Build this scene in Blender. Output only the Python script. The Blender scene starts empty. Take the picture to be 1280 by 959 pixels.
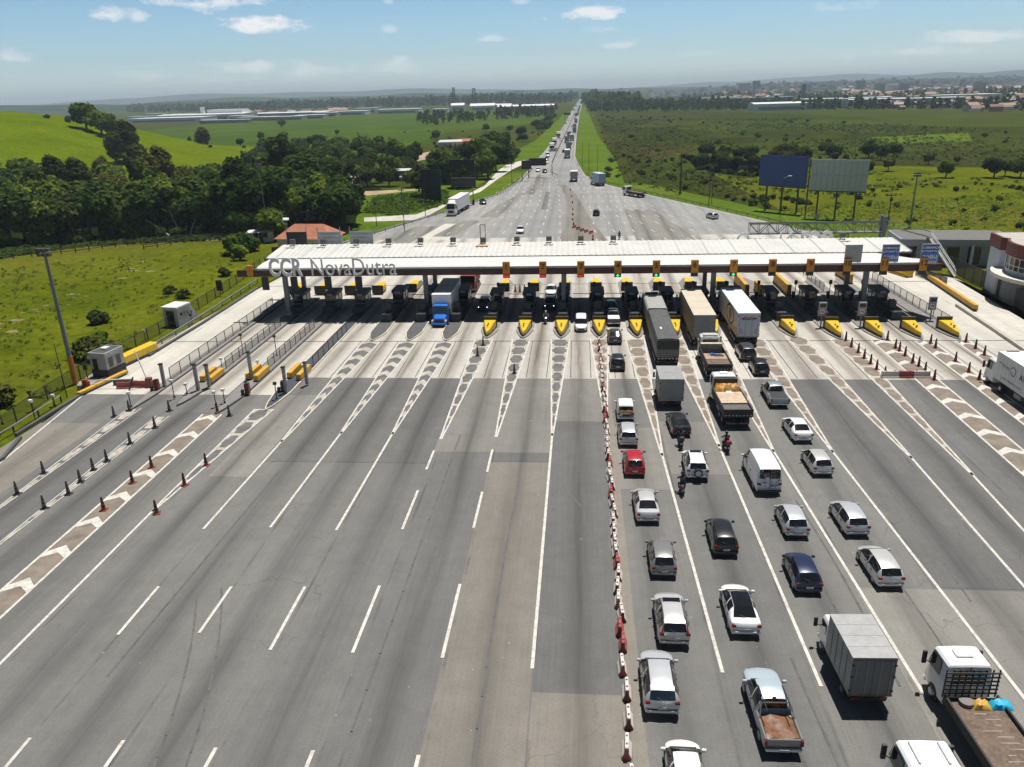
import bpy, bmesh, math, random
from mathutils import Vector, Matrix
random.seed(11)
PI = math.pi
S = bpy.context.scene
COL = S.collection
# ------------------------------------------------------------------ camera numbers (solved from the photo's lane lines)
CP, CYAW, CROLL, CF, CH = 0.3583752617, 0.0907073402, -0.0287289067, 973.0, 30.0
_f0 = Vector((-math.sin(CYAW), math.cos(CYAW), 0)); _r0 = Vector((math.cos(CYAW), math.sin(CYAW), 0)); _u0 = Vector((0, 0, 1))
_fw = _f0*math.cos(CP) - _u0*math.sin(CP); _up = _u0*math.cos(CP) + _f0*math.sin(CP)
_ri = _r0*math.cos(CROLL) + _up*math.sin(CROLL); _uu = _up*math.cos(CROLL) - _r0*math.sin(CROLL)
def ray(px, py): return (_fw*CF + _ri*(px-640) - _uu*(py-479.5)).normalized()
def G(px, py, h=0.0):
    "survey: the place on the level h that stands at this spot of the photo"
    d = ray(px, py); t = (h-CH)/d.z
    return Vector((d.x*t, d.y*t, h))
def height_at(px, py, ytop):
    "height of an upright thing whose foot is at px,py and whose top is at photo row ytop"
    b = G(px, py); lo, hi = 0.0, 120.0
    for _ in range(40):
        m = (lo+hi)/2; p = Vector((b.x, b.y, m-CH))
        if 479.5 - CF*p.dot(_uu)/p.dot(_fw) > ytop: lo = m
        else: hi = m
    return lo
cam = bpy.data.cameras.new('camera'); co = bpy.data.objects.new('camera', cam); COL.objects.link(co)
co.matrix_world = Matrix(((_ri.x, _uu.x, -_fw.x, 0), (_ri.y, _uu.y, -_fw.y, 0), (_ri.z, _uu.z, -_fw.z, CH), (0, 0, 0, 1)))
cam.sensor_width = 36; cam.lens = CF/1280*36; cam.clip_start = .5; cam.clip_end = 60000
S.camera = co
# ------------------------------------------------------------------ materials
MATS = {}
def nn(nt, t, **kw):
    n = nt.nodes.new(t)
    for k, v in kw.items():
        if k.startswith('i_'): n.inputs[k[2:].replace('_', ' ')].default_value = v
        else: setattr(n, k, v)
    return n
def mathn(nt, op, a, b=None, c=None, clamp=False):
    n = nt.nodes.new('ShaderNodeMath'); n.operation = op; n.use_clamp = clamp
    for i, x in enumerate((a, b, c)):
        if x is None: continue
        if isinstance(x, (int, float)): n.inputs[i].default_value = x
        else: nt.links.new(x, n.inputs[i])
    return n.outputs[0]
def mixc(nt, fac, a, b, mode='MIX'):
    n = nt.nodes.new('ShaderNodeMix'); n.data_type = 'RGBA'; n.blend_type = mode
    for i, x in ((0, fac), (6, a), (7, b)):
        if isinstance(x, (int, float)): n.inputs[i].default_value = x
        elif isinstance(x, (tuple, list)): n.inputs[i].default_value = (*x[:3], 1)
        else: nt.links.new(x, n.inputs[i])
    return n.outputs[2]
def noise(nt, vec, scale, detail=4, rough=.6, dist=0):
    n = nn(nt, 'ShaderNodeTexNoise'); n.inputs['Scale'].default_value = scale; n.inputs['Detail'].default_value = detail
    n.inputs['Roughness'].default_value = rough; n.inputs['Distortion'].default_value = dist
    if vec is not None: nt.links.new(vec, n.inputs['Vector'])
    return n.outputs['Fac']
def ramp(nt, fac, stops):
    n = nn(nt, 'ShaderNodeValToRGB'); e = n.color_ramp.elements
    while len(e) < len(stops): e.new(.5)
    for el, (p, c) in zip(e, stops): el.position = p; el.color = (*c, 1) if len(c) == 3 else c
    nt.links.new(fac, n.inputs[0]); return n.outputs[0]
def stretch(nt, vec, s):
    n = nn(nt, 'ShaderNodeMapping'); n.inputs['Scale'].default_value = s; nt.links.new(vec, n.inputs['Vector']); return n.outputs[0]
def newmat(name):
    m = bpy.data.materials.new(name); m.use_nodes = True; nt = m.node_tree
    return m, nt, nt.nodes['Principled BSDF']
def M(name, col=(.5, .5, .5), rough=.6, metal=0.0, var=.12, scale=1.5, coat=0.0, emit=0.0, spec=.5, dirt=None):
    if name in MATS: return MATS[name]
    m, nt, b = newmat(name)
    b.inputs['Roughness'].default_value = rough; b.inputs['Metallic'].default_value = metal
    b.inputs['Coat Weight'].default_value = coat; b.inputs['Coat Roughness'].default_value = .05
    b.inputs['Specular IOR Level'].default_value = spec
    tc = nn(nt, 'ShaderNodeTexCoord').outputs['Object']
    f = noise(nt, tc, scale, 5)
    lo = tuple(max(0, c*(1-var)) for c in col); hi = tuple(min(1, c*(1+var)) for c in col)
    c = ramp(nt, f, [(.3, lo), (.7, hi)])
    if dirt:
        d = noise(nt, tc, scale*2.3, 6, .7)
        c = mixc(nt, mathn(nt, 'MULTIPLY_ADD', d, 3.0, -1.45, clamp=True), c, dirt)
    nt.links.new(c, b.inputs['Base Color'])
    if emit:
        b.inputs['Emission Color'].default_value = (*col, 1); b.inputs['Emission Strength'].default_value = emit
    MATS[name] = m; return m
# ------------------------------------------------------------------ mesh building
class MB:
    def __init__(s): s.v = []; s.f = []; s.m = []; s.mi = 0
    def add(s, vs, fs):
        b = len(s.v); s.v += [tuple(v) for v in vs]; s.f += [tuple(b+i for i in f) for f in fs]; s.m += [s.mi]*len(fs); return s
    def box(s, x0, x1, y0, y1, z0, z1, mat=None):
        vs = [(x, y, z) for z in (z0, z1) for y in (y0, y1) for x in (x0, x1)]
        if mat is not None: vs = [mat @ Vector(v) for v in vs]
        return s.add(vs, [(0, 2, 3, 1), (4, 5, 7, 6), (0, 1, 5, 4), (2, 6, 7, 3), (0, 4, 6, 2), (1, 3, 7, 5)])
    def bar(s, p0, p1, w, h=None):
        p0, p1 = Vector(p0), Vector(p1); d = (p1-p0); L = d.length; h = h or w
        q = d.to_track_quat('Z', 'Y').to_matrix().to_4x4(); q.translation = p0
        return s.box(-w/2, w/2, -h/2, h/2, 0, L, q)
    def cyl(s, p0, p1, r0, r1=None, n=8, caps=True):
        p0, p1 = Vector(p0), Vector(p1); r1 = r0 if r1 is None else r1
        q = (p1-p0).to_track_quat('Z', 'Y').to_matrix()
        vs = []
        for p, r in ((p0, r0), (p1, r1)):
            for i in range(n): a = 2*PI*i/n; vs.append(p + q @ Vector((r*math.cos(a), r*math.sin(a), 0)))
        fs = [(i, (i+1) % n, n+(i+1) % n, n+i) for i in range(n)]
        if caps: fs += [tuple(range(n-1, -1, -1)), tuple(range(n, 2*n))]
        return s.add(vs, fs)
    def tube(s, pts, r, n=5):
        for a, b in zip(pts[:-1], pts[1:]): s.cyl(a, b, r, r, n)
        return s
    def prism(s, poly, z0, z1, z1f=None):
        n = len(poly); vs = [(x, y, z0) for x, y in poly] + [(x, y, z1 if z1f is None else z1f(x, y)) for x, y in poly]
        return s.add(vs, [tuple(range(n-1, -1, -1)), tuple(range(n, 2*n))] + [(i, (i+1) % n, n+(i+1) % n, n+i) for i in range(n)])
    def xprism(s, poly, x0, x1):
        "outline in (y, z), thickness along x"
        n = len(poly); vs = [(x0, y, z) for y, z in poly] + [(x1, y, z) for y, z in poly]
        return s.add(vs, [tuple(range(n-1, -1, -1)), tuple(range(n, 2*n))] + [(i, (i+1) % n, n+(i+1) % n, n+i) for i in range(n)])
    def sheet(s, poly, z): return s.add([(p[0], p[1], z) for p in poly], [tuple(range(len(poly)))])
    def loft(s, rings, closed=True, caps=True):
        n = len(rings[0]); vs = [v for r in rings for v in r]; fs = []
        for k in range(len(rings)-1):
            for i in range(n if closed else n-1): fs.append((k*n+i, k*n+(i+1) % n, (k+1)*n+(i+1) % n, (k+1)*n+i))
        if caps: fs += [tuple(range(n-1, -1, -1)), tuple(range((len(rings)-1)*n, len(rings)*n))]
        return s.add(vs, fs)
    def lathe(s, prof, n=10, c=(0, 0, 0)):
        return s.loft([[(c[0]+r*math.cos(2*PI*i/n), c[1]+r*math.sin(2*PI*i/n), c[2]+z) for i in range(n)] for r, z in prof])
    def mesh(s, name, mats=(), smooth=None, bevel=0.0, fixn=True):
        me = bpy.data.meshes.new(name); me.from_pydata(s.v, [], s.f)
        for m in (mats if isinstance(mats, (list, tuple)) else [mats]): me.materials.append(m)
        if any(s.m): me.polygons.foreach_set('material_index', s.m)
        if fixn or bevel:
            bm = bmesh.new(); bm.from_mesh(me)
            if fixn: bmesh.ops.recalc_face_normals(bm, faces=bm.faces)
            if bevel:
                es = [e for e in bm.edges if len(e.link_faces) == 2 and e.calc_face_angle(0) > .5]
                bmesh.ops.bevel(bm, geom=es, offset=bevel, segments=1, affect='EDGES', clamp_overlap=True)
            bm.to_mesh(me); bm.free()
        if smooth:
            me.polygons.foreach_set('use_smooth', [True]*len(me.polygons)); me.set_sharp_from_angle(angle=math.radians(smooth))
        me.update(); return me
    def obj(s, name, mats=(), parent=None, **kw): return link(name, s.mesh(name, mats, **kw), parent)
def link(name, me, parent=None, loc=None, rotz=None):
    o = bpy.data.objects.new(name, me); COL.objects.link(o)
    if parent is not None: o.parent = parent
    if loc is not None: o.location = loc
    if rotz is not None: o.rotation_euler = (0, 0, rotz)
    return o
def tag(o, label=None, cat=None, group=None, kind=None):
    for k, v in (('label', label), ('category', cat), ('group', group), ('kind', kind)):
        if v: o[k] = v
    return o
def thing(name, label, cat, loc=(0, 0, 0), rotz=0.0, group=None):
    o = bpy.data.objects.new(name, None); COL.objects.link(o); o.location = loc; o.rotation_euler = (0, 0, rotz)
    o.empty_display_size = .2
    return tag(o, label, cat, group)
KIDS = {}
def reg(o):
    KIDS.setdefault(o.parent.name, []).append(o); return o
def children(o): return [c for c in COL.objects if c.parent == o] if o.name not in KIDS else KIDS[o.name]
def dup(root, loc, rotz=0.0, label=None, group=None, scale=None):
    r = root.copy(); COL.objects.link(r); r.location = loc; r.rotation_euler = (0, 0, rotz)
    if label: r['label'] = label
    if group: r['group'] = group
    if scale: r.scale = scale if isinstance(scale, (tuple, list)) else (scale,)*3
    for ch in root.children:
        c = ch.copy(); COL.objects.link(c); c.parent = r
        for g in ch.children:
            d = g.copy(); COL.objects.link(d); d.parent = c
    return r
def struct(name, mb, m, **kw): return tag(mb.obj(name, m, **kw), kind='structure')
def text_mesh(txt, size, m, extrude=.02, bold=0.0, align='CENTER', shear=0.0, spacing=1.0, sx=1.0):
    cu = bpy.data.curves.new('txt', 'FONT'); cu.body = txt; cu.size = size; cu.extrude = extrude; cu.offset = bold
    cu.align_x = align; cu.align_y = 'CENTER'; cu.shear = shear; cu.space_character = spacing; cu.resolution_u = 3
    o = bpy.data.objects.new('txt', cu); COL.objects.link(o)
    dg = bpy.context.evaluated_depsgraph_get(); me = bpy.data.meshes.new_from_object(o.evaluated_get(dg))
    COL.objects.unlink(o); bpy.data.objects.remove(o)
    if sx != 1.0:
        for v in me.vertices: v.co.x *= sx
    me.materials.clear(); me.materials.append(m); return me
def lettering(name, txt, size, m, parent, loc, rot, **kw):
    o = link(name, text_mesh(txt, size, m, **kw), parent); o.location = loc; o.rotation_euler = rot; return o
ORD = ['', 'first', 'second', 'third', 'fourth', 'fifth', 'sixth', 'seventh', 'eighth', 'ninth', 'tenth', 'eleventh', 'twelfth', 'thirteenth', 'fourteenth',
       'fifteenth', 'sixteenth', 'seventeenth', 'eighteenth', 'nineteenth', 'twentieth']
_T = ['', '', 'twenty', 'thirty', 'forty', 'fifty', 'sixty', 'seventy', 'eighty', 'ninety']
def nth(i):
    if i <= 20: return ORD[i]
    t, u = divmod(i, 10)
    return (_T[t][:-1]+'ieth') if u == 0 else _T[t]+'-'+ORD[u]
# ------------------------------------------------------------------ light, sky with clouds, air
SUN = Vector((.13, .26, 1)).normalized()
w = bpy.data.worlds.new('World'); S.world = w; w.use_nodes = True; nt = w.node_tree; nt.nodes.clear()
sky = nn(nt, 'ShaderNodeTexSky', sky_type='NISHITA'); sky.sun_disc = False
sky.sun_elevation = math.asin(SUN.z); sky.sun_rotation = math.atan2(SUN.x, SUN.y); sky.altitude = 600; sky.air_density = 1.0; sky.dust_density = 1.3; sky.ozone_density = 1.6
tc = nn(nt, 'ShaderNodeTexCoord').outputs['Generated']
warp = nn(nt, 'ShaderNodeTexNoise'); warp.inputs['Scale'].default_value = 26; warp.inputs['Detail'].default_value = 9; warp.inputs['Roughness'].default_value = .62
nt.links.new(stretch(nt, tc, (1, 1, 2.2)), warp.inputs['Vector'])
CLOUDS = [(335, 33, 44, 11, 1.0), (252, 6, 66, 14, .8), (138, 20, 20, 9, .75), (172, 21, 19, 8, .6), (20, 73, 24, 7, .45), (320, 85, 42, 9, .5), (415, 90, 70, 7, .42), (482, 88, 46, 10, .5),
          (745, 17, 48, 9, .85), (655, 3, 14, 5, .4), (486, 2, 10, 5, .5), (485, 38, 12, 6, .35), (783, 56, 22, 8, .5), (1222, 48, 70, 8, .6), (1140, 64, 46, 7, .5), (1040, 10, 30, 7, .3), (615, 49, 14, 4, .4), (180, 96, 26, 6, .22),
          (1255, 44, 40, 9, .4), (1060, 72, 12, 4, .35), (300, 100, 60, 5, .18), (765, 38, 24, 5, .25), (872, 68, 20, 4, .2)]
tot = None
for (px, py, rx, ry, amp) in CLOUDS:
    d = ray(px, py); rt = Vector((d.y, -d.x, 0)).normalized(); ut = rt.cross(d)
    def dotn(v):
        n = nn(nt, 'ShaderNodeVectorMath', operation='DOT_PRODUCT'); nt.links.new(tc, n.inputs[0]); n.inputs[1].default_value = v; return n.outputs['Value']
    a = mathn(nt, 'POWER', mathn(nt, 'MULTIPLY', dotn(rt), CF/rx), 2.0)
    yv = mathn(nt, 'MULTIPLY', dotn(ut), CF/ry)
    b = mathn(nt, 'POWER', mathn(nt, 'MAXIMUM', mathn(nt, 'MULTIPLY', yv, -1.7), mathn(nt, 'MULTIPLY', yv, .9)), 2.0)
    e = mathn(nt, 'SUBTRACT', 1.25, mathn(nt, 'SQRT', mathn(nt, 'ADD', a, b)))
    e = mathn(nt, 'ADD', e, mathn(nt, 'MULTIPLY_ADD', warp.outputs['Fac'], 5.0, -2.75))
    e = mathn(nt, 'MULTIPLY', mathn(nt, 'MULTIPLY', e, 1.1, clamp=True), amp)
    g = mathn(nt, 'GREATER_THAN', dotn(d), .97)
    e = mathn(nt, 'MULTIPLY', e, g)
    tot = e if tot is None else mathn(nt, 'MAXIMUM', tot, e)
szn = nn(nt, 'ShaderNodeSeparateXYZ'); nt.links.new(tc, szn.inputs[0])
band = ramp(nt, szn.outputs['Z'], [(0.0, (1.70, 2.0, 2.35)), (.045, (1.12, 1.38, 1.62)), (.125, (.86, 1.16, 1.32)), (.18, (.38, .43, .46)), (1.0, (.20, .22, .245))])
skyc = mixc(nt, 1.0, sky.outputs['Color'], band, 'MULTIPLY')
cl = mixc(nt, mathn(nt, 'MULTIPLY', tot, .85), skyc, (12.5, 12.1, 12.0))
bg = nn(nt, 'ShaderNodeBackground'); bg.inputs['Strength'].default_value = .075; nt.links.new(cl, bg.inputs['Color'])
out = nn(nt, 'ShaderNodeOutputWorld'); nt.links.new(bg.outputs[0], out.inputs['Surface'])
sl = bpy.data.lights.new('sun', 'SUN'); sl.energy = 5.0; sl.angle = math.radians(.5); sl.color = (1, .965, .91)
so = bpy.data.objects.new('sun', sl); COL.objects.link(so); so.rotation_euler = (-SUN).to_track_quat('-Z', 'Y').to_euler(); so.location = (60, 100, 200)
S.view_settings.view_transform = 'Standard'; S.view_settings.look = 'None'; S.view_settings.gamma = 1; S.view_settings.exposure = 0.18
S.view_settings.use_curve_mapping = False
S.render.engine = 'CYCLES'; S.cycles.use_denoising = True; S.cycles.max_bounces = 5; S.cycles.diffuse_bounces = 2; S.cycles.glossy_bounces = 2
S.cycles.transparent_max_bounces = 12; S.cycles.volume_bounces = 0; S.cycles.caustics_reflective = False; S.cycles.caustics_refractive = False
hz, hn, hb = newmat('haze_air'); hn.nodes.remove(hb)
pv = nn(hn, 'ShaderNodeVolumePrincipled'); pv.inputs['Color'].default_value = (.72, .86, 1.0, 1); pv.inputs['Density'].default_value = 1.3e-4; pv.inputs['Anisotropy'].default_value = 0.0
hn.links.new(pv.outputs[0], hn.nodes['Material Output'].inputs['Volume'])
HZTOP = 150.0
hm = MB().box(-9000, 9000, -400, 14000, -2.0, HZTOP).mesh('haze', hz)
tag(link('haze', hm), kind='stuff')
# ------------------------------------------------------------------ ground materials
def grass_mat(name, cols, dry=(.13, .12, .045), drya=.5, s=1.0, clump=.5):
    m, nt, b = newmat(name); b.inputs['Roughness'].default_value = 1.0; b.inputs['Specular IOR Level'].default_value = .0
    tc = nn(nt, 'ShaderNodeTexCoord').outputs['Object']
    big = noise(nt, tc, .006*s, 6, .62); mid = noise(nt, tc, .045*s, 7, .7, .6); fine = noise(nt, tc, .7*s, 5, .75); cl = noise(nt, tc, .16*s, 6, .8, .3)
    c = ramp(nt, mid, [(.32, cols[0]), (.5, cols[1]), (.68, cols[2])])
    c = mixc(nt, mathn(nt, 'MULTIPLY_ADD', big, 4.0*drya, -1.9*drya, clamp=True), c, dry)
    c = mixc(nt, mathn(nt, 'MULTIPLY', mathn(nt, 'MULTIPLY_ADD', cl, 7.0, -4.1, clamp=True), clump), c, tuple(x*.45 for x in cols[0]))
    c = mixc(nt, .75, c, ramp(nt, fine, [(.3, (.45, .45, .45)), (.72, (1.35, 1.35, 1.3))]), 'MULTIPLY')
    nt.links.new(c, b.inputs['Base Color'])
    bp = nn(nt, 'ShaderNodeBump'); bp.inputs['Strength'].default_value = .5; bp.inputs['Distance'].default_value = .4; nt.links.new(fine, bp.inputs['Height']); nt.links.new(bp.outputs[0], b.inputs['Normal'])
    return m
MEADOW = grass_mat('meadow_grass', ((.062, .085, .004), (.098, .118, .006), (.135, .15, .010)), (.155, .118, .034), .95, 1.0, .16)
HILLG = grass_mat('hill_grass', ((.075, .118, .001), (.102, .150, .002), (.13, .172, .003)), (.125, .125, .003), .45, 1.0, .08)
VERGE = grass_mat('verge_grass', ((.06, .115, .010), (.085, .145, .012), (.12, .165, .018)), (.15, .14, .03), .4, 1.0, .12)
PLAIN = grass_mat('plain_grass', ((.030, .048, .008), (.050, .070, .010), (.075, .092, .014)), (.075, .058, .022), .7, .5, .3)
CROPS = grass_mat('crop_green', ((.036, .068, .010), (.056, .098, .012), (.08, .12, .016)), (.10, .105, .03), .5, .35, .2)
SCRUB = grass_mat('scrub_ground', ((.022, .033, .006), (.040, .050, .009), (.062, .070, .014)), (.066, .052, .024), .8, .6, .4)
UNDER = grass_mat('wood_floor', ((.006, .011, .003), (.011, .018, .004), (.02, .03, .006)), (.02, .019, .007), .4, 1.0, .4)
DIRT = M('dirt', (.36, .26, .17), .95, var=.25, scale=.2)
def nn_color(nt, tc):
    n = nn(nt, 'ShaderNodeTexNoise'); n.inputs['Scale'].default_value = .5; nt.links.new(tc, n.inputs['Vector']); v = nn(nt, 'ShaderNodeVectorMath', operation='SCALE'); v.inputs['Scale'].default_value = 6.0; nt.links.new(n.outputs['Color'], v.inputs[0]); a = nn(nt, 'ShaderNodeVectorMath', operation='ADD'); nt.links.new(v.outputs[0], a.inputs[0]); nt.links.new(tc, a.inputs[1]); return a.outputs[0]
def road_mat(name, base, streak=.5, lane=True, warm=(.0, .0, .0), stain=(.05, .046, .042), per=5.035, off=2.6):
    m, nt, b = newmat(name); b.inputs['Roughness'].default_value = .82; b.inputs['Specular IOR Level'].default_value = .3
    tc = nn(nt, 'ShaderNodeTexCoord').outputs['Object']
    sp = nn(nt, 'ShaderNodeSeparateXYZ'); nt.links.new(tc, sp.inputs[0]); X = sp.outputs['X']
    wob = noise(nt, stretch(nt, tc, (.02, .02, 1)), 1.0, 3)
    xx = mathn(nt, 'ADD', X, mathn(nt, 'MULTIPLY_ADD', wob, 1.0, -.5))
    t = mathn(nt, 'FRACT', mathn(nt, 'DIVIDE', mathn(nt, 'SUBTRACT', xx, off), per))
    lid = mathn(nt, 'FLOOR', mathn(nt, 'DIVIDE', mathn(nt, 'SUBTRACT', X, off), per))
    wn = nn(nt, 'ShaderNodeTexWhiteNoise', noise_dimensions='1D'); nt.links.new(lid, wn.inputs['W'])
    d = mathn(nt, 'ABSOLUTE', mathn(nt, 'SUBTRACT', t, .5))                      # 0 at lane centre
    cen = mathn(nt, 'SUBTRACT', 1.0, mathn(nt, 'DIVIDE', d, .27), clamp=True)
    cen = mathn(nt, 'POWER', cen, 1.2)
    trk = mathn(nt, 'SUBTRACT', 1.0, mathn(nt, 'DIVIDE', mathn(nt, 'ABSOLUTE', mathn(nt, 'SUBTRACT', d, .17)), .06), clamp=True)
    ln = noise(nt, stretch(nt, tc, (.9, .035, 1)), 1.0, 6, .65); ln2 = noise(nt, stretch(nt, tc, (6.0, .12, 1)), 1.0, 4, .7)
    big = noise(nt, tc, .06, 5, .6); fine = noise(nt, tc, 9.0, 3, .8); mid = noise(nt, tc, .7, 6, .7)
    c = mixc(nt, .8, base, ramp(nt, big, [(.3, (.82, .82, .82)), (.7, (1.16, 1.15, 1.13))]), 'MULTIPLY')
    c = mixc(nt, .55, c, ramp(nt, mid, [(.3, (.82, .82, .82)), (.7, (1.15, 1.15, 1.15))]), 'MULTIPLY')
    c = mixc(nt, .55, c, ramp(nt, fine, [(.25, (.68, .68, .68)), (.75, (1.3, 1.3, 1.3))]), 'MULTIPLY')
    c = mixc(nt, .5, c, ramp(nt, ln2, [(.3, (.84, .84, .84)), (.7, (1.12, 1.12, 1.12))]), 'MULTIPLY')
    if lane:
        c = mixc(nt, .7, c, ramp(nt, wn.outputs['Value'], [(0, (.86, .86, .87)), (1, (1.12, 1.11, 1.08))]), 'MULTIPLY')
        k = mathn(nt, 'MULTIPLY', mathn(nt, 'MAXIMUM', cen, mathn(nt, 'MULTIPLY', trk, .35)), mathn(nt, 'MULTIPLY_ADD', ln, 2.6, -.62, clamp=True))
        c = mixc(nt, mathn(nt, 'MULTIPLY', k, streak), c, stain)
    if lane:
        spot = mathn(nt, 'MULTIPLY_ADD', noise(nt, stretch(nt, tc, (1.3, .55, 1)), 1.0, 3, .5, .4), 9.0, -6.3, clamp=True)
        c = mixc(nt, mathn(nt, 'MULTIPLY', spot, .45), c, stain)
        sm = mathn(nt, 'MULTIPLY', mathn(nt, 'GREATER_THAN', d, .482), mathn(nt, 'MULTIPLY_ADD', noise(nt, stretch(nt, tc, (.3, .25, 1)), 1.0, 4), 5.0, -2.3, clamp=True))
        c = mixc(nt, mathn(nt, 'MULTIPLY', sm, .55), c, (.05, .05, .048))
        vo = nn(nt, 'ShaderNodeTexVoronoi', feature='DISTANCE_TO_EDGE'); vo.inputs['Scale'].default_value = .16; nt.links.new(mixc(nt, .35, tc, nn_color(nt, tc)), vo.inputs['Vector'])
        ck = mathn(nt, 'MULTIPLY', mathn(nt, 'LESS_THAN', vo.outputs['Distance'], .006), mathn(nt, 'MULTIPLY_ADD', big, 4.0, -1.9, clamp=True))
        c = mixc(nt, mathn(nt, 'MULTIPLY', ck, .5), c, (.06, .058, .055))
        pale = mathn(nt, 'GREATER_THAN', noise(nt, tc, 2.7, 2, .5), .765)
        c = mixc(nt, mathn(nt, 'MULTIPLY', pale, .5), c, (.5, .48, .44))
    nt.links.new(c, b.inputs['Base Color'])
    bp = nn(nt, 'ShaderNodeBump'); bp.inputs['Strength'].default_value = .25; bp.inputs['Distance'].default_value = .02; nt.links.new(fine, bp.inputs['Height']); nt.links.new(bp.outputs[0], b.inputs['Normal'])
    return m
ASPH = road_mat('asphalt', (.162, .160, .153), .9, stain=(.068, .067, .065))
ASPH_D = road_mat('asphalt_dark', (.140, .139, .135), .9, stain=(.058, .057, .056))
ASPH_L = road_mat('asphalt_light', (.215, .207, .190), .9, stain=(.082, .080, .075))
ASPH_B = road_mat('asphalt_beige', (.215, .197, .172), .8, stain=(.09, .083, .075))
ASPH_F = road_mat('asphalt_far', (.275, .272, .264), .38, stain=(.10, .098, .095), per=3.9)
CONC = road_mat('concrete_slab', (.485, .462, .42), .92, stain=(.10, .075, .055))
CONC_P = road_mat('concrete_plain', (.53, .51, .46), .25, stain=(.25, .22, .19))
KERB = M('kerb_concrete', (.30, .285, .26), .85, var=.25, dirt=(.08, .075, .07))
WHITE = M('road_paint', (.58, .555, .50), .75, var=.22, scale=1.6, dirt=(.24, .23, .21))
PAINT_OLD = M('road_paint_worn', (.42, .385, .33), .8, var=.3, scale=.8, dirt=(.2, .18, .15))
HATCH_D = M('hatch_dark', (.125, .122, .118), .85, var=.3, scale=.8)
HATCH_B = M('hatch_brown', (.20, .165, .13), .85, var=.3, scale=.8)
JOINT = M('joint_tar', (.035, .033, .03), .9, var=.2)
# ------------------------------------------------------------------ ground, road
struct('ground', MB().sheet([(-8900, -390), (8900, -390), (8900, 13900), (-8900, 13900)], -.10), PLAIN)
def gpoly(pts, z=0.0): return [(p.x, p.y) for p in (G(x, y) for x, y in pts)]
def patch(name, pts, z, m): return struct(name, MB().sheet(gpoly(pts), z), m)
patch('meadow', [(-60, 640), (60, 520), (318, 362), (430, 300), (330, 282), (150, 297), (-60, 322), (-400, 360), (-400, 700)], -.05, MEADOW)
struct('meadow', MB().sheet([(46, 400), (51, 215), (58, 100), (52, 40), (60, -60), (200, -60), (420, 180), (330, 330), (150, 300), (80, 330)], -.055), MEADOW)
patch('field', [(560, 165), (640, 158), (690, 150), (700, 134), (520, 140), (300, 152), (180, 163), (-40, 170), (-40, 220), (330, 195), (480, 196)], -.06, CROPS)
patch('field', [(455, 245), (515, 232), (560, 232), (600, 232), (560, 258), (480, 280), (440, 288)], -.045, VERGE)
patch('scrubland', [(742, 140), (780, 235), (850, 262), (1000, 225), (1330, 240), (1330, 160), (1000, 143), (860, 138)], -.06, SCRUB)
patch('field', [(800, 205), (940, 222), (1110, 190), (1280, 186), (1330, 174), (1160, 172), (1000, 176), (900, 182)], -.055, PLAIN)
patch('field', [(760, 158), (880, 152), (1010, 150), (1180, 148), (1330, 150), (1330, 158), (1050, 160), (900, 165)], -.055, PLAIN)
patch('field', [(1080, 172), (1210, 166), (1215, 176), (1120, 180)], -.05, VERGE)
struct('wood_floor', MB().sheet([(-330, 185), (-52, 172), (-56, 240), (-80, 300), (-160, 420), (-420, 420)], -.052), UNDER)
# verge strips along the highway
patch('verge', [(719, 196), (722, 170), (725, 143), (727, 133), (732, 133), (748, 170), (770, 200), (783, 236), (760, 232), (733, 222)], -.03, VERGE)
patch('verge', [(697, 168), (707, 152), (714, 139), (706, 141), (670, 175), (600, 212), (588, 236), (640, 210), (664, 202), (676, 195)], -.03, VERGE)
patch('verge', [(660, 214), (620, 246), (553, 268), (480, 290), (436, 303), (425, 296), (520, 262), (578, 245), (640, 215)], -.03, VERGE)
patch('verge', [(760, 231), (805, 242), (885, 260), (960, 277), (1030, 295), (1200, 300), (1290, 295), (960, 262), (800, 228)], -.035, VERGE)
# carriageways beyond the plaza
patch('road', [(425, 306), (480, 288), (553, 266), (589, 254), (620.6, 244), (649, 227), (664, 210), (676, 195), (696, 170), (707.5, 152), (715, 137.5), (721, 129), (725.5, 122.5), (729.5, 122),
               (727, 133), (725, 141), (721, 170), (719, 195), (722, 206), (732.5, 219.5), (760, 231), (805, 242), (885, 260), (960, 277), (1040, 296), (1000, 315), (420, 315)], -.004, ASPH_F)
patch('road', [(575, 248), (600, 240), (622, 224), (640, 212), (662, 202), (655, 200), (632, 206), (622, 214), (606, 232), (570, 250), (520, 268), (455, 272), (455, 277), (525, 275)], -.02, CONC_P)
patch('path', [(435, 240), (452, 215), (446, 219), (428, 237), (452, 245), (520, 238), (530, 236)], -.02, DIRT)
patch('path', [(343, 203), (358, 205), (352, 226), (346, 224)], -.02, DIRT)
patch('path', [(505, 196), (575, 182), (622, 186), (630, 190), (560, 193), (510, 204)], -.03, DIRT)
patch('road_patch', [(699, 231), (707, 231), (720, 243), (735, 268), (752, 292), (775, 318), (690, 318), (706, 285), (710, 262), (707, 245)], .0095, ASPH_B)
for i_, q_ in enumerate([[(655, 243), (672, 219), (680, 219), (668, 243)], [(600, 272), (634, 250), (648, 250), (622, 272)], [(622, 262), (650, 240), (656, 242), (634, 262)], [(540, 296), (578, 276), (600, 276), (566, 296)], [(668, 236), (678, 221), (684, 222), (678, 236)], [(455, 312), (520, 283), (548, 283), (500, 312)], [(676, 262), (682, 240), (688, 240), (684, 262)]]): patch('road_patch', q_, .0105+.0003*i_, ASPH_L)
patch('road_patch', [(520, 300), (556, 280), (585, 280), (560, 300)], .0098, CONC_P)
patch('road_patch', [(780, 262), (815, 262), (860, 290), (880, 312), (800, 312)], .0115, ASPH_L)
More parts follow.
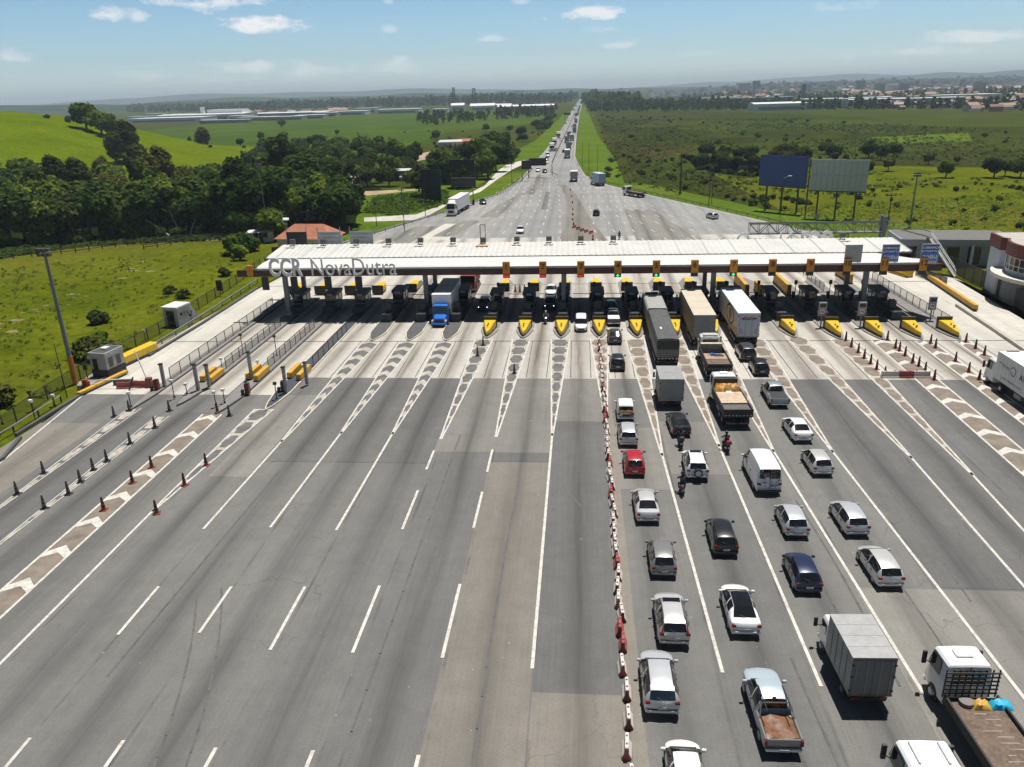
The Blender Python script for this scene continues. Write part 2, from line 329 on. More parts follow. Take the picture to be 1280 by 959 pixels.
# the plaza itself
struct('road', MB().sheet([(-56, 90), (-54.6, 75), (-53.4, 64), (-49.3, 55.6), (-54, 40), (-60, -60), (75, -60), (75, 70), (55, 90)], 0.0), ASPH)
struct('plaza_slab', MB().sheet([(-54.7, 76), (-55.6, 91), (-53.9, 124), (-50.5, 170), (46, 172), (60.5, 128), (60.2, 112), (59, 81.3), (-7.4, 81.35), (-31.5, 81.5), (-31.5, 76), (-42, 76)], .004), CONC)
struct('plaza_slab', MB().sheet([(-54.3, 76), (-55.3, 91), (-53.7, 124), (-51.5, 160), (-47.6, 160), (-47.4, 76)], .008), CONC_P)
struct('plaza_slab', MB().sheet([(48.4, 172), (60.0, 128), (59.8, 112), (58.4, 95), (56, 60), (75, 20), (75, 60), (48.6, 93)], .006), CONC_P)
pb = {ASPH_L: [(-12.9, -2.5, 62.3, 81.3), (-2.4, 2.6, 69.4, 81.3), (2.7, 7.5, 55.8, 68), (7.7, 12.5, 58.5, 69.5), (-31.4, -27.9, 57, 76), (17.5, 27.7, 20, 43.2), (32, 60, 20, 58)],
      ASPH_B: [(-7.6, -2.5, 0, 60.4), (2.66, 3.4, 20, 96), (-2.4, 2.5, 20, 33), (-54, -47.5, 50, 68)],
      ASPH_D: [(-2.4, 2.5, 33, 69.2), (-7.5, -2.5, 60.5, 62.2), (22.4, 37, 43.4, 81.2), (37.2, 41.5, 50, 81), (-27.8, -13, 60, 81.2), (-47, -42.3, 40, 70), (-41, -37.5, 40, 71)]}
NP = 0
for m, rs in pb.items():
    for x0, x1, y0, y1 in rs: NP += 1; struct('road_patch', MB().sheet([(x0, y0), (x1, y0), (x1, y1), (x0, y1)], .010+.0004*NP), m)
# ------------------------------------------------------------------ paint on the road
LX = {-10: -46.4, -9: -42.1, -8: -37.1, -7: -32.6, -6: -27.6, -5: -22.7, -4: -17.8, -3: -12.9, -2: -7.65, -1: -2.45, 0: 2.65, 1: 7.6, 2: 12.55, 3: 17.5, 4: 22.4, 5: 27.6, 6: 32.3, 7: 37.1, 8: 42.0, 9: 46.8}
BX = {k: v for k, v in LX.items()}
BX.update({-6: -26.9, -5: -22.0, -4: -17.1, -3: -11.9, -2: -7.15, -1: -2.2, 0: 2.75, 1: 7.6, 2: 12.6, 3: 17.5, 4: 22.4, 5: 27.2, 6: 32.6, 7: 37.6, 8: 42.2, 9: 46.7})
Z1, Z2, Z3 = .022, .026, .030
ln, old, hd, hb_, jt = MB(), MB(), MB(), MB(), MB()
def line(mb, a, b, w0=.16, z=Z3):
    a, b = Vector((a[0], a[1], 0)), Vector((b[0], b[1], 0)); d = (b-a).normalized(); n = Vector((-d.y, d.x, 0))*w0/2
    mb.sheet([a-n, b-n, b+n, a+n], z)
for k, dash in {-6: [(41.4, 36.5), (28.5, 22)], -5: [(41.6, 36.9), (28.6, 22)], -4: [(41.8, 35.6), (28.4, 22)], -3: [(62.6, 58.8), (55.1, 49.1), (42.1, 35.6), (28.5, 22)], -2: [(62.9, 58.5), (55, 49.5), (42.5, 35.4), (28.5, 22)]}.items():
    for a, b in dash: line(ln, (LX[k], a), (LX[k], b), .2)
def hatch(x0, y0, x1, y1, w, n, fill, cells, tail=None, side=.15, chev=False):
    "taper of paint from the island nose (x0,y0) to its point (x1,y1)"
    if fill is not None: fill.sheet([(x0-w, y0), (x1-.05, y1), (x1+.05, y1), (x0+w, y0)], Z1)
    for s in (-1, 1): line(ln, (x0+s*w, y0), (x1+s*.06, y1), side)
    step = (y0-y1)/(n+.6)
    for i in range(n):
        ya = y0-.25-i*step; yb = ya-step*.84; t = lambda y: (y0-y)/(y0-y1)
        X = lambda y: x0+(x1-x0)*t(y); W = lambda y: max(.05, (w-.13)*(1-t(y))*.98)
        ym = (ya+yb)/2; q = (ya-yb)*.2
        if chev:
            n_ = (ya-yb)*.32; cells.sheet([(X(ya), ya), (X(ya)+W(ya), ya-n_), (X(yb)+W(yb), yb), (X(yb), yb+n_), (X(yb)-W(yb), yb), (X(ya)-W(ya), ya-n_)], Z2)
        else:
            e = .62; cells.sheet([(X(ya)-W(ya)*e, ya), (X(ya)+W(ya)*e, ya), (X(ym)+W(ym)*.8, ym+q), (X(ym)+W(ym), ym+q*.8), (X(ym)+W(ym), ym-q*.8), (X(ym)+W(ym)*.8, ym-q), (X(yb)+W(yb)*e, yb), (X(yb)-W(yb)*e, yb), (X(ym)-W(ym)*.8, ym-q), (X(ym)-W(ym), ym-q*.8), (X(ym)-W(ym), ym+q*.8), (X(ym)-W(ym)*.8, ym+q)], Z2)
    if tail: line(ln, (x1, y1+.5), (x1+(tail[0] if isinstance(tail, tuple) else 0), tail[1] if isinstance(tail, tuple) else tail), .2)
hatch(BX[-6], 95, -27.6, 64, 1.15, 9, old, hd, (-.3, 48.6), chev=True); hatch(BX[-5], 95, -22.5, 66, 1.15, 9, old, hd, (-.4, 49), chev=True); hatch(BX[-4], 95, -17.5, 66, 1.15, 9, old, hd, (-.3, 48.8), chev=True)
hatch(BX[-3]-.3, 96, -12.7, 65, 1.15, 9, old, hd); hatch(BX[-2]-.2, 96, -7.6, 65.5, 1.15, 9, old, hd); hatch(BX[-1]-.1, 96, -2.4, 66, 1.2, 9, old, hd, (-.1, 34.8))
hatch(2.65, 96, 2.7, 69, 1.15, 8, old, hb_); hatch(7.2, 96, 7.3, 62, 1.2, 9, old, hb_, (.6, 35)); hatch(12.2, 96, 12.5, 64, 1.2, 9, old, hb_, (.4, 34.2)); hatch(17.0, 96, 17.0, 63, 1.2, 9, old, hb_, (1.0, 34))
hatch(22.1, 96, 22.0, 63, 1.2, 9, old, hb_, (1.0, 33)); hatch(27.3, 97, 28.2, 62, 1.2, 9, old, hb_, (-.3, 38)); hatch(32.5, 96, 31.8, 59, 1.2, 10, old, hb_, (-.9, 40))
def chevrons(x0, y0, x1, y1, w, n, fill=hb_, apex=1):
    fill.sheet([(x0-w, y0), (x1-w, y1), (x1+w, y1), (x0+w, y0)], Z1)
    for s in (-1, 1): line(ln, (x0+s*w, y0), (x1+s*w, y1), .2)
    for i in range(n):
        y = y0-1-(y0-y1-1)*i/n; X = x0+(x1-x0)*(y0-y)/(y0-y1); th = .75
        for s in (-1, 1):
            ln.sheet([(X, y+.9), (X+s*(w-.1), y), (X+s*(w-.1), y-th), (X, y+.9-th*1.3)], Z2)
chevrons(-37.2, 70.5, -37.0, 33, 1.0, 9); hatch(-32.3, 72, -33.2, 51, 1.0, 6, old, hd, (.2, 26)); hatch(-42.2, 70, -42.2, 44, .7, 7, None, old, side=.1); hatch(-46.3, 72, -46.0, 48, .7, 7, None, old, side=.1)
chevrons(37.3, 95.5, 36.8, 52, 1.15, 11); chevrons(42.2, 95, 41.8, 60, .95, 9); chevrons(46.7, 95, 46.6, 70, .8, 6)
line(ln, (-54.9, 79), (-53.9, 73), .2); line(ln, (-53.9, 73), (-51.3, 56), .2)
for x in (-36.0, -38.3): line(ln, (x, 90), (x, 110), .1)
# joints
for y in (95.2, 126.5): line(jt, (-54.5, y), (59, y), .16, Z1+.002)
for k in range(-6, 10):
    for s in (-1.32, 1.32): line(jt, (BX[k]+s, 95), (BX[k]+s*1.02, 81.6), .07, Z1+.002)
# lanes beyond the plaza: curves of dashes that draw together towards the highway
def far_lane(pts, w=.2, L=3.2, gap=8.0):
    P = [Vector((p[0], p[1], 0)) for p in pts]; acc = 0
    for a, b in zip(P[:-1], P[1:]):
        d = (b-a); n = d.length; d.normalize(); t = 0
        while t < n-1:
            line(ln, a+d*t, a+d*min(n, t+L), w, Z3-.012); t += L+gap
LEFT_ENDS = [(-8.0-2.6*i, 300) for i in range(6)]
for i in range(9):
    x0 = -3.5-4.6*i; e = min(i, 4)
    far_lane([(x0, 135), (x0-.4, 165), (-5.5-3.6*i*.8, 230), (-9.3-2.6*e, 320), (-6.5-2.4*e, 440), (-6.8-2.0*min(e, 3), 700)])
for i in range(8):
    x0 = 4.5+4.9*i; e = min(i, 3)
    far_lane([(x0, 135), (x0-.6, 165), (3.0+3.0*i*.82, 215), (-1.2+2.1*e*.9, 275), (-3.8+.0+1.3*e, 330), (-6.5+1.3*e, 400), (-5.5+1.1*e, 640)])
far_lane([(-49, 172), (-35.5, 210), (-25, 246), (-20.4, 285), (-18.6, 399), (-15.2, 577)], .2, 60, .0)
far_lane([(44, 185), (33, 211), (19, 243), (9, 268.5), (2, 301), (-2.3, 395), (-2.1, 570)], .2, 60, .0)
sk = MB(); r_ = random.Random(9)
for (p0, p1, p2, n_) in (((-19.6, 22), (-20.6, 32), (-24.8, 41), 2), ((-5, 28), (-5.2, 44), (-4.8, 58), 1), ((24, 42), (24.6, 56), (25.0, 72), 1), ((34.6, 46), (34.5, 62), (34.3, 80), 2), ((-11.4, 24), (-11.2, 44), (-11.0, 66), 1), ((10.4, 36), (10.6, 30), (10.9, 26), 2), ((15.5, 34), (15.9, 44), (15.2, 54), 2), ((20.6, 36), (20.5, 44), (20.2, 52), 1), ((1.4, 46), (1.2, 52), (-1.2, 56), 1), ((-26.2, 33), (-26.0, 44), (-25.6, 58), 1)):
    for o_ in range(n_):
        P_ = [Vector((*p0, 0)).lerp(Vector((*p1, 0)), t_/14).lerp(Vector((*p1, 0)).lerp(Vector((*p2, 0)), t_/14), t_/14)+Vector((1.5*o_, .4*o_, 0)) for t_ in range(15)]
        for a_, b_2 in zip(P_[:-1], P_[1:]): line(sk, a_, b_2+(b_2-a_)*.02, .10+.05*r_.random(), .0195)
struct('tyre_mark', sk, M('rubber_mark', (.105, .103, .10), .85, var=.25, scale=.6, dirt=(.145, .143, .138)))
struct('road_marking', ln, WHITE); struct('road_marking', old, PAINT_OLD); struct('road_marking', hd, HATCH_D); struct('road_marking', hb_, HATCH_B); struct('road_joint', jt, JOINT)
dp = MB(); r_ = random.Random(4)
for i in range(26):
    t_ = r_.random(); c_ = G(-10+200*t_+r_.uniform(-12, 12), 412-82*t_+r_.uniform(-8, 8)); w_ = r_.uniform(.2, .8)
    dp.sheet([(c_.x+w_*r_.uniform(.5, 1.2)*1.6*math.cos(a), c_.y+w_*r_.uniform(.5, 1.2)*math.sin(a)) for a in [2*PI*k/9 for k in range(9)]], -.03+.0004*i)
for i in range(9):
    c_ = G(262+5*i, 298+r_.uniform(-3, 2)); w_ = r_.uniform(.8, 2); dp.sheet([(c_.x+w_*r_.uniform(.6, 1.2)*1.6*math.cos(a), c_.y+w_*r_.uniform(.6, 1.2)*math.sin(a)) for a in [2*PI*k/9 for k in range(9)]], -.014+.0004*i)
struct('dirt_patch', dp, M('bare_soil', (.20, .16, .075), .95, var=.35, scale=1.2, dirt=(.11, .125, .02)))
# hill with its meadow, and the far ridges
def relief(name, x0, x1, y0, y1, nx, ny, fz, m):
    mb = MB(); mb.v = [(x0+(x1-x0)*i/nx, y0+(y1-y0)*j/ny, 0) for j in range(ny+1) for i in range(nx+1)]
    mb.v = [(x, y, fz(x, y)) for x, y, _ in mb.v]
    mb.f = [(j*(nx+1)+i, j*(nx+1)+i+1, (j+1)*(nx+1)+i+1, (j+1)*(nx+1)+i) for j in range(ny) for i in range(nx)]; mb.m = [0]*len(mb.f)
    return struct(name, mb, m, smooth=180, fixn=False)
def bump(x, y, cx, cy, sx, sy, h, p=2.0): return h*math.exp(-(abs((x-cx)/sx)**p+abs((y-cy)/sy)**p))
def hillz(x, y):
    return -1.0+bump(x+.28*max(0, y-400), y, -392, 415, 168, 118, 29.0, 4.2)+.5*math.sin(x*.05)*math.sin(y*.06)*bump(x, y, -330, 415, 190, 110, 1)
relief('hill', -700, -130, 230, 640, 74, 52, hillz, HILLG)
FARW = grass_mat('far_wood', ((.014, .03, .012), (.028, .05, .016), (.05, .075, .022)), (.06, .06, .03), .5, .12, .5)
def ridge(cx, cy, L, D, h, seed):
    r = random.Random(seed); ph = [r.uniform(0, 6) for _ in range(4)]
    def fz(x, y):
        u = (x-cx)/L*2; v = (y-cy)/D*2
        return -3+h*max(0, 1-abs(u)**3)*max(0, 1-v*v)*(.72+.16*math.sin(x*6/L+ph[0])+.1*math.sin(x*17/L+ph[1])+.05*math.sin(x*43/L+ph[2]))
    relief('hill', cx-L/2, cx+L/2, cy-D/2, cy+D/2, 90, 8, fz, FARW)
def townz(x, y):
    t = min(1, max(0, (y-1350)/3600)); u = min(1, max(0, (x-150-.06*y)/500)); return -1.5+32*t*t*(3-2*t)*u
relief('hill', 100, 4200, 1300, 5200, 40, 40, townz, FARW)
ridge(-1900, 3300, 2600, 900, 40, 1); ridge(-1200, 4800, 3600, 1200, 56, 2); ridge(-200, 6200, 3200, 1500, 48, 3); ridge(4200, 8600, 4200, 1600, 118, 4); ridge(-4000, 9800, 9000, 2200, 120, 5); ridge(3800, 12200, 7000, 2400, 140, 6)
# ------------------------------------------------------------------ toll plaza
ROOFW = M('roof_white', (.60, .595, .565), .5, var=.08, scale=.25, dirt=(.56, .52, .45))
CHAN = M('canopy_white', (.64, .635, .61), .5, var=.05, dirt=(.62, .6, .55))
MAROON = M('fascia_maroon', (.055, .011, .010), .5, var=.15, scale=.4)
GREYEDGE = M('fascia_edge', (.42, .42, .42), .5)
STEEL = M('galvanised_steel', (.30, .31, .32), .5, .4, var=.15, dirt=(.2, .18, .16))
STEEL_D = M('dark_steel', (.05, .052, .055), .55, .3)
COLM = M('column_grey', (.17, .19, .20), .55, var=.12, scale=.8)
ORANGE = M('sign_amber', (.58, .23, .012), .5, var=.08)
BLACK = M('black_plastic', (.018, .018, .018), .5)
YEL = M('safety_yellow', (.72, .47, .012), .45, var=.08, dirt=(.4, .24, .02))
YEL_O = M('old_yellow', (.60, .34, .03), .6, var=.15, dirt=(.35, .19, .03))
REDL = M('signal_red', (.75, .03, .015), .4, emit=.35)
GRNL = M('signal_green', (.05, .85, .22), .4, emit=1.0)
LETTER = M('letter_grey', (.74, .74, .74), .5, .0, var=.05)
BLUES = M('sign_blue', (.03, .19, .70), .45, var=.06)
NAVY = M('sign_navy', (.02, .07, .38), .45, var=.06)
WHT = M('white_enamel', (.78, .78, .77), .4, var=.04)
GREYP = M('grey_paint', (.36, .37, .38), .55, var=.1)
can = thing('toll_canopy', 'long white roofed toll plaza canopy with a maroon fascia across all the lanes', 'toll canopy', (0, 106, 0))
XL, XR = -46.4, 46.0
mb = MB()                                                                     # upper roof with its ribs
ribs = []
n = 232
pts = []
for i in range(n+1):
    x = XL+(XR-XL)*i/n; z = .07 if i % 2 else 0.0
    pts.append((x, z))
mb.loft([[(x, 5.3, 7.82+z), (x, 9.0, 8.12+z), (x, 12.9, 8.42+z), (x, 13.1, 8.30), (x, 13.1, 8.1), (x, 5.3, 7.6)] for x, z in pts], closed=True, caps=True)
mb.obj('roof_sheet', ROOFW, can)
sm_ = MB().bar((0, 5.3, 7.90), (0, 12.9, 8.50), .08, .03).mesh('roof_seam', M('seam_grey', (.52, .505, .475), .7))
for i in range(24): link('roof_seam', sm_, can).location = (XL+1.5+3.95*i, 0, 0)
MB().box(XL, XR, 5.22, 5.27, 7.72, 7.80).obj('gutter', M('gutter_grey', (.16, .16, .155), .6), can)
mb = MB(); mb.loft([[(x, .0, 7.45), (x, .25, 7.62), (x, 2.6, 7.78), (x, 5.25, 7.72), (x, 5.25, 6.9), (x, .3, 6.6)] for x in (-45.6, -20, 0, 20, 41)]
                   + [[(41+3.0*t, .0, 7.45), (41+3.0*t, .25, 7.60), (41+3.0*t, 2.6-.8*t, 7.78-.1*t), (41+3*t, 5.25-2.6*t, 7.72-.1*t), (41+3*t, 5.25-2.6*t, 6.9), (41+3*t, .3, 6.6)] for t in (.33, .66, 1, 1.3, 1.6)])
mb.obj('parapet', CHAN, can, smooth=30)
mb = MB(); mb.box(-45.8, 47.0, -.10, .02, 7.20, 7.46); mb.obj('edge_strip', GREYEDGE, can)
mb = MB(); mb.box(-48.6, 47.9, -.02, .24, 6.28, 7.22); mb.obj('fascia', MAROON, can)
mb = MB(); mb.box(-48.3, 46.5, 12.95, 13.2, 6.5, 8.1); mb.obj('fascia', MAROON, can)
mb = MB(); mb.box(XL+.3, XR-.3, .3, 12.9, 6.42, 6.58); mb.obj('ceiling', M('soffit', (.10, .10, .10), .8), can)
for x in (XL+.02, XR-.02): MB().box(x-.12, x+.12, 5.3, 12.9, 6.6, 7.9).obj('side_panel', MAROON, can)
mb = MB(); mb.prism([(45.9, .25), (47.9, .25), (45.9, 5)], 6.4, 7.2); mb.obj('side_panel', MAROON, can)
for x in (-42.4, -21.8, -2.1, 18.6, 39.0):
    for y, w in ((1.9, .62), (9.3, .55)):
        m_ = MB(); m_.box(x-w/2, x+w/2, y-.35, y+.35, 0, 6.45); o = m_.obj('column', COLM, can, bevel=.04)
        MB().box(x-w/2-.12, x+w/2+.12, y-.48, y+.48, 0, .5).obj('column_base', GREYP, o)
for y in (1.9, 9.3):
    MB().box(XL+1, XR-1, y-.2, y+.2, 5.95, 6.42).obj('beam', STEEL_D, can)
# lettering along the front and, seen from behind, along the rear edge
lettering('lettering', 'CCR', 3.6, LETTER, can, (-43.7, -.36, 7.52), (PI/2, 0, 0), extrude=.09, bold=.10, align='LEFT', sx=.66)
lettering('lettering', 'NovaDutra', 3.6, LETTER, can, (-37.7, -.36, 7.52), (PI/2, 0, 0), extrude=.09, bold=-.005, align='LEFT', sx=.75)
lettering('lettering', 'CCR', 3.85, LETTER, can, (37.9, 13.5, 7.9), (PI/2, 0, PI), extrude=.09, bold=.10, align='LEFT', sx=.66)
lettering('lettering', 'NovaDutra', 3.85, LETTER, can, (32.0, 13.5, 7.9), (PI/2, 0, PI), extrude=.09, bold=-.005, align='LEFT', sx=.75)
# lane number signs with their signals
NUMPX = [634, 679, 726, 772, 820, 868, 917, 966, 1014, 1061, 1108, 1158]
state = ['x', 'x', 'x', 'v', 'v', 'off', 'v', 'off', 'off', 'off', 'off', 'off']
for i, (px, st) in enumerate(zip(NUMPX, state)):
    p = G(px, 333, 7.2); x = p.x
    sg = MB(); sg.box(x-.5, x+.5, -.52, -.2, 6.42, 8.15); s_ = sg.obj('lane_sign', ORANGE, can, bevel=.03); s_['label'] = 'amber lane board numbered %d' % (i+1)
    lettering('numeral', str(i+1), 1.0, BLACK, s_, (x, -.535, 7.45), (PI/2, 0, 0), extrude=.01, bold=.02)
    MB().box(x-.46, x+.46, -.50, -.16, 5.9, 6.41).obj('signal_box', BLACK, s_)
    if st == 'x':
        m_ = MB(); m_.bar((x-.34, -.515, 5.96), (x+.34, -.515, 6.36), .22, .02); m_.bar((x+.34, -.515, 5.96), (x-.34, -.515, 6.36), .22, .02); m_.box(x-.36, x+.36, -.513, -.503, 6.0, 6.3); m_.obj('red_cross', REDL, s_)
    elif st == 'v':
        m_ = MB(); m_.box(x-.07, x+.07, -.52, -.505, 6.1, 6.36); m_.add([(x-.26, -.52, 6.18), (x, -.52, 5.94), (x+.26, -.52, 6.18), (x+.16, -.52, 6.24), (x, -.52, 6.1), (x-.16, -.52, 6.24)], [(0, 1, 4, 5), (1, 2, 3, 4)]); m_.obj('green_arrow', GRNL, s_)
m_ = MB(); m_.box(-46.9, -46.1, -.55, -.12, 6.5, 8.0); s_ = m_.obj('lane_sign', ORANGE, can, bevel=.03); s_['label'] = 'amber end board with no number'
# signs standing on the roof edge
def roof_sign(px, py0, py1, w, faces, label, cat='sign'):
    t = thing('roof_sign', label, cat, (G(px, 315, 8.4).x, 105.9, 0))
    MB().box(-w/2, w/2, -.08, .06, 7.55, 9.9).obj('panel', GREYP, t, bevel=.02)
    for s in (-.5, .5): MB().bar((s*w*.7, .12, 7.3), (s*w*.7, .12, 9.7), .1).obj('post', STEEL, t)
    if faces:
        MB().box(-w/2+.12, w/2-.12, -.11, -.083, 7.75, 9.75).obj('face', BLUES, t)
        MB().box(-w/2+.12, w/2-.12, -.115, -.112, 8.72, 9.75).obj('upper_field', NAVY, t)
        lettering('lettering', 'COBRANÇA', .40, WHT, t, (0, -.13, 9.42), (PI/2, 0, 0), extrude=.008, bold=.01)
        lettering('lettering', 'AUTOMÁTICA', .36, WHT, t, (0, -.13, 8.95), (PI/2, 0, 0), extrude=.008, bold=.01)
        for k in range(4):
            m_ = MB(); x = -w*.32+k*w*.215
            if k == 1: m_.cyl((x, -.125, 8.2), (x, -.118, 8.2), .23, n=14)
            elif k == 3: m_.box(x-.2, x-.1, -.125, -.118, 8.0, 8.4); m_.box(x+.1, x+.2, -.125, -.118, 8.0, 8.4); m_.box(x-.1, x+.1, -.125, -.118, 8.0, 8.12)
            else: m_.box(x-.17, x+.17, -.125, -.118, 7.98, 8.44)
            e = m_.obj('pictogram', WHT, t)
            MB().box(x-.07, x+.07, -.131, -.127, 8.1, 8.3).obj('pictogram_core', BLUES, e)
roof_sign(1058, 0, 0, 2.2, False, 'blank grey sign board standing above the board numbered ten')
roof_sign(1104, 0, 0, 2.2, True, 'blue automatic toll sign with grey frame above the board numbered eleven')
roof_sign(1153, 0, 0, 2.2, True, 'blue automatic toll sign at the corner of the canopy above the board numbered twelve')
# roof floodlights
FL = [372, 409, 449, 488, 527, 567, 646, 686, 726, 767, 1063]
proto = None
for i, px in enumerate(FL):
    x = G(px, 300, 8.9).x
    lab = 'dark floodlight box on the roof ridge, %s from the lettered end' % nth(i+1) if i < 10 else 'lone dark floodlight box on the roof behind the blank grey sign board'
    if proto is None:
        proto = thing('floodlight', lab, 'floodlight', (x, 118.3, 8.4), 0, 'floodlights along the canopy ridge')
        MB().box(-.42, .42, -.25, .3, .28, .98).obj('housing', M('lamp_box', (.10, .10, .085), .5, .2), proto, bevel=.05)
        MB().box(-.36, .36, .3, .33, .34, .92).obj('glass', M('lamp_glass', (.25, .25, .23), .15), proto)
        MB().box(-.7, .7, -1.6, -1.0, -.06, .02).obj('base_plate', M('plate_white', (.55, .53, .48), .6), proto)
        m_ = MB()
        for s in (-.3, .3): m_.bar((s, 0, .3), (s, -.2, -.05), .06)
        m_.obj('bracket', STEEL, proto)
    else: dup(proto, (x, 118.3, 8.4), 0, lab)
t = thing('roof_mast', 'rusty lattice mast standing on the canopy roof above the unnumbered stretch', 'mast', (G(605, 302, 8.5).x, 118.2, 8.4))
m_ = MB()
for s in (-.38, .38):
    m_.bar((s, 0, 0), (s, 0, 2.9), .09)
for z in (.9, 2.85): m_.bar((-.38, 0, z), (.38, 0, z), .08)
m_.obj('frame', M('rusty_steel', (.12, .06, .035), .8, .2, var=.4, dirt=(.3, .12, .04)), t)
MB().box(-.42, .42, -.3, .3, .15, .9).obj('lamp_box', M('lamp_box'), t, bevel=.05)
MB().box(-.9, .9, -2.0, -.9, -.1, .01).obj('rust_stain', M('rust_patch', (.55, .33, .17), .9, var=.4, scale=2), t)
# backs of the signs over the far side
for px, w, dark, lab in ((376, 3.2, True, 'black backed sign on posts behind the lettered end of the canopy'), (415, 3.6, False, 'grey ribbed sign back, nearer of two to the lettered end'), (454, 3.6, False, 'grey ribbed sign back, second of two from the lettered end')):
    p = G(px, 303, 8.4); t = thing('overhead_sign', lab, 'sign', (p.x, 119.7, 0))
    MB().box(-w/2, w/2, -.06, .06, 8.2, 10.3).obj('panel', BLACK if dark else GREYP, t)
    for z in (8.7, 9.3, 9.9): MB().box(-w/2+.05, w/2-.05, -.12, -.06, z-.05, z+.05).obj('rib', BLACK if dark else STEEL, t)
    for s in (-1, 1): MB().bar((s*w*.5, -.05, 6.8), (s*w*.5, .1, 11.0), .1).obj('post', STEEL, t)
# ------------------------------------------------------------------ islands, noses, booths
KERBD = M('island_dark', (.085, .085, .085), .85, var=.2)
KEDGE = M('island_edge', (.55, .50, .38), .7, var=.2)
BOOTH = M('booth_wall', (.13, .13, .135), .55, var=.12)
BROOF = M('booth_roof', (.07, .07, .072), .6)
GLASS = M('dark_glass', (.012, .014, .017), .08, var=.05, spec=.6)
def nose_poly(w, y0, y1, n=6):
    "boat-shaped outline: blunt at y1, pointed at y0"
    L = [(-w*(i/n)**.6, y0+(y1-y0)*.55*(i/n)) for i in range(n+1)] + [(-w, y1)]
    return L[1:] + [(-x, y) for x, y in reversed(L[1:])] + [(0, y0)]
LANE = {k: (str(k) if k >= 1 else None) for k in range(13)}
def lane_words(k):
    if k >= 1: return 'between lane boards %d and %d' % (k+3, k+4) if k <= 8 else 'beyond lane board 12'
    return {-3: 'left of lane board 1', -2: 'between lane boards 1 and 2', -1: 'between lane boards 2 and 3', 0: 'between lane boards 3 and 4'}.get(k, '')
UNN = {-6: 'third', -5: 'second', -4: 'first'}
PLACE = {k: lane_words(k) for k in range(-3, 10)}
PLACE.update({-4: 'beside the blue truck', -5: 'one lane over from the blue truck', -6: 'two lanes over from the blue truck'})
nose = booth = rnose = None
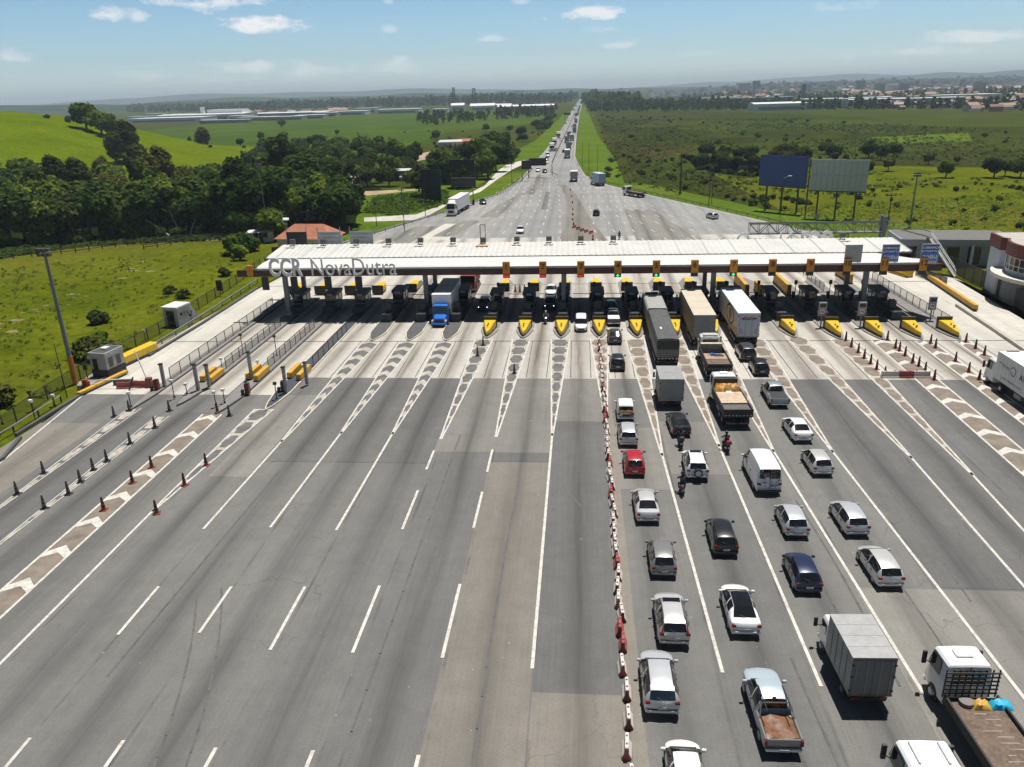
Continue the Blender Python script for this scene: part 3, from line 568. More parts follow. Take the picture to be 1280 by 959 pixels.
for k in range(-6, 10):
    x = BX[k]; yf = 98.6 if k >= -3 else 97.6
    if k >= 6: yf = 97.8
    o = thing('toll_island', 'raised concrete toll island ' + PLACE[k], 'traffic island', (x, 0, 0), 0, 'toll islands')
    P = [(a, b) for a, b in nose_poly(1.15, yf-2.6, yf+2)][:-1]
    P0 = [(-1.15, 126.5), (-1.15, yf+2)]
    front = [(-1.15*(i/6)**.6, (yf-2.4)+3.6*(i/6)) for i in range(6, -1, -1)]
    outline = front + [(-a, b) for a, b in reversed(front[:-1])] + [(1.15, 127), (0, 130), (-1.15, 127)]
    MB().prism(outline, 0.0, .16).obj('kerb', KEDGE if k < -3 else KERB, o)
    inner = [(a*.86, b+(.22 if b < 110 else -.2)) for a, b in outline]
    MB().prism(inner, .1, .175).obj('deck', KERBD if k < -3 else M('island_deck', (.20, .19, .18), .85, var=.2), o)
    if k >= -3:
        lab = 'yellow impact nose with a tapered tip ' + PLACE[k]
        low = k >= 5
        if nose is None or (low and not nose.get('low')):
            nose = thing('impact_nose', lab, 'crash barrier', (x, yf, .17), 0, 'yellow impact noses facing the queue')
            if low: nose['low'] = 1
            front = [(-.82*(i/6)**.62, -1.9+4.2*(i/6)) for i in range(6, -1, -1)]
            ol = front + [(-a, b) for a, b in reversed(front[:-1])]
            MB().prism(ol, .18, 1.0, lambda X, Y: .66+.42*min(1, max(0, (Y+1.9)/3))).obj('shell', YEL, nose, bevel=.06)
            MB().prism([(a*1.03, b*1.01-.02) for a, b in ol], -.01, .2).obj('base', KERBD, nose)
            MB().box(-.9, .9, 2.32, 2.62, 0, 1.45).obj('back_wall', BLACK, nose)
            for j in range(2): MB().cyl((-.05+.1*j*0, -.4+.9*j, .98), (-.05, -.4+.9*j, 1.13), .09 if not (low and j == 0) else .14, n=8).obj('cap', BLACK, nose)
            MB().box(-.85, .85, 2.3, 2.33, 1.46, 1.54).obj('rail', STEEL, nose)
        else: dup(nose, (x, yf, .17), 0, lab)
    # booth
    if k <= 8:
        lab = 'dark toll booth under the canopy on the island ' + PLACE[k]
        by = 111.5 if k >= -3 else 113.5
        if booth is None:
            booth = thing('toll_booth', lab, 'toll booth', (x, by, .17), 0, 'toll booths')
            MB().box(-.8, .8, -1.6, 1.6, 0, 1.05).obj('wall', BOOTH, booth, bevel=.03)
            MB().box(-.78, .78, -1.58, 1.58, 1.06, 2.15).obj('window', GLASS, booth)
            m_ = MB()
            for sx_ in (-.79, .79):
                for sy in (-1.58, 0, 1.58): m_.bar((sx_, sy, 1.05), (sx_, sy, 2.16), .09)
            m_.obj('window_frame', BOOTH, booth)
            MB().box(-.95, .95, -1.8, 1.8, 2.16, 2.62).obj('roof', BROOF, booth, bevel=.05)
            MB().box(-.35, .35, -1.95, -1.65, 2.2, 2.5).obj('air_conditioner', GREYP, booth)
            MB().box(-.84, .84, -3.4, -1.7, 0, .85).obj('guard_wall', STEEL_D, booth)
        else: dup(booth, (x, by, .17), 0, lab)
    if k >= -9:
        lab = 'yellow exit nose seen below the canopy ' + PLACE[k]
        if rnose is None:
            rnose = thing('exit_nose', lab, 'crash barrier', (x, 123.5, .17), 0, 'yellow noses at the exit end')
            ol = [(-.75, -2.0), (.75, -2.0), (.75, 0), (.5, 1.6), (0, 2.6), (-.5, 1.6), (-.75, 0)]
            MB().prism(ol, .15, 1.0).obj('shell', YEL, rnose, bevel=.05)
            MB().prism([(a*1.04, b*1.02) for a, b in ol], 0, .16).obj('base', KERBD, rnose)
            MB().box(-.9, .9, -2.3, -2.02, 0, 1.3).obj('back_wall', BLACK, rnose)
        elif k < 5: dup(rnose, (x, 123.5, .17), 0, lab)
AVW = {-7: 'with the blue-black nose', -8: 'second in from the beige side lane', -9: 'next to the outermost one', -10: 'nearest the beige side lane'}
for k in (-7, -8, -9, -10):
    dup(rnose, (LX[k]+.4, 122.5, .17), 0, 'yellow exit nose on the fenced divider '+AVW[k])
    if k > -10: dup(booth, (LX[k]+.3, 112.0, .17), 0, 'dark toll booth on the fenced divider '+AVW[k])
    t = thing('hanging_display', 'dark display hung over the fenced divider '+AVW[k], 'display', (LX[k]+1.2, 107.4, 0), 0, 'dark displays below the fascia')
    MB().box(-.5, .5, -.12, .12, 4.0, 5.9).obj('panel', BLACK, t, bevel=.03); MB().bar((0, 0, 5.85), (0, 0, 6.5), .1).obj('hanger', STEEL_D, t)
gate = None
for k in range(-5, 9):
    x = BX[k]; lab = 'thin boom gate under the canopy at the island '+PLACE[k]
    if gate is None:
        gate = thing('lane_gate', lab, 'gate', (x-.9, 115.6, .17), 0, 'boom gates of the toll lanes')
        MB().box(-.2, .2, -.2, .2, 0, 1.05).obj('cabinet', STEEL_D, gate, bevel=.03); MB().bar((-.1, 0, .92), (-2.7, 0, .96), .08).obj('arm', M('arm_grey', (.4, .2, .18), .5), gate); MB().bar((.5, 1.0, 0), (.5, 1.0, 2.3), .09).obj('signal_post', STEEL_D, gate); MB().box(.3, .7, .85, 1.1, 1.9, 2.5).obj('signal', BLACK, gate)
    else: dup(gate, (x-.9, 115.6, .17), 0, lab)
cab2 = None
for k in range(-6, 9):
    x = BX[k]; lab = 'black equipment cabinet on the island '+PLACE[k]
    if cab2 is None:
        cab2 = thing('equipment_cabinet', lab, 'cabinet', (x, 105.2, .17), 0, 'equipment cabinets of the toll lanes')
        MB().box(-.7, .7, -1.5, 1.5, 0, 1.15).obj('crash_block', STEEL_D, cab2, bevel=.05); MB().box(-.4, .4, .3, 1.3, 1.15, 2.2).obj('cabinet', BROOF, cab2, bevel=.04); MB().bar((-.5, -1.1, 1.1), (-.5, -1.1, 2.6), .1).obj('sensor_post', STEEL_D, cab2)
    else: dup(cab2, (x, 105.2, .17), 0, lab)
# small things on islands: speed-limit posts
def limit_post(x, y, k):
    t = thing('speed_display', 'grey display post with a round 40 limit sign ' + PLACE[k], 'traffic sign', (x, y, .1), 0, 'speed displays at the automatic lanes')
    MB().bar((0, 0, 0), (0, 0, 1.6), .14).obj('post', STEEL, t)
    MB().box(-.5, .5, -.1, .1, 1.5, 3.3).obj('panel', GREYP, t, bevel=.03)
    MB().box(-.38, .38, -.13, -.1, 2.62, 3.1).obj('display', BLACK, t)
    d = MB().cyl((0, -.10, 2.05), (0, -.13, 2.05), .42, n=16).obj('disc', WHT, t)
    m_ = MB(); n = 18
    for i in range(n):
        a, b = 2*PI*i/n, 2*PI*(i+1)/n
        m_.add([(.42*math.cos(a), -.135, 2.05+.42*math.sin(a)), (.42*math.cos(b), -.135, 2.05+.42*math.sin(b)), (.33*math.cos(b), -.135, 2.05+.33*math.sin(b)), (.33*math.cos(a), -.135, 2.05+.33*math.sin(a))], [(0, 1, 2, 3)])
    m_.obj('red_ring', M('ring_red', (.45, .06, .05), .5), d)
    lettering('lettering', '40', .45, BLACK, d, (0, -.14, 2.05), (PI/2, 0, 0), extrude=.004, bold=.01)
limit_post(31.6, 101.0, 6); limit_post(36.6, 101.0, 7); limit_post(46.4, 103.6, 9)
# ------------------------------------------------------------------ automatic lanes at the lettered end: long islands with fences
MESH, nt, b = newmat('fence_mesh'); b.inputs['Base Color'].default_value = (.30, .29, .25, 1); b.inputs['Roughness'].default_value = .7
tr = nn(nt, 'ShaderNodeBsdfTransparent'); mx = nn(nt, 'ShaderNodeMixShader'); mx.inputs[0].default_value = .42
nt.links.new(tr.outputs[0], mx.inputs[1]); nt.links.new(b.outputs[0], mx.inputs[2]); nt.links.new(mx.outputs[0], nt.nodes['Material Output'].inputs[0])
MESHD = MESH.copy(); MESHD.name = 'fence_mesh_dark'; MESHD.node_tree.nodes['Principled BSDF'].inputs['Base Color'].default_value = (.03, .032, .03, 1)
for n_ in MESHD.node_tree.nodes:
    if n_.type == 'MIX_SHADER': n_.inputs[0].default_value = .88
def fence(pts, h, label, step=2.4, mesh=None, post=STEEL_D, cat='fence', z0=.0, group=None, pw=.07, name='mesh_fence'):
    P = [Vector(p) if len(p) == 3 else Vector((p[0], p[1], z0)) for p in pts]
    t = thing(name, label, cat, P[0], 0, group); posts = []; m_ = MB()
    for a, b in zip(P[:-1], P[1:]):
        n = max(1, round((b-a).length/step))
        for i in range(n): posts.append(a.lerp(b, i/n))
        m_.add([a-P[0]+Vector((0, 0, .05)), b-P[0]+Vector((0, 0, .05)), b-P[0]+Vector((0, 0, h-.03)), a-P[0]+Vector((0, 0, h-.03))], [(0, 1, 2, 3)])
    posts.append(P[-1]); m_.obj('mesh_panel', mesh or MESH, t, fixn=False)
    me = MB().bar((0, 0, 0), (0, 0, h), pw).mesh('post', post)
    for p in posts[:60]: o = link('post', me, t); o.location = p-P[0]
    r_ = MB()
    for a, b in zip(P[:-1], P[1:]): r_.bar(a-P[0]+Vector((0, 0, h)), b-P[0]+Vector((0, 0, h)), .05)
    r_.obj('top_rail', post, t)
    return t
ISL = {-7: (-32.0, 71.5, 118), -8: (-36.8, 70.5, 112), -9: (-42.0, 72.5, 118), -10: (-46.5, 71.0, 120)}
IW = {-7: 'pointed blue-black nose', -8: 'second fenced lane divider', -9: 'third fenced lane divider', -10: 'outermost lane divider by the beige side lane'}
for k, (x, y0, y1) in ISL.items():
    w = .95 if k != -10 else .6
    o = thing('lane_divider', 'long kerbed island with mesh fence, ' + ('with a ' if k == -7 else 'the ') + IW[k], 'traffic island', (x, 0, 0), 0, 'islands of the automatic lanes')
    fr = [(-w*(i/6)**.6, y0+5.0*(i/6)) for i in range(6, -1, -1)]
    ol = fr + [(-a, b) for a, b in reversed(fr[:-1])] + [(w, y1), (-w, y1)]
    MB().prism(ol, 0, .17).obj('kerb', KEDGE if k == -7 else KERBD, o)
    MB().prism([(a*.84, b+(.3 if b < 100 else -.1)) for a, b in ol], .1, .18).obj('deck', M('deck_slate', (.05, .055, .075), .6) if k == -7 else M('island_deck'), o)
fence([(-31.3, 85), (-31.3, 99)], 1.25, 'low mesh fence on the divider with the blue-black nose', 1.9, z0=.17, group='mesh fences of the automatic lanes')
fence([(-36.4, 84), (-36.4, 101)], 1.35, 'low mesh fence along the second divider from the beige side lane', 1.9, z0=.17, group='mesh fences of the automatic lanes')
fence([(-41.6, 84), (-41.6, 102)], 1.35, 'low mesh fence along the divider next to the outermost one', 1.9, z0=.17, group='mesh fences of the automatic lanes')
fence([(-46.4, 80), (-46.4, 112)], 1.5, 'long pale mesh fence beside the bare beige side lane', 2.4, z0=.17, group='mesh fences of the automatic lanes')
fence([(47.6, 101), (46.9, 127)], 1.5, 'pale mesh fence beside the bare outer lane at the numbered end', 2.2, z0=.05)
fence([(37.4, 120), (37.2, 140)], 1.2, 'mesh fence beyond the canopy near lane board ten', 2.2, z0=.1)
# yellow barrier pairs on those islands
def yellow_block(x, y, L, lab, group='yellow barrier blocks of the automatic lanes', rz=0, m=YEL_O, name='yellow_barrier'):
    t = thing(name, lab, 'barrier', (x, y, .17), rz, group)
    MB().xprism([(-L/2, 0), (L/2, 0), (L/2, .75), (-L/2, .75)], -.28, .28).obj('block', m, t, bevel=.06)
    MB().box(-.3, .3, -L/2-.02, L/2+.02, -.02, .14).obj('base', KERBD, t)
    return t
for x, y, side in ((-31.4, 81.8, 'outer'), (-32.7, 82.4, 'inner')): yellow_block(x, y, 3.6, 'yellow block barrier on the blue-black nosed divider, %s one of its pair' % side)
for x, y, side in ((-36.2, 81.4, 'outer'), (-37.4, 82.0, 'inner')): yellow_block(x, y, 3.6, 'yellow block barrier on the second fenced divider, %s one of its pair' % side)
for x, y, side in ((-41.3, 80.6, 'outer'), (-42.4, 81.1, 'inner')): yellow_block(x, y, 3.4, 'yellow block barrier on the third fenced divider, %s one of its pair' % side)
# kiosks and readers standing on the islands
def reader(x, y, lab, h=2.6, heads=1, name='lane_reader'):
    t = thing(name, lab, 'post', (x, y, .17), 0, 'reader posts of the automatic lanes')
    MB().box(-.16, .16, -.16, .16, 0, h).obj('post', STEEL, t, bevel=.02)
    MB().box(-.2, .2, -.3, .14, h, h+.12).obj('cap', BLACK, t)
    return t
for i, (px, py, h) in enumerate([(262, 484, 2.6), (315, 474, 3.2), (358, 491, 2.9), (384, 480, 2.5), (248, 488, 3.0), (206, 483, 2.6)]):
    p = G(px, py, .17); reader(p.x, p.y, 'square grey reader post, %s of those ahead of the yellow block pairs' % nth(i+1), h)
def thin_lamp(p, h, lab, top=True, group='slim lane posts', name='lane_post'):
    t = thing(name, lab, 'post', p, 0, group)
    MB().cyl((0, 0, 0), (0, 0, h), .055, .045, 7).obj('pole', STEEL_D, t)
    MB().box(-.16, .16, -.14, .14, h, h+.28).obj('head', WHT if top else BLACK, t)
    MB().cyl((0, 0, 0), (0, 0, .15), .14, .12, 8).obj('foot', BLACK, t)
for i, (px, py, yt) in enumerate([(304, 443, 420), (346, 445, 422), (323, 462, 453), (278, 462, 450), (270, 507, 492), (281, 504, 489), (218, 497, 478), (234, 493, 482), (164, 509, 493), (346, 499, 481)]):
    thin_lamp(G(px, py, .17), height_at(px, py, yt), 'slim post with a small box head %s' % ['by the canopy shadow on the third divider', 'by the canopy shadow on the second divider', 'beside the yellow pair of the second divider', 'beside the yellow pair of the third divider',
        'at the tip of the second divider, nearer one', 'at the tip of the second divider, farther one', 'at the tip of the third divider, nearer one', 'at the tip of the third divider, farther one', 'at the tip of the outermost divider', 'on the blue-black nose'][i], i not in (0, 1, 9))
def kiosk(px, py, lab):
    p = G(px, py, .17); t = thing('gate_cabinet', lab, 'gate machine', p, 0, 'gate machines of the automatic lanes')
    MB().box(-.25, .25, -.25, .25, 0, 1.05).obj('cabinet', M('cabinet_red', (.20, .045, .02), .5), t, bevel=.03)
    MB().box(-.22, .22, -.22, .22, 1.06, 1.2).obj('lid', BLACK, t)
    MB().box(-.5, -.26, -.6, -.3, 0, .6).obj('battery_box', BLACK, t)
kiosk(355, 489, 'rust red gate cabinet on the blue-black nose'); kiosk(310, 492, 'rust red gate cabinet on the second divider'); kiosk(197, 487, 'rust red gate cabinet at the end of the outermost divider')
# noses and guard blocks at the numbered end
for x, y, L, lab in ((25.4, 122, 9, 'tall yellow guard wall beyond the canopy under lane board eight'), (27.4, 119, 4, 'short yellow guard wall beside steps under lane board eight'), (31.6, 122, 9, 'tall yellow guard wall beyond the canopy under lane board nine'), (42.8, 128, 7, 'tall yellow guard wall beyond the canopy under lane board eleven')):
    t = thing('guard_wall', lab, 'barrier', (x, y, .1), math.radians(0), 'yellow guard walls at the exit end')
    MB().box(-.3, .3, -L/2, L/2, 0, 1.6).obj('wall', YEL_O, t, bevel=.04); MB().box(-.34, .34, -L/2-.03, L/2+.03, 0, .25).obj('base', KERBD, t)
t = thing('attenuator', 'round yellow water-filled crash cushion beside the outer lane under lane board twelve', 'crash barrier', (53.0, 131.5, 0), .3)
MB().cyl((0, -2.2, .75), (0, 2.2, .75), .75, .75, 12).obj('drum', YEL, t, smooth=40, bevel=.08); MB().box(-.8, .8, -2, 2, 0, .3).obj('base', YEL_O, t); MB().cyl((-.1, .4, 1.4), (-.1, .4, 1.75), .2, .15, 8).obj('valve', BLACK, t)
yellow_block(55.3, 119.5, 22, 'long low yellow kerb barrier along the outer lane at the numbered end', None, math.radians(-4.5), YEL_O, 'kerb_barrier')
# ------------------------------------------------------------------ red and white water barriers down the middle of the road
RED = M('barrier_red', (.36, .075, .065), .5, var=.2, dirt=(.35, .12, .1)); WPL = M('barrier_white', (.70, .64, .58), .5, var=.12, dirt=(.5, .42, .36)); BDARK = M('barrier_dark', (.13, .03, .025), .6)
prof = [(-.24, 0), (.24, 0), (.24, .14), (.11, .4), (.09, .76), (-.09, .76), (-.11, .4), (-.24, .14)]
def water_barrier(main, end, name):
    t = thing('water_barrier', 'x', 'barrier', (0, 0, 0), 0, 'water barriers down the middle of the road')
    m_ = MB(); n = len(prof); m_.loft([[(x, y, z) for x, z in prof] for y in (-.5, .5)]); m_.obj('shell', main, t, bevel=.03)
    m_ = MB(); m_.loft([[(x*.9, y, z*.93+.02) for x, z in prof] for y in (-.535, -.505)]); m_.obj('end_socket', end, t)
    for y in (-.25, .25): MB().cyl((0, y, .75), (0, y, .80), .05, n=8).obj('filler_cap', end, t)
    return t
wb = {'r': water_barrier(RED, BDARK, 'r'), 'w': water_barrier(WPL, BDARK, 'w'), 'q': water_barrier(WPL, RED, 'q')}
used = set()
ys = []; y = 27.4
while y < 95.5:
    ys.append(y); y += 1.28+.18*random.random()+(.5 if y < 36 else 0)
seq = ['w', 'q', 'w', 'w', 'q', 'r', 'r', 'w', 'q', 'w', 'w', 'r', 'w', 'q', 'w', 'w', 'q', 'w', 'r', 'w', 'q', 'w', 'r', 'w']
for i, y in enumerate(ys):
    c = seq[i % len(seq)]; pos = (2.45+.2*min(1, (y-27)/20)+random.uniform(-.09, .09), y, .0); rz = random.uniform(-.12, .12)
    lab = '%s water barrier, %s in the mid-road row from the near end' % ({'r': 'red', 'w': 'white', 'q': 'white red-ended'}[c], nth(i+1))
    if c not in used: used.add(c); wb[c].location = pos; wb[c].rotation_euler = (0, 0, rz); wb[c]['label'] = lab
    else: dup(wb[c], pos, rz, lab)
for i, (px, py) in enumerate([(718, 285), (723, 287), (728, 289), (733, 290.5), (739, 292)]):
    p = G(px, py); dup(wb['r'], p, -.75, 'dark red barrier in the slanting row beyond the canopy, %s from the kink' % nth(i+1), 'red barriers beyond the canopy', (.9, 1.1, .8))
for i, (px, py) in enumerate([(713, 238), (714.5, 246), (715.5, 254), (716, 262), (716, 269), (715.8, 275), (717, 281), (741, 296), (741, 300)]):
    dup(wb['w' if i % 2 else 'r'], G(px, py), .1, 'small barrier on the beige strip beyond the canopy, %s along from its far end' % nth(i+1), 'small barriers beyond the canopy', .85)
# blocks closing lanes
def closing(px, py, rz, c, lab, L=1.0): 
    o = dup(wb[c], G(px, py), rz, lab, 'barriers closing lanes', (1.2, 1.2*L, 1.0)); return o
closing(1130.5, 472, PI/2, 'r', 'red barrier lying across the closed lane beside white ones', 1.6)
closing(1112, 472, PI/2, 'w', 'grey white barrier across the closed lane, on the booth queue side of the red one', 1.5); closing(1150, 472, PI/2, 'w', 'grey white barrier across the closed lane, on the truck side of the red one', 1.5)
closing(155.5, 485.5, PI/2+.1, 'r', 'red barrier under a dark box on the beige side lane', 1.3); closing(179, 484, PI/2, 'r', 'long dark red barrier beside the divider end on the beige side lane', 2.4)
# ------------------------------------------------------------------ traffic cones
CONE = M('cone_orange', (.20, .035, .02), .6, var=.15); CBLK = M('cone_black', (.025, .022, .022), .6)
def cone_proto(stripes):
    t = thing('traffic_cone', 'x', 'cone', (0, 0, 0), 0, 'tall traffic cones')
    MB().box(-.28, .28, -.28, .28, 0, .07).obj('foot', CONE if stripes else CBLK, t, bevel=.02)
    MB().lathe([(.17, .07), (.07, 1.15), (.055, 1.2), (0, 1.2)], 9).obj('body', CBLK if not stripes else CONE, t, smooth=60)
    for z in (.3, .62, .92): MB().lathe([(.177-.092*z+.004, z), (.177-.092*(z+.2)+.004, z+.2)], 9).obj('band', CBLK if stripes else M('cone_band', (.12, .11, .10), .5), t, fixn=False)
    return t
cpA, cpB = cone_proto(True), cone_proto(False)
LC = [((22, 618), 'on the free-flow side in the outer row, nearest'), ((55, 592), 'on the free-flow side in the outer row, second nearest'), ((56, 636), 'on the free-flow side in the second row, nearest'), ((86, 618), 'on the free-flow side in the second row, second nearest'), ((101, 603), 'on the free-flow side in the second row, third nearest'), ((117, 588), 'on the free-flow side in the second row, fourth nearest'), ((134, 577), 'on the free-flow side in the second row, fifth nearest'),
      ((163, 555), 'on the free-flow side in the second row, sixth nearest'), ((194, 535), 'on the free-flow side in the second row, seventh nearest'), ((212, 514), 'on the free-flow side in the second row, last before the divider tip'), ((130, 638), 'on the free-flow side in the third row on the chevrons, nearest'), ((166, 604), 'on the free-flow side in the third row on the chevrons, middle'), ((190, 585), 'on the free-flow side in the third row on the chevrons, third'), ((272, 516), 'on the free-flow side in the third row, last before the divider tip'),
      ((287, 520), 'alone beside the tip of the second divider'), ((196, 642), 'on the free-flow side in the fourth row, nearest'), ((231, 607), 'on the free-flow side in the fourth row, middle'), ((258, 582), 'on the free-flow side in the fourth row, farthest'), ((143, 521), 'alone at the end of the outer lane'), ((162, 514), 'alone by the outermost divider tip'), ((597, 445), 'on the diamond hatching past the first yellow nose'), ((604, 432), 'right behind the tip of the first yellow nose'), ((643, 467), 'on the diamond hatching past the second yellow nose')]
fu = set()
def put_cone(pr, pos, lab):
    if pr.name not in fu: fu.add(pr.name); pr.location = pos; pr['label'] = lab
    else: dup(pr, pos, random.uniform(-.4, .4), lab)
for (p, w_) in LC: put_cone(cpB if ('outer row' in w_ or 'second row' in w_ or w_.startswith(('alone', 'right', 'on the diamond'))) else cpA, G(*p), 'tall dark cone ' + w_)
RC = [(1057, 426), (1064, 434), (1072.5, 441), (1080, 448), (1088, 455), (1095.5, 462), (1105.5, 471)]; RC2 = [(1109, 425), (1119, 435.5), (1124, 439), (1131, 445), (1140.5, 454), (1148, 458), (1156, 465), (1167.5, 475)]; RC3 = [(1163, 429.5), (1169, 435), (1194, 452), (1210.5, 465.5), (1223.5, 475)]; RC4 = [(1207, 428), (1219, 436), (1230, 444)]
for rows, w_ in ((RC, 'left of the red closing barrier'), (RC2, 'toward the right end of the closing barriers'), (RC3, 'beside the white lettered truck'), (RC4, 'in front of the white lettered truck cab')):
    for i, p in enumerate(rows): put_cone(cpA, G(*p), 'red and black cone %s, %s from the noses' % (w_, nth(i+1)))
for i, p in enumerate([(644, 365), (650, 365.5), (655.5, 365)]): put_cone(cpA, G(*p), 'cone standing beyond the canopy under lane board one, %s of three' % nth(i+1))
# ------------------------------------------------------------------ vehicles
def paint(name, col, metal=.0, rough=.32): return M('paint_'+name, col, rough, metal, .04, .5, coat=.7)
P_SILVER = paint('silver', (.58, .595, .61), .35); P_SILVER2 = paint('silver_warm', (.62, .615, .60), .35); P_GREY = paint('grey', (.27, .265, .26), .4); P_WHITE = paint('white', (.82, .82, .81)); P_BLACK = paint('black', (.012, .012, .014))
P_NAVY = paint('navy', (.016, .026, .075), .2); P_RED = paint('red', (.42, .012, .025)); P_BLUEG = paint('pale_blue', (.52, .61, .66), .35); P_DGREY = paint('dark_grey', (.07, .073, .078), .4); P_BLUE = paint('truck_blue', (.01, .16, .62)); P_DBLUE = paint('deep_blue', (.015, .05, .14))
P_STEELB = paint('steel_blue', (.33, .38, .43), .4); P_BEIGE = paint('beige', (.62, .55, .42))
WGLASS = M('car_glass', (.010, .012, .014), .06, var=.05, spec=.7); TYRE = M('tyre', (.016, .016, .016), .85); RIM = M('rim', (.33, .33, .34), .35, .7); PLATE = M('number_plate', (.5, .5, .5), .5)
TAIL = M('tail_lamp', (.17, .008, .008), .25, var=.1); HEAD = M('head_lamp', (.75, .77, .8), .12, var=.05); CHROME = M('chrome', (.6, .6, .6), .2, .9); PLAST = M('bumper_plastic', (.03, .03, .032), .6)
LIT = M('lit_lamp', (1.0, .97, .9), .2, emit=3.0)
# profile rows: y, width factor, bottom, belt, top, half width of top
SHAPES = {
 'hatch': dict(L=3.95, W=1.70, r=.30, ax=(-1.22, 1.25), st=[(-1.97, .80, .42, .60, .63, .50), (-1.93, .93, .30, .80, .86, .60), (-1.86, .98, .25, .93, 1.00, .62), (-1.52, 1, .2, .95, 1.41, .57), (-1.40, 1, .2, .95, 1.47, .57), (-.62, 1, .2, .92, 1.50, .575), (-.22, 1, .2, .915, 1.505, .575), (-.12, 1, .2, .91, 1.505, .575), (.42, 1, .2, .90, 1.45, .565), (1.12, .985, .2, .90, .97, .64), (1.55, .96, .2, .82, .88, .60), (1.84, .88, .24, .69, .74, .52), (1.97, .72, .32, .55, .60, .40)], rw=(2, 3), ws=(8, 9), sw=[(3, 5), (5, 6), (7, 9)]),
 'sedan': dict(L=4.5, W=1.76, r=.31, ax=(-1.33, 1.36), st=[(-2.25, .80, .42, .62, .66, .52), (-2.2, .93, .3, .84, .90, .62), (-2.1, .97, .25, .95, 1.00, .66), (-1.62, 1, .2, .96, 1.04, .66), (-1.0, 1, .2, .95, 1.40, .56), (-.75, 1, .2, .94, 1.45, .565), (-.3, 1, .2, .92, 1.47, .57), (-.2, 1, .2, .92, 1.47, .57), (.4, 1, .2, .91, 1.42, .56), (1.15, .985, .2, .90, .98, .66), (1.7, .96, .2, .81, .88, .62), (2.1, .87, .24, .68, .74, .54), (2.25, .7, .32, .55, .6, .4)], rw=(3, 4), ws=(8, 9), sw=[(4, 6), (7, 9)]),
 'suv': dict(L=4.35, W=1.82, r=.35, ax=(-1.3, 1.33), st=[(-2.17, .82, .48, .70, .74, .55), (-2.13, .94, .36, .92, .98, .64), (-2.08, .98, .3, 1.05, 1.12, .66), (-1.86, 1, .26, 1.07, 1.58, .61), (-1.72, 1, .26, 1.07, 1.65, .61), (-.85, 1, .26, 1.05, 1.68, .62), (-.3, 1, .26, 1.03, 1.68, .62), (-.2, 1, .26, 1.03, 1.68, .62), (.42, 1, .26, 1.02, 1.61, .61), (1.05, .985, .26, 1.02, 1.10, .68), (1.6, .97, .26, .95, 1.02, .66), (2.02, .9, .3, .83, .9, .58), (2.17, .74, .4, .62, .7, .45)], rw=(2, 3), ws=(8, 9), sw=[(3, 5), (5, 6), (7, 9)]),
 'wagon': dict(L=4.25, W=1.72, r=.31, ax=(-1.28, 1.3), st=[(-2.12, .80, .42, .62, .66, .52), (-2.08, .93, .3, .84, .9, .61), (-2.02, .98, .25, .95, 1.02, .63), (-1.74, 1, .2, .97, 1.42, .58), (-1.6, 1, .2, .96, 1.49, .58), (-.75, 1, .2, .93, 1.53, .585), (-.3, 1, .2, .92, 1.53, .585), (-.2, 1, .2, .92, 1.53, .585), (.42, 1, .2, .91, 1.46, .57), (1.15, .985, .2, .91, .98, .65), (1.65, .96, .2, .82, .88, .61), (1.98, .87, .24, .69, .74, .52), (2.12, .7, .32, .55, .6, .4)], rw=(2, 3), ws=(8, 9), sw=[(3, 5), (5, 6), (7, 9)]),
 'pickup': dict(L=5.2, W=1.84, r=.38, ax=(-1.62, 1.62), st=[(-.62, .97, .42, 1.05, 1.12, .66), (-.55, 1, .42, 1.06, 1.66, .61), (-.40, 1, .42, 1.06, 1.73, .61), (.18, 1, .42, 1.05, 1.76, .62), (.28, 1, .42, 1.05, 1.76, .62), (.82, 1, .42, 1.04, 1.70, .61), (1.38, .985, .42, 1.05, 1.14, .68), (1.95, .975, .42, 1.02, 1.10, .67), (2.4, .93, .45, .95, 1.02, .62), (2.6, .8, .5, .75, .85, .5)], rw=(0, 1), ws=(5, 6), sw=[(1, 3), (4, 6)]),
 'minivan': dict(L=3.9, W=1.66, r=.30, ax=(-1.15, 1.2), st=[(-1.95, .86, .42, .62, .66, .56), (-1.92, .95, .3, .95, 1.02, .66), (-1.88, .98, .25, 1.05, 1.15, .67), (-1.8, 1, .22, 1.05, 1.62, .66), (-1.7, 1, .22, 1.04, 1.72, .66), (-.7, 1, .22, 1.0, 1.76, .66), (-.05, 1, .22, .98, 1.74, .65), (.05, 1, .22, .96, 1.73, .65), (.45, 1, .22, .94, 1.55, .60), (1.05, .985, .22, .92, 1.0, .66), (1.5, .96, .22, .84, .9, .62), (1.82, .88, .26, .7, .76, .54), (1.95, .72, .34, .56, .62, .42)], rw=(2, 3), ws=(8, 9), sw=[(7, 9)]),
 'van': dict(L=5.6, W=1.98, r=.35, ax=(-1.75, 1.85), st=[(-2.8, .90, .45, .75, .8, .72), (-2.77, .97, .35, 1.2, 1.3, .80), (-2.74, .985, .3, 1.3, 1.42, .80), (-2.66, 1, .28, 1.32, 2.2, .78), (-2.5, 1, .28, 1.32, 2.32, .78), (-1.0, 1, .28, 1.3, 2.38, .78), (.6, 1, .28, 1.27, 2.34, .78), (.72, 1, .28, 1.25, 2.32, .78), (1.3, 1, .28, 1.2, 2.12, .72), (2.0, .985, .28, 1.16, 1.26, .76), (2.4, .95, .28, 1.02, 1.1, .70), (2.68, .9, .32, .85, .92, .6), (2.8, .76, .4, .66, .72, .46)], rw=(2, 3), ws=(8, 9), sw=[(7, 9)]),
}
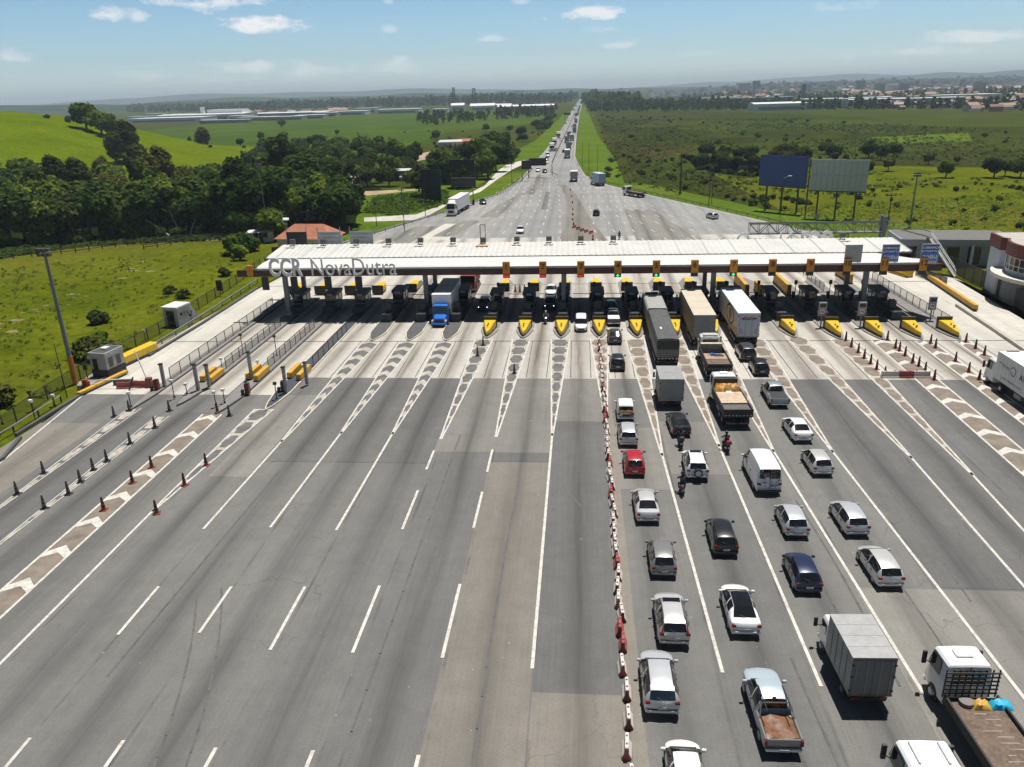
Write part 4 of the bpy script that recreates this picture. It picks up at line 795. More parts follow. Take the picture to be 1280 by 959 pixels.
def bow(x, y, W, L):
    'rounds nose and tail in plan'
    f = max(0, min(1, (abs(y)-(L/2-.75))/.75)); k = (.34 if y > 0 else .13)*f*(min(1, abs(x)/(W/2)))**2.4
    return y-k if y > 0 else y+k
def ring(s, W, L):
    y, wf, zb, zl, zt, wt = s; w_ = W/2*wf
    mid = (w_*.955+wt)/2+.02
    half = [(0, zb), (.78*w_, zb), (.95*w_, zb+.07), (w_, zb+.28*(zl-zb)), (.995*w_, zb+.7*(zl-zb)), (.955*w_, zl), (mid, zl+(zt-zl)*.5), (wt, zt-.055*min(1, (zt-zl)*4)), (wt*.62, zt-.012), (0, zt)]
    pts = [(x, bow(x, y, W, L), z) for x, z in half] + [(-x, bow(x, y, W, L), z) for x, z in reversed(half[1:-1])]
    return pts
CARMESH = {}
def car_parts(kind):
    "meshes of one kind of car, cut out of one continuous shell: [(name, mesh, takes the body paint)]"
    if kind in CARMESH: return CARMESH[kind]
    d = SHAPES[kind]; st = d['st']; R = [ring(s, d['W'], d['L']) for s in st]; n = len(R[0]); V = [v for r in R for v in r]
    sel = {'body': [], 'rear_window': [], 'windshield': [], 'side_r': [], 'side_l': []}
    for k in range(len(R)-1):
        for i in range(n):
            f = (k*n+i, k*n+(i+1) % n, (k+1)*n+(i+1) % n, (k+1)*n+i); key = 'body'
            if i in (7, 8, 9, 10):
                if k == d['rw'][0]: key = 'rear_window'
                if k == d['ws'][0]: key = 'windshield'
            if i in (5, 6) and any(a <= k < b for a, b in d['sw']): key = 'side_r'
            if i in (11, 12) and any(a <= k < b for a, b in d['sw']): key = 'side_l'
            sel[key].append(f)
    sel['body'] += [tuple(range(n-1, -1, -1)), tuple(range((len(R)-1)*n, len(R)*n))]
    out = []
    for key, fs in sel.items():
        if not fs: continue
        mb = MB(); used = sorted({i for f in fs for i in f}); ix = {u: j for j, u in enumerate(used)}
        mb.v = [V[u] for u in used]; mb.f = [tuple(ix[i] for i in f) for f in fs]; mb.m = [0]*len(mb.f)
        me = mb.mesh('body' if key == 'body' else key, P_SILVER if key == 'body' else WGLASS, smooth=38)
        if key == 'body':
            pass
        out.append(('body' if key == 'body' else 'side_window' if key.startswith('side') else key, me, key == 'body'))
    L, W, r = d['L'], d['W'], d['r']
    wl = MB(); wl.loft([[(x, rr*math.cos(2*PI*i/14), r+rr*math.sin(2*PI*i/14)) for i in range(14)] for x, rr in ((-.10, r*.9), (-.085, r), (.085, r), (.10, r*.9))]); tyre = wl.mesh('tyre', TYRE, smooth=40)
    rm = MB()
    for s in (-1, 1):
        rm.cyl((s*.085, 0, r), (s*.108, 0, r), r*.66, r*.6, 12)
    rim = rm.mesh('rim', RIM)
    ar = MB(); ar.loft([[(x, (r+.06)*math.cos(PI*i/10), r+(r+.06)*math.sin(PI*i/10)-.0) for i in range(11)] for x in (-.04, .10)], closed=False, caps=False); arch = ar.mesh('wheel_arch', PLAST, fixn=False)
    CARMESH[kind] = (out, tyre, rim, arch); return CARMESH[kind]
def painted(o, m):
    o.material_slots[0].link = 'OBJECT'; o.material_slots[0].material = m
PARTM = {}
def shared(key, f):
    if key not in PARTM: PARTM[key] = f()
    return PARTM[key]
def car(kind, col, pos, label, cat='car', rotz=0.0, group=None, name=None, lit=False, rails=None, roof=None, detail=True, extra=None):
    d = SHAPES[kind]; out, tyre, rim, arch = car_parts(kind); L, W, r = d['L'], d['W'], d['r']
    t = thing(name or {'pickup': 'pickup_truck', 'van': 'delivery_van', 'minivan': 'small_van', 'suv': 'suv_car'}.get(kind, kind+'_car'), label, cat, pos, rotz, group)
    for nm, me, isb in out:
        o = link(nm, me, t)
        if isb: painted(o, col); body = o
        elif roof is not None and nm == 'roof': painted(o, roof)
    st = d['st']; yr = -L/2
    for y in d['ax']:
        for s in (-1, 1):
            w_ = link('wheel', tyre, t); w_.location = (s*(W/2-.105), y, 0)
            if detail: q = link('rim', rim, w_)
    ztail = {'hatch': .80, 'sedan': .84, 'suv': .98, 'wagon': .86, 'pickup': .88, 'minivan': .84, 'van': .95}[kind]
    for s in (-1, 1):
        if kind != 'pickup':
            me = shared((kind, 'tail', s), lambda: MB().box(s*(W/2*.68), s*(W/2*.955), yr+.025, yr+.18, ztail-.08, ztail+.08).mesh('tail_light', TAIL, bevel=.03))
            link('tail_light', me, t)
        me = shared((kind, 'head', s, lit), lambda: MB().box(s*(W/2*.46), s*(W/2*.74), L/2-.36, L/2-.17, st[-2][3]-.17, st[-2][3]-.02).mesh('headlight', LIT if lit else HEAD, bevel=.03))
        link('headlight', me, t)
        ym = d['st'][d['ws'][1]][0]-.18; zm = d['st'][d['ws'][1]][3]+.07
        me = shared((kind, 'mir', s), lambda: MB().box(s*(W/2-.02), s*(W/2+.20), ym-.07, ym+.07, zm-.03, zm+.13).mesh('mirror', P_SILVER, bevel=.03))
        o = link('mirror', me, t); painted(o, col if col is not P_WHITE else P_WHITE)
    if detail:
        if kind != 'pickup':
            link('number_plate', shared((kind, 'plate'), lambda: MB().box(-.21, .21, yr-.012, yr+.04, st[1][3]-.28, st[1][3]-.14).mesh('number_plate', PLATE)), t)
            link('rear_bumper', shared((kind, 'bump'), lambda: MB().loft([[(s*W/2*a, yr+b, z) for s, a, b in ((-1, .96, .35), (-1, .93, .03), (-1, .70, -.035), (1, .70, -.035), (1, .93, .03), (1, .96, .35))] for z in (st[1][2]+.02, st[1][2]+.24)], closed=True).mesh('rear_bumper', P_SILVER, bevel=.03, smooth=40)), t)
            painted(t.children[-1] if t.children[-1].name.startswith('rear_bumper') else [c for c in t.children if c.name.startswith('rear_bumper')][0], col)
        if kind != 'pickup':
            link('lower_trim', shared((kind, 'ltrim'), lambda: MB().box(-W*.37, W*.37, yr-.045, yr+.05, st[1][2]+.0, st[1][2]+.11).mesh('lower_trim', PLAST, bevel=.02)), t)
            link('tailgate_gap', shared((kind, 'tgap'), lambda: MB().box(-W*.40, W*.40, yr+.0, yr+.06, st[1][3]-.335, st[1][3]-.318).mesh('tailgate_gap', PLAST)), t)
            yw = d['st'][d['rw'][0]][0]; link('wiper', shared((kind, 'wiper'), lambda: MB().bar((0, yw-.01, d['st'][d['rw'][0]][4]+.03), (-.3, yw+.06, d['st'][d['rw'][0]][4]+.13), .03).mesh('wiper', PLAST)), t)
        for s in (-1, 1):
            hy = {'hatch': (-.85, .1), 'wagon': (-.95, .1), 'suv': (-1.0, .05), 'sedan': (-1.05, .05), 'pickup': (-.4, .5), 'minivan': (.2,), 'van': (.9,)}[kind]
            me = shared((kind, 'handle'), lambda: MB().box(-.025, .025, -.09, .09, st[6][3]-.12, st[6][3]-.08).mesh('door_handle', PLAST))
            for y_ in hy: link('door_handle', me, t).location = (s*(W/2+.0), y_, 0)
        q1 = d['st'][d['ws'][1]]; link('cowl', shared((kind, 'cowl'), lambda: MB().box(-q1[5]*.97, q1[5]*.97, q1[0]-.10, q1[0]+.06, q1[4]-.05, q1[4]+.022).mesh('cowl', PLAST, bevel=.015)), t)
        link('grille', shared((kind, 'grille'), lambda: MB().box(-W*.27, W*.27, L/2-.07, L/2+.012, st[-1][2]+.03, st[-1][2]+.2).mesh('grille', PLAST)), t)
        zl = d['st'][6][3]; zb = d['st'][6][2]
        seam = shared((kind, 'doors'), lambda: MB().box(-.02, .02, -.012, .012, zb+.12, zl-.03).mesh('door_seam', PLAST))
        for ya in {'hatch': (-.75, -.17, .98), 'sedan': (-.95, -.25, 1.0), 'suv': (-.9, -.25, .95), 'wagon': (-.85, -.25, 1.0), 'pickup': (-.5, .23, 1.25), 'minivan': (.0, 1.0), 'van': (.66, 1.8, -.6)}[kind]:
            for s in (-1, 1): link('door_seam', seam, t).location = (s*(W/2-.014), ya, 0)
    if rails:
        for s in (-1, 1):
            me = shared((kind, 'rail', s, rails), lambda: MB().tube([(s*.60, -1.5, d['st'][4][4]+.0), (s*.60, -1.35, d['st'][4][4]+.06), (s*.60, .2, d['st'][5][4]+.05), (s*.60, .35, d['st'][5][4]-.02)], .03).mesh('roof_rail', PLAST if rails == 'dark' else CHROME))
            link('roof_rail', me, t)
    if extra: extra(t, d)
    return t
def glass_roof(y0, y1, w=.5, z=1.5, name='sunroof', m=None):
    def f(t, d): MB().loft([[(x, y, z_) for x, z_ in ((-w, z-.01), (w, z-.01), (w, z+.018), (-w, z+.018))] for y in (y0, y1)]).obj(name, m or WGLASS, t)
    return f
def black_roof(t, d):
    st = d['st']; m_ = MB()
    ys = [s for s in st[4:9]]
    m_.loft([[(-s[5]*.97, s[0], s[4]-.035), (-s[5]*.6, s[0], s[4]+.004), (0, s[0], s[4]+.014), (s[5]*.6, s[0], s[4]+.004), (s[5]*.97, s[0], s[4]-.035), (0, s[0], s[4]-.06)] for s in ys])
    m_.obj('black_roof', WGLASS, t, smooth=40)
def spare(t, d):
    o = MB().cyl((0, -2.36, .86), (0, -2.12, .86), .34, n=16).obj('spare_wheel', TYRE, t); MB().cyl((0, -2.385, .86), (0, -2.36, .86), .24, .2, n=14).obj('cover', P_SILVER, o)
    glass_roof(-.1, .3, .45, 1.68)(t, d)
def tall_tails(t, d):
    for s in (-1, 1): MB().loft([[(s*.80, y, z), (s*.70, y, z), (s*.62, y2, z2), (s*.68, y2, z2)] for y, z, y2, z2 in ((-2.13, 1.0, -1.93, 1.55), (-2.07, 1.0, -1.88, 1.55))]).obj('upper_tail_light', M('tail_pink', (.42, .05, .06), .3), t)
    glass_roof(.05, .4, .5, 1.665)(t, d)
def rear(px, py, L, h=.35):
    "centre of a vehicle of length L facing away whose rear foot is seen at px,py"
    p = G(px, py, h); return (p.x, p.y+L/2, 0)
C = 'car'; Q = 'vehicles queueing at the toll'
car('hatch', P_WHITE, (4.95, 27.6, 0), 'white hatchback cut by the bottom edge, last car along the barrier lane', C, 0, Q)
car('suv', P_SILVER, rear(828, 893, 4.35), 'silver SUV with black roof rails, second from the near end of the barrier lane', 'suv', 0, Q, rails='dark')
car('suv', P_SILVER2, rear(843.5, 806, 4.35), 'silver SUV with tall pink tail lights and a sunroof in the barrier lane', 'suv', 0, Q, rails='chrome', extra=tall_tails)
car('hatch', P_GREY, rear(830.5, 719, 3.95), 'dark grey hatchback in the barrier lane between a silver SUV and a silver sedan', C, 0, Q)
car('sedan', P_SILVER2, rear(810, 651.5, 4.5), 'silver sedan in the barrier lane right behind the red hatchback', C, .02, Q)
car('hatch', P_RED, rear(794, 593, 3.95), 'red hatchback beside the red and white barriers', C, .0, Q)
car('wagon', P_SILVER, rear(786, 556, 4.25), 'silver hatchback between the red car and a small white van', C, 0, Q)
def orange_back(t, d):
    MB().box(-.62, .62, -1.965, -1.90, .98, 1.2).obj('back_sticker', M('sticker_orange', (.55, .25, .06), .5, var=.5, scale=5), t)
    MB().box(-.35, .35, -2.0, -1.96, .62, .86).obj('back_panel', M('sticker_black', (.05, .05, .05), .5), t); MB().cyl((.5, -1.99, .75), (.5, -1.965, .75), .16, n=10).obj('red_badge', RED, t)
car('minivan', P_WHITE, rear(782.5, 524, 3.9), 'small white van with orange stickers on its back in the barrier lane', 'van', 0, Q, extra=orange_back)
car('hatch', P_BLACK, rear(772.5, 461.5, 3.95), 'black hatchback alone behind the queue head in the barrier lane', C, 0, Q)
car('sedan', P_DGREY, rear(769, 428, 4.3), 'black car with reddish tail lights stopped just outside the canopy shadow', C, 0, Q)
car('pickup', P_DGREY, (4.75, 104.2, 0), 'dark pickup with a white bed cover half in the canopy shadow', 'pickup', 0, Q)
car('wagon', P_DBLUE, (4.7, 110.2, 0), 'dark blue car under the canopy ahead of the white covered pickup', C, 0, Q)
car('sedan', P_BLACK, rear(851, 543, 4.4), 'black sedan in the second queue with a motorcycle at its tail', C, .05, Q)
car('suv', P_WHITE, rear(873, 598, 4.35), 'white SUV with a spare wheel on its tailgate', 'suv', -.02, Q, rails='dark', extra=spare)
car('wagon', P_BLACK, rear(908, 692.5, 4.25), 'black estate car with a bluish roof in the second queue', C, 0, Q)
car('sedan', P_WHITE, rear(933, 793, 4.5), 'white sedan with a black glass roof', C, 0, Q, extra=black_roof)
car('hatch', P_SILVER, rear(998, 670.5, 4.1), 'large silver hatchback behind the white van', C, 0, Q)
CARN = car('hatch', P_NAVY, rear(1012, 739.5, 3.95), 'navy blue hatchback behind the large silver hatchback', C, 0, Q)
car('suv', P_DGREY, rear(936, 449.5, 4.35), 'dark grey SUV behind the white trailer with the oval emblem', 'suv', 0, Q)
car('hatch', P_BLACK, rear(953, 467.5, 3.95), 'black hatchback beside the dark grey SUV, before the silver pickup', C, 0, Q)
car('sedan', P_WHITE, rear(1004, 551, 4.6), 'white sedan behind the silver double cab pickup', C, .04, Q)
car('hatch', P_SILVER2, rear(1029, 592.5, 3.95), 'silver hatchback right behind the plain white sedan', C, .03, Q)
car('wagon', P_SILVER, rear(1072, 668, 4.25), 'silver estate car, second from the near end of the outer queue', C, .03, Q)
car('wagon', P_SILVER2, rear(1113, 733, 4.25), 'silver estate car with red tail lights, last of the outer queue', C, .03, Q)
# pickups with beds
def bed(t, cargo, col, tarp=None):
    W = 1.84
    for s in (-1, 1): o = MB().box(s*.78, s*.905, -2.55, -.66, .5, 1.08).obj('bed_side', col, t, bevel=.04)
    MB().box(-.79, .79, -2.58, -2.48, .52, 1.06).obj('tailgate', col, t, bevel=.03)
    MB().box(-.78, .78, -2.48, -.66, .48, .62).obj('bed_floor', PLAST, t)
    MB().box(-.86, .86, -2.72, -2.56, .42, .60).obj('rear_bumper', CHROME, t, bevel=.04)
    MB().box(-.22, .22, -2.735, -2.72, .46, .58).obj('number_plate', PLATE, t)
    for s in (-1, 1): MB().box(s*.78, s*.91, -2.63, -2.5, .70, 1.0).obj('tail_light', TAIL, t)
    if cargo == 'tarp':
        mb = MB(); n = 9; r = random.Random(4)
        mb.v = [(-.76+1.52*i/n, -2.45+1.5*j/n, 1.0+.05*math.sin(i*.9+j*.5)+r.uniform(-.02, .03)) for j in range(n+1) for i in range(n+1)]
        mb.f = [(j*(n+1)+i, j*(n+1)+i+1, (j+1)*(n+1)+i+1, (j+1)*(n+1)+i) for j in range(n) for i in range(n)]; mb.m = [0]*len(mb.f)
        mb.obj('orange_tarp', M('tarp_brown', (.15, .07, .035), .4, var=.45, scale=3, dirt=(.32, .14, .065)), t, smooth=60, fixn=False)
        m_ = MB(); m_.tube([(-.82, -.72, 1.06), (-.66, -.78, 1.62), (.66, -.78, 1.62), (.82, -.72, 1.06)], .035, 7); m_.tube([(-.84, -1.25, 1.08), (-.68, -.8, 1.6)], .03, 6); m_.tube([(.84, -1.25, 1.08), (.68, -.8, 1.6)], .03, 6); m_.obj('roll_bar', CHROME, t)
        MB().box(-.09, .09, -.56, -.5, 1.70, 1.75).obj('brake_light', TAIL, t)
    else:
        MB().box(-.78, .78, -2.5, -.68, 1.06, 1.10).obj('bed_cover', tarp or PLAST, t, bevel=.02)
bp_ = [o for o in COL.objects if o.get('label', '').startswith('dark pickup with a white bed')][0]; bed(bp_, 'cover', P_DGREY, WHT)
t = car('pickup', P_BLUEG, rear(977, 940, 5.2), 'pale blue grey pickup with an orange brown tarpaulin in its bed', 'pickup', .03, Q, rails='dark'); bed(t, 'tarp', P_GREY)
t = car('pickup', P_STEELB, rear(975, 507, 5.2), 'silver blue double cab pickup in the outer queue', 'pickup', 0, Q); bed(t, 'cover', P_STEELB)
def graffiti(t, d):
    r = random.Random(3); mb = MB()
    for i in range(46):
        x, z = r.uniform(-.8, .8), r.uniform(.75, 2.05); a = r.uniform(0, PI); l = r.uniform(.08, .3); q = .05
        yy = -2.80+max(0, (z-1.4))*.17-.02
        mb.bar((x-l*math.cos(a)/2, yy-.005, z-l*math.sin(a)/2), (x+l*math.cos(a)/2, yy-.005, z+l*math.sin(a)/2), .05, .012)
    mb.obj('door_drawing', M('drawing_ink', (.09, .10, .13), .6, var=.5, scale=3), t)
    MB().box(-.62, -.05, -2.83, -2.80, .72, 1.12).obj('door_panel', WHT, t); MB().box(-.012, .012, -2.81, -2.6, .6, 2.2).obj('door_gap', PLAST, t)
    MB().box(-.9, .9, -2.92, -2.78, .34, .52).obj('rear_step', PLAST, t)
car('van', P_WHITE, rear(960, 614.5, 5.6), 'tall white delivery van with dark drawings on its rear doors', 'van', .03, Q, extra=graffiti)
# ------------------------------------------------------------------ trucks
FRAME = M('truck_frame', (.022, .022, .023), .7); ALU = M('box_aluminium', (.36, .36, .355), .5, .35, var=.08, dirt=(.28, .27, .26)); BOXG = M('box_grey', (.15, .153, .156), .5, .2, var=.1); BOXSIDE = M('box_side_grey', (.26, .265, .265), .5, .2, var=.1)
BOXW = M('box_white', (.78, .78, .77), .45, var=.05, dirt=(.66, .65, .62)); CREAM = M('box_cream', (.60, .53, .41), .5, var=.06, dirt=(.5, .43, .32)); WOODB = M('bed_wood', (.13, .088, .062), .8, var=.35, scale=2, dirt=(.24, .19, .15)); WOODP = M('bed_boards_pale', (.52, .41, .29), .8, var=.2, scale=2.5); TARPD = M('tarp_grey', (.075, .077, .077), .6, var=.2, scale=.7, dirt=(.13, .13, .128))
TARPO = M('tarp_ochre', (.45, .23, .05), .6, var=.4, scale=3)
def wheel_set(t, y, W, r=.5, dual=False):
    for s in (-1, 1):
        me = shared(('twheel', r, dual, s), lambda: MB().cyl((-.15*s if not dual else -.28*s, 0, r), (.15*s if not dual else .24*s, 0, r), r, n=16).mesh('tyre', TYRE, bevel=.04))
        w_ = link('wheel', me, t); w_.location = (s*(W/2-.2), y, 0)
        me = shared(('thub', r, s), lambda: MB().cyl((s*.13, 0, r), (s*.255, 0, r), r*.55, r*.42, 12).mesh('rim', RIM)); link('rim', me, w_)
def cab(t, y0, W, H, L, col, bonnet=False, deflector=0.0, lit=False, skylight=False, glassback=True):
    "cab whose back wall is at y0 and that faces +Y"
    w_ = W/2; m_ = MB(); z0 = .55
    rows = [(y0, .97, z0, H-.08), (y0+.06, 1, z0-.1, H), (y0+L*.72, 1, z0-.15, H), (y0+L*.80, .99, z0-.15, H-.06), (y0+L*.97, .97, z0-.15, H*.56), (y0+L, .94, z0-.1, H*.5)]
    def rg(y, f, a, b):
        h = [(w_*f*.9, a), (w_*f, a+.15), (w_*f, a+(b-a)*.5), (w_*f*.985, a+(b-a)*.58), (w_*f*.93, b-.12), (w_*f*.84, b), (0, b+.03)]
        return [(x, y, z) for x, z in h] + [(-x, y, z) for x, z in reversed(h[:-1])]
    m_.loft([rg(*r) for r in rows]); o = m_.obj('cab', col, t, smooth=35)
    a, b = rows[3], rows[4]; yy = lambda k: a[0]+(b[0]-a[0])*k; zz = lambda k: a[3]+(b[3]-a[3])*k
    MB().loft([[(s*w_*fx, yy(k)+.035, zz(k)+.035) for s, fx in ((-1, .84+.07*k), (1, .84+.07*k))] + [(s*w_*fx, yy(k)-.02, zz(k)-.02) for s, fx in ((1, .84+.07*k), (-1, .84+.07*k))] for k in (.12, .98)]).obj('windshield', WGLASS, t)
    for s in (-1, 1):
        MB().xprism([(y0+L*.3, H*.62), (y0+L*.84, H*.60), (y0+L*.73, H-.22), (y0+L*.3, H-.22)], s*w_*.955, s*(w_+.012)).obj('side_window', WGLASS, t)
        m_ = MB(); m_.bar((s*w_, y0+L*.82, H*.62), (s*(w_+.28), y0+L*.88, H*.66), .04); m_.box(s*(w_+.16), s*(w_+.36), y0+L*.84, y0+L*.9, H*.58, H*.84); m_.obj('mirror', PLAST, t)
        MB().box(s*w_*.55, s*w_*.92, y0+L-.05, y0+L+.03, .62, .82).obj('headlight', LIT if lit else HEAD, t)
    MB().box(-w_*.97, w_*.97, y0+L-.12, y0+L+.08, .35, .60).obj('bumper', col if not bonnet else PLAST, t, bevel=.03)
    MB().box(-w_*.6, w_*.6, y0+L-.03, y0+L+.025, .85, H*.46).obj('grille', PLAST, t)
    if deflector: MB().loft([[(-w_*.75, y0+.1, H), (w_*.75, y0+.1, H), (w_*.7, y0+.12, H+deflector), (-w_*.7, y0+.12, H+deflector)], [(-w_*.72, y0+L*.7, H), (w_*.72, y0+L*.7, H), (w_*.6, y0+L*.66, H+.12), (-w_*.6, y0+L*.66, H+.12)]]).obj('wind_deflector', col, t, bevel=.03)
    if skylight: MB().box(-.42, .42, y0+L*.30, y0+L*.62, H+.015, H+.14).obj('roof_hatch', WHT, t, bevel=.05)
    if glassback:
        MB().box(-w_*.72, w_*.72, y0-.02, y0+.03, H*.62, H-.3).obj('rear_window', WGLASS, t)
        MB().tube([(0, y0-.035, H-.05), (0, y0-.035, H*.7)], .02).obj('back_pipe', PLAST, t)
def frame(t, y0, y1, W, z=.75):
    m_ = MB()
    for s in (-1, 1): m_.box(s*.36-.06, s*.36+.06, y0, y1, z-.15, z+.12)
    m_.box(-W/2+.15, W/2-.15, y0, y0+.12, .42, .62); m_.obj('chassis', FRAME, t)
    for s in (-1, 1): MB().box(s*(W/2-.55), s*(W/2-.08), (y0+y1)/2-.6, (y0+y1)/2+.6, .45, .95).obj('tank', FRAME if s > 0 else STEEL, t, bevel=.06)
    for s in (-1, 1): MB().box(s*(W/2-.45), s*(W/2-.1), y0-.04, y0+.0, .55, .7).obj('tail_light', TAIL, t)
def cargo_box(t, y0, y1, W, z0, z1, side, top, door, name='cargo_box', rimm=None):
    m_ = MB(); m_.box(-W/2, W/2, y0, y1, z0, z1-.03); o = m_.obj(name, side, t)
    MB().box(-W/2-.015, W/2+.015, y0-.01, y1+.01, z1-.05, z1).obj('roof', top, t)
    for s in (-1, 1):
        d = MB().box(min(s*.025, s*(W/2-.06)), max(s*.025, s*(W/2-.06)), y0-.045, y0-.003, z0+.08, z1-.16).obj('rear_door', door, t)
        m2 = MB()
        for q in (.3, .8): m2.bar((s*(W/2*q), y0-.06, z0+.02), (s*(W/2*q), y0-.06, z1-.2), .035)
        m2.obj('lock_rod', STEEL, d)
        m2 = MB()
        for zz in (z0+.3, (z0+z1)/2, z1-.45): m2.box(s*(W/2-.12), s*(W/2+.012), y0-.055, y0-.02, zz-.05, zz+.05)
        m2.obj('hinge', BLACK, d)
    m2 = MB(); n = int((y1-y0)/.62)
    for i in range(1, n):
        y = y0+(y1-y0)*i/n
        m2.box(-.012, .012, y-.02, y+.02, z0+.06, z1-.1)
    rb = m2.mesh('side_rib', side)
    for s in (-1, 1): link('side_rib', rb, t).location = (s*(W/2+.012), 0, 0)
    m2 = MB()
    for i in range(1, 4): y = y0+(y1-y0)*i/4; m2.box(-W/2+.03, W/2-.03, y-.02, y+.02, z1, z1+.012)
    m2.obj('roof_joint', GREYP, t)
    MB().box(-W/2, W/2, y0-.03, y0-.002, z1-.15, z1-.05).obj('rear_header', rimm or side, t); MB().box(-W/2-.01, W/2+.01, y0-.03, y0-.002, z0-.06, z0+.06).obj('rear_sill', rimm or STEEL, t)
    return o
def under_guard(t, W, y0):
    m_ = MB(); m_.box(-W/2+.1, W/2-.1, y0+.02, y0+.12, .42, .56); m_.obj('under_guard', STEEL_D, t)
    m_ = MB()
    for i in range(6):
        for s in (-1, 1): m_.add([(s*(.2+.12*i), y0+.015, .43), (s*(.25+.12*i), y0+.015, .43), (s*(.31+.12*i), y0+.015, .55), (s*(.26+.12*i), y0+.015, .55)], [(0, 1, 2, 3)])
    m_.obj('reflector_strip', M('reflector', (.45, .4, .38), .4), t, fixn=False)
T = 'truck'
# small box truck nearby
p = G(1087, 868, .9); t = thing('box_truck', 'grey box truck with plain double rear doors, nearest closed truck', T, (p.x, p.y, 0), .035, Q)
cargo_box(t, 0, 3.45, 2.18, .85, 3.18, BOXSIDE, ALU, BOXG, rimm=M('rim_brown', (.16, .09, .08), .6)); cab(t, 3.62, 1.86, 2.15, 1.55, P_WHITE); frame(t, .05, 4.6, 2.0); wheel_set(t, .95, 2.0, .38, True); wheel_set(t, 4.35, 1.95, .38); under_guard(t, 2.0, .05)
# second box truck
p = G(839, 500, .9); t = thing('box_truck', 'grey box truck right behind the tarpaulin covered trailer', T, (p.x, p.y, 0), .0, Q)
cargo_box(t, 0, 4.0, 2.4, .85, 3.1, BOXSIDE, ALU, BOXSIDE); cab(t, 4.15, 1.95, 2.2, 1.6, P_WHITE); frame(t, .05, 5, 2.1); wheel_set(t, 1.0, 2.1, .4, True); wheel_set(t, 4.9, 2.05, .4); under_guard(t, 2.2, .05)
def articulated(x, y0, L, W, z1, label, side, top, door, cabcol, H=3.3, group=Q, rotz=0, z0=1.15, deflector=.5, lit=False, body=True):
    t = thing('articulated_truck', label, T, (x, y0, 0), rotz, group)
    if body: cargo_box(t, 0, L, W, z0, z1, side, top, door)
    frame(t, .1, L-1.5, W, 1.0)
    for y in (1.2, 2.45, 3.7): wheel_set(t, y, W, .5, True)
    frame(t, L-2.8, L+2.6, W, .8); wheel_set(t, L-1.0, W, .5, True); wheel_set(t, L-2.2, W, .5, True); wheel_set(t, L+1.9, W, .5)
    cab(t, L+.55, 2.45, H, 2.1, cabcol, deflector=deflector, lit=lit); under_guard(t, W, .1); return t
p = G(879.5, 424, 1.1)
t = articulated(p.x, p.y, 13.2, 2.65, 4.15, 'trailer truck with a cream roof and grey rear doors', M('side_dirty_cream', (.32, .27, .2), .6, var=.2, scale=.4), CREAM, M('door_grey', (.23, .235, .235), .5, .1), P_WHITE)
p = G(934.5, 421.5, 1.1)
t = articulated(p.x, p.y, 13.0, 2.65, 4.15, 'trailer truck with a bright white roof and an oval emblem on its rear doors', BOXW, BOXW, M('door_lilac', (.50, .53, .58), .5, var=.06), P_WHITE)
MB().prism([(-1.34, .06), (-1.328, .06), (-1.328, 6.2), (-1.34, 6.2)], 1.2, 2.2, lambda X, Y: 2.3-.17*max(0, Y)).obj('ochre_band', M('band_ochre', (.50, .27, .05), .5, var=.1), t)
em = MB()
for i in range(24):
    a, b = 2*PI*i/24, 2*PI*(i+1)/24
    em.add([(-1.345, 4.9+2.5*math.cos(a), 2.75+1.25*math.sin(a)), (-1.345, 4.9+2.5*math.cos(b), 2.75+1.25*math.sin(b)), (-1.345, 4.9+2.1*math.cos(b), 2.75+.98*math.sin(b)), (-1.345, 4.9+2.1*math.cos(a), 2.75+.98*math.sin(a))], [(0, 1, 2, 3)])
em.obj('side_emblem', BLACK, t, fixn=False)
o = MB().cyl((-1.343, 4.9, 2.75), (-1.335, 4.9, 2.75), .8, n=14).obj('side_emblem', M('emblem_orange', (.45, .12, .03), .5), t)
e = MB()
for s in (-1, 1): e.add([(s*1.02, -.052, 3.45), (s*.55, -.052, 3.62), (s*.62, -.052, 3.45), (s*.55, -.052, 3.28)], [(0, 1, 2, 3)])
for z in (3.27, 3.60): e.box(-.6, .6, -.055, -.05, z, z+.04)
e.obj('rear_emblem', M('emblem_navy', (.03, .02, .05), .5), t, fixn=False)
lettering('lettering', 'Braspress', .36, M('emblem_red', (.42, .03, .03), .5), t, (0, -.06, 3.46), (PI/2, 0, 0), extrude=.006, bold=.015, shear=.2)
for s in (-1, 1):
    m_ = MB(); n = 14
    for i in range(n):
        a, b = 2*PI*i/n, 2*PI*(i+1)/n
        m_.add([(s*.9+.17*math.cos(a), -.052, 1.9+.26*math.sin(a)), (s*.9+.17*math.cos(b), -.052, 1.9+.26*math.sin(b)), (s*.9+.12*math.cos(b), -.052, 1.9+.2*math.sin(b)), (s*.9+.12*math.cos(a), -.052, 1.9+.2*math.sin(a))], [(0, 1, 2, 3)])
    m_.obj('ring_mark', M('ring_blue', (.05, .10, .22), .5), t, fixn=False); m_ = MB().bar((s*.75, -.055, 1.7), (s*.3, -.055, 1.52), .05, .01).obj('swoosh', M('ring_blue'), t)
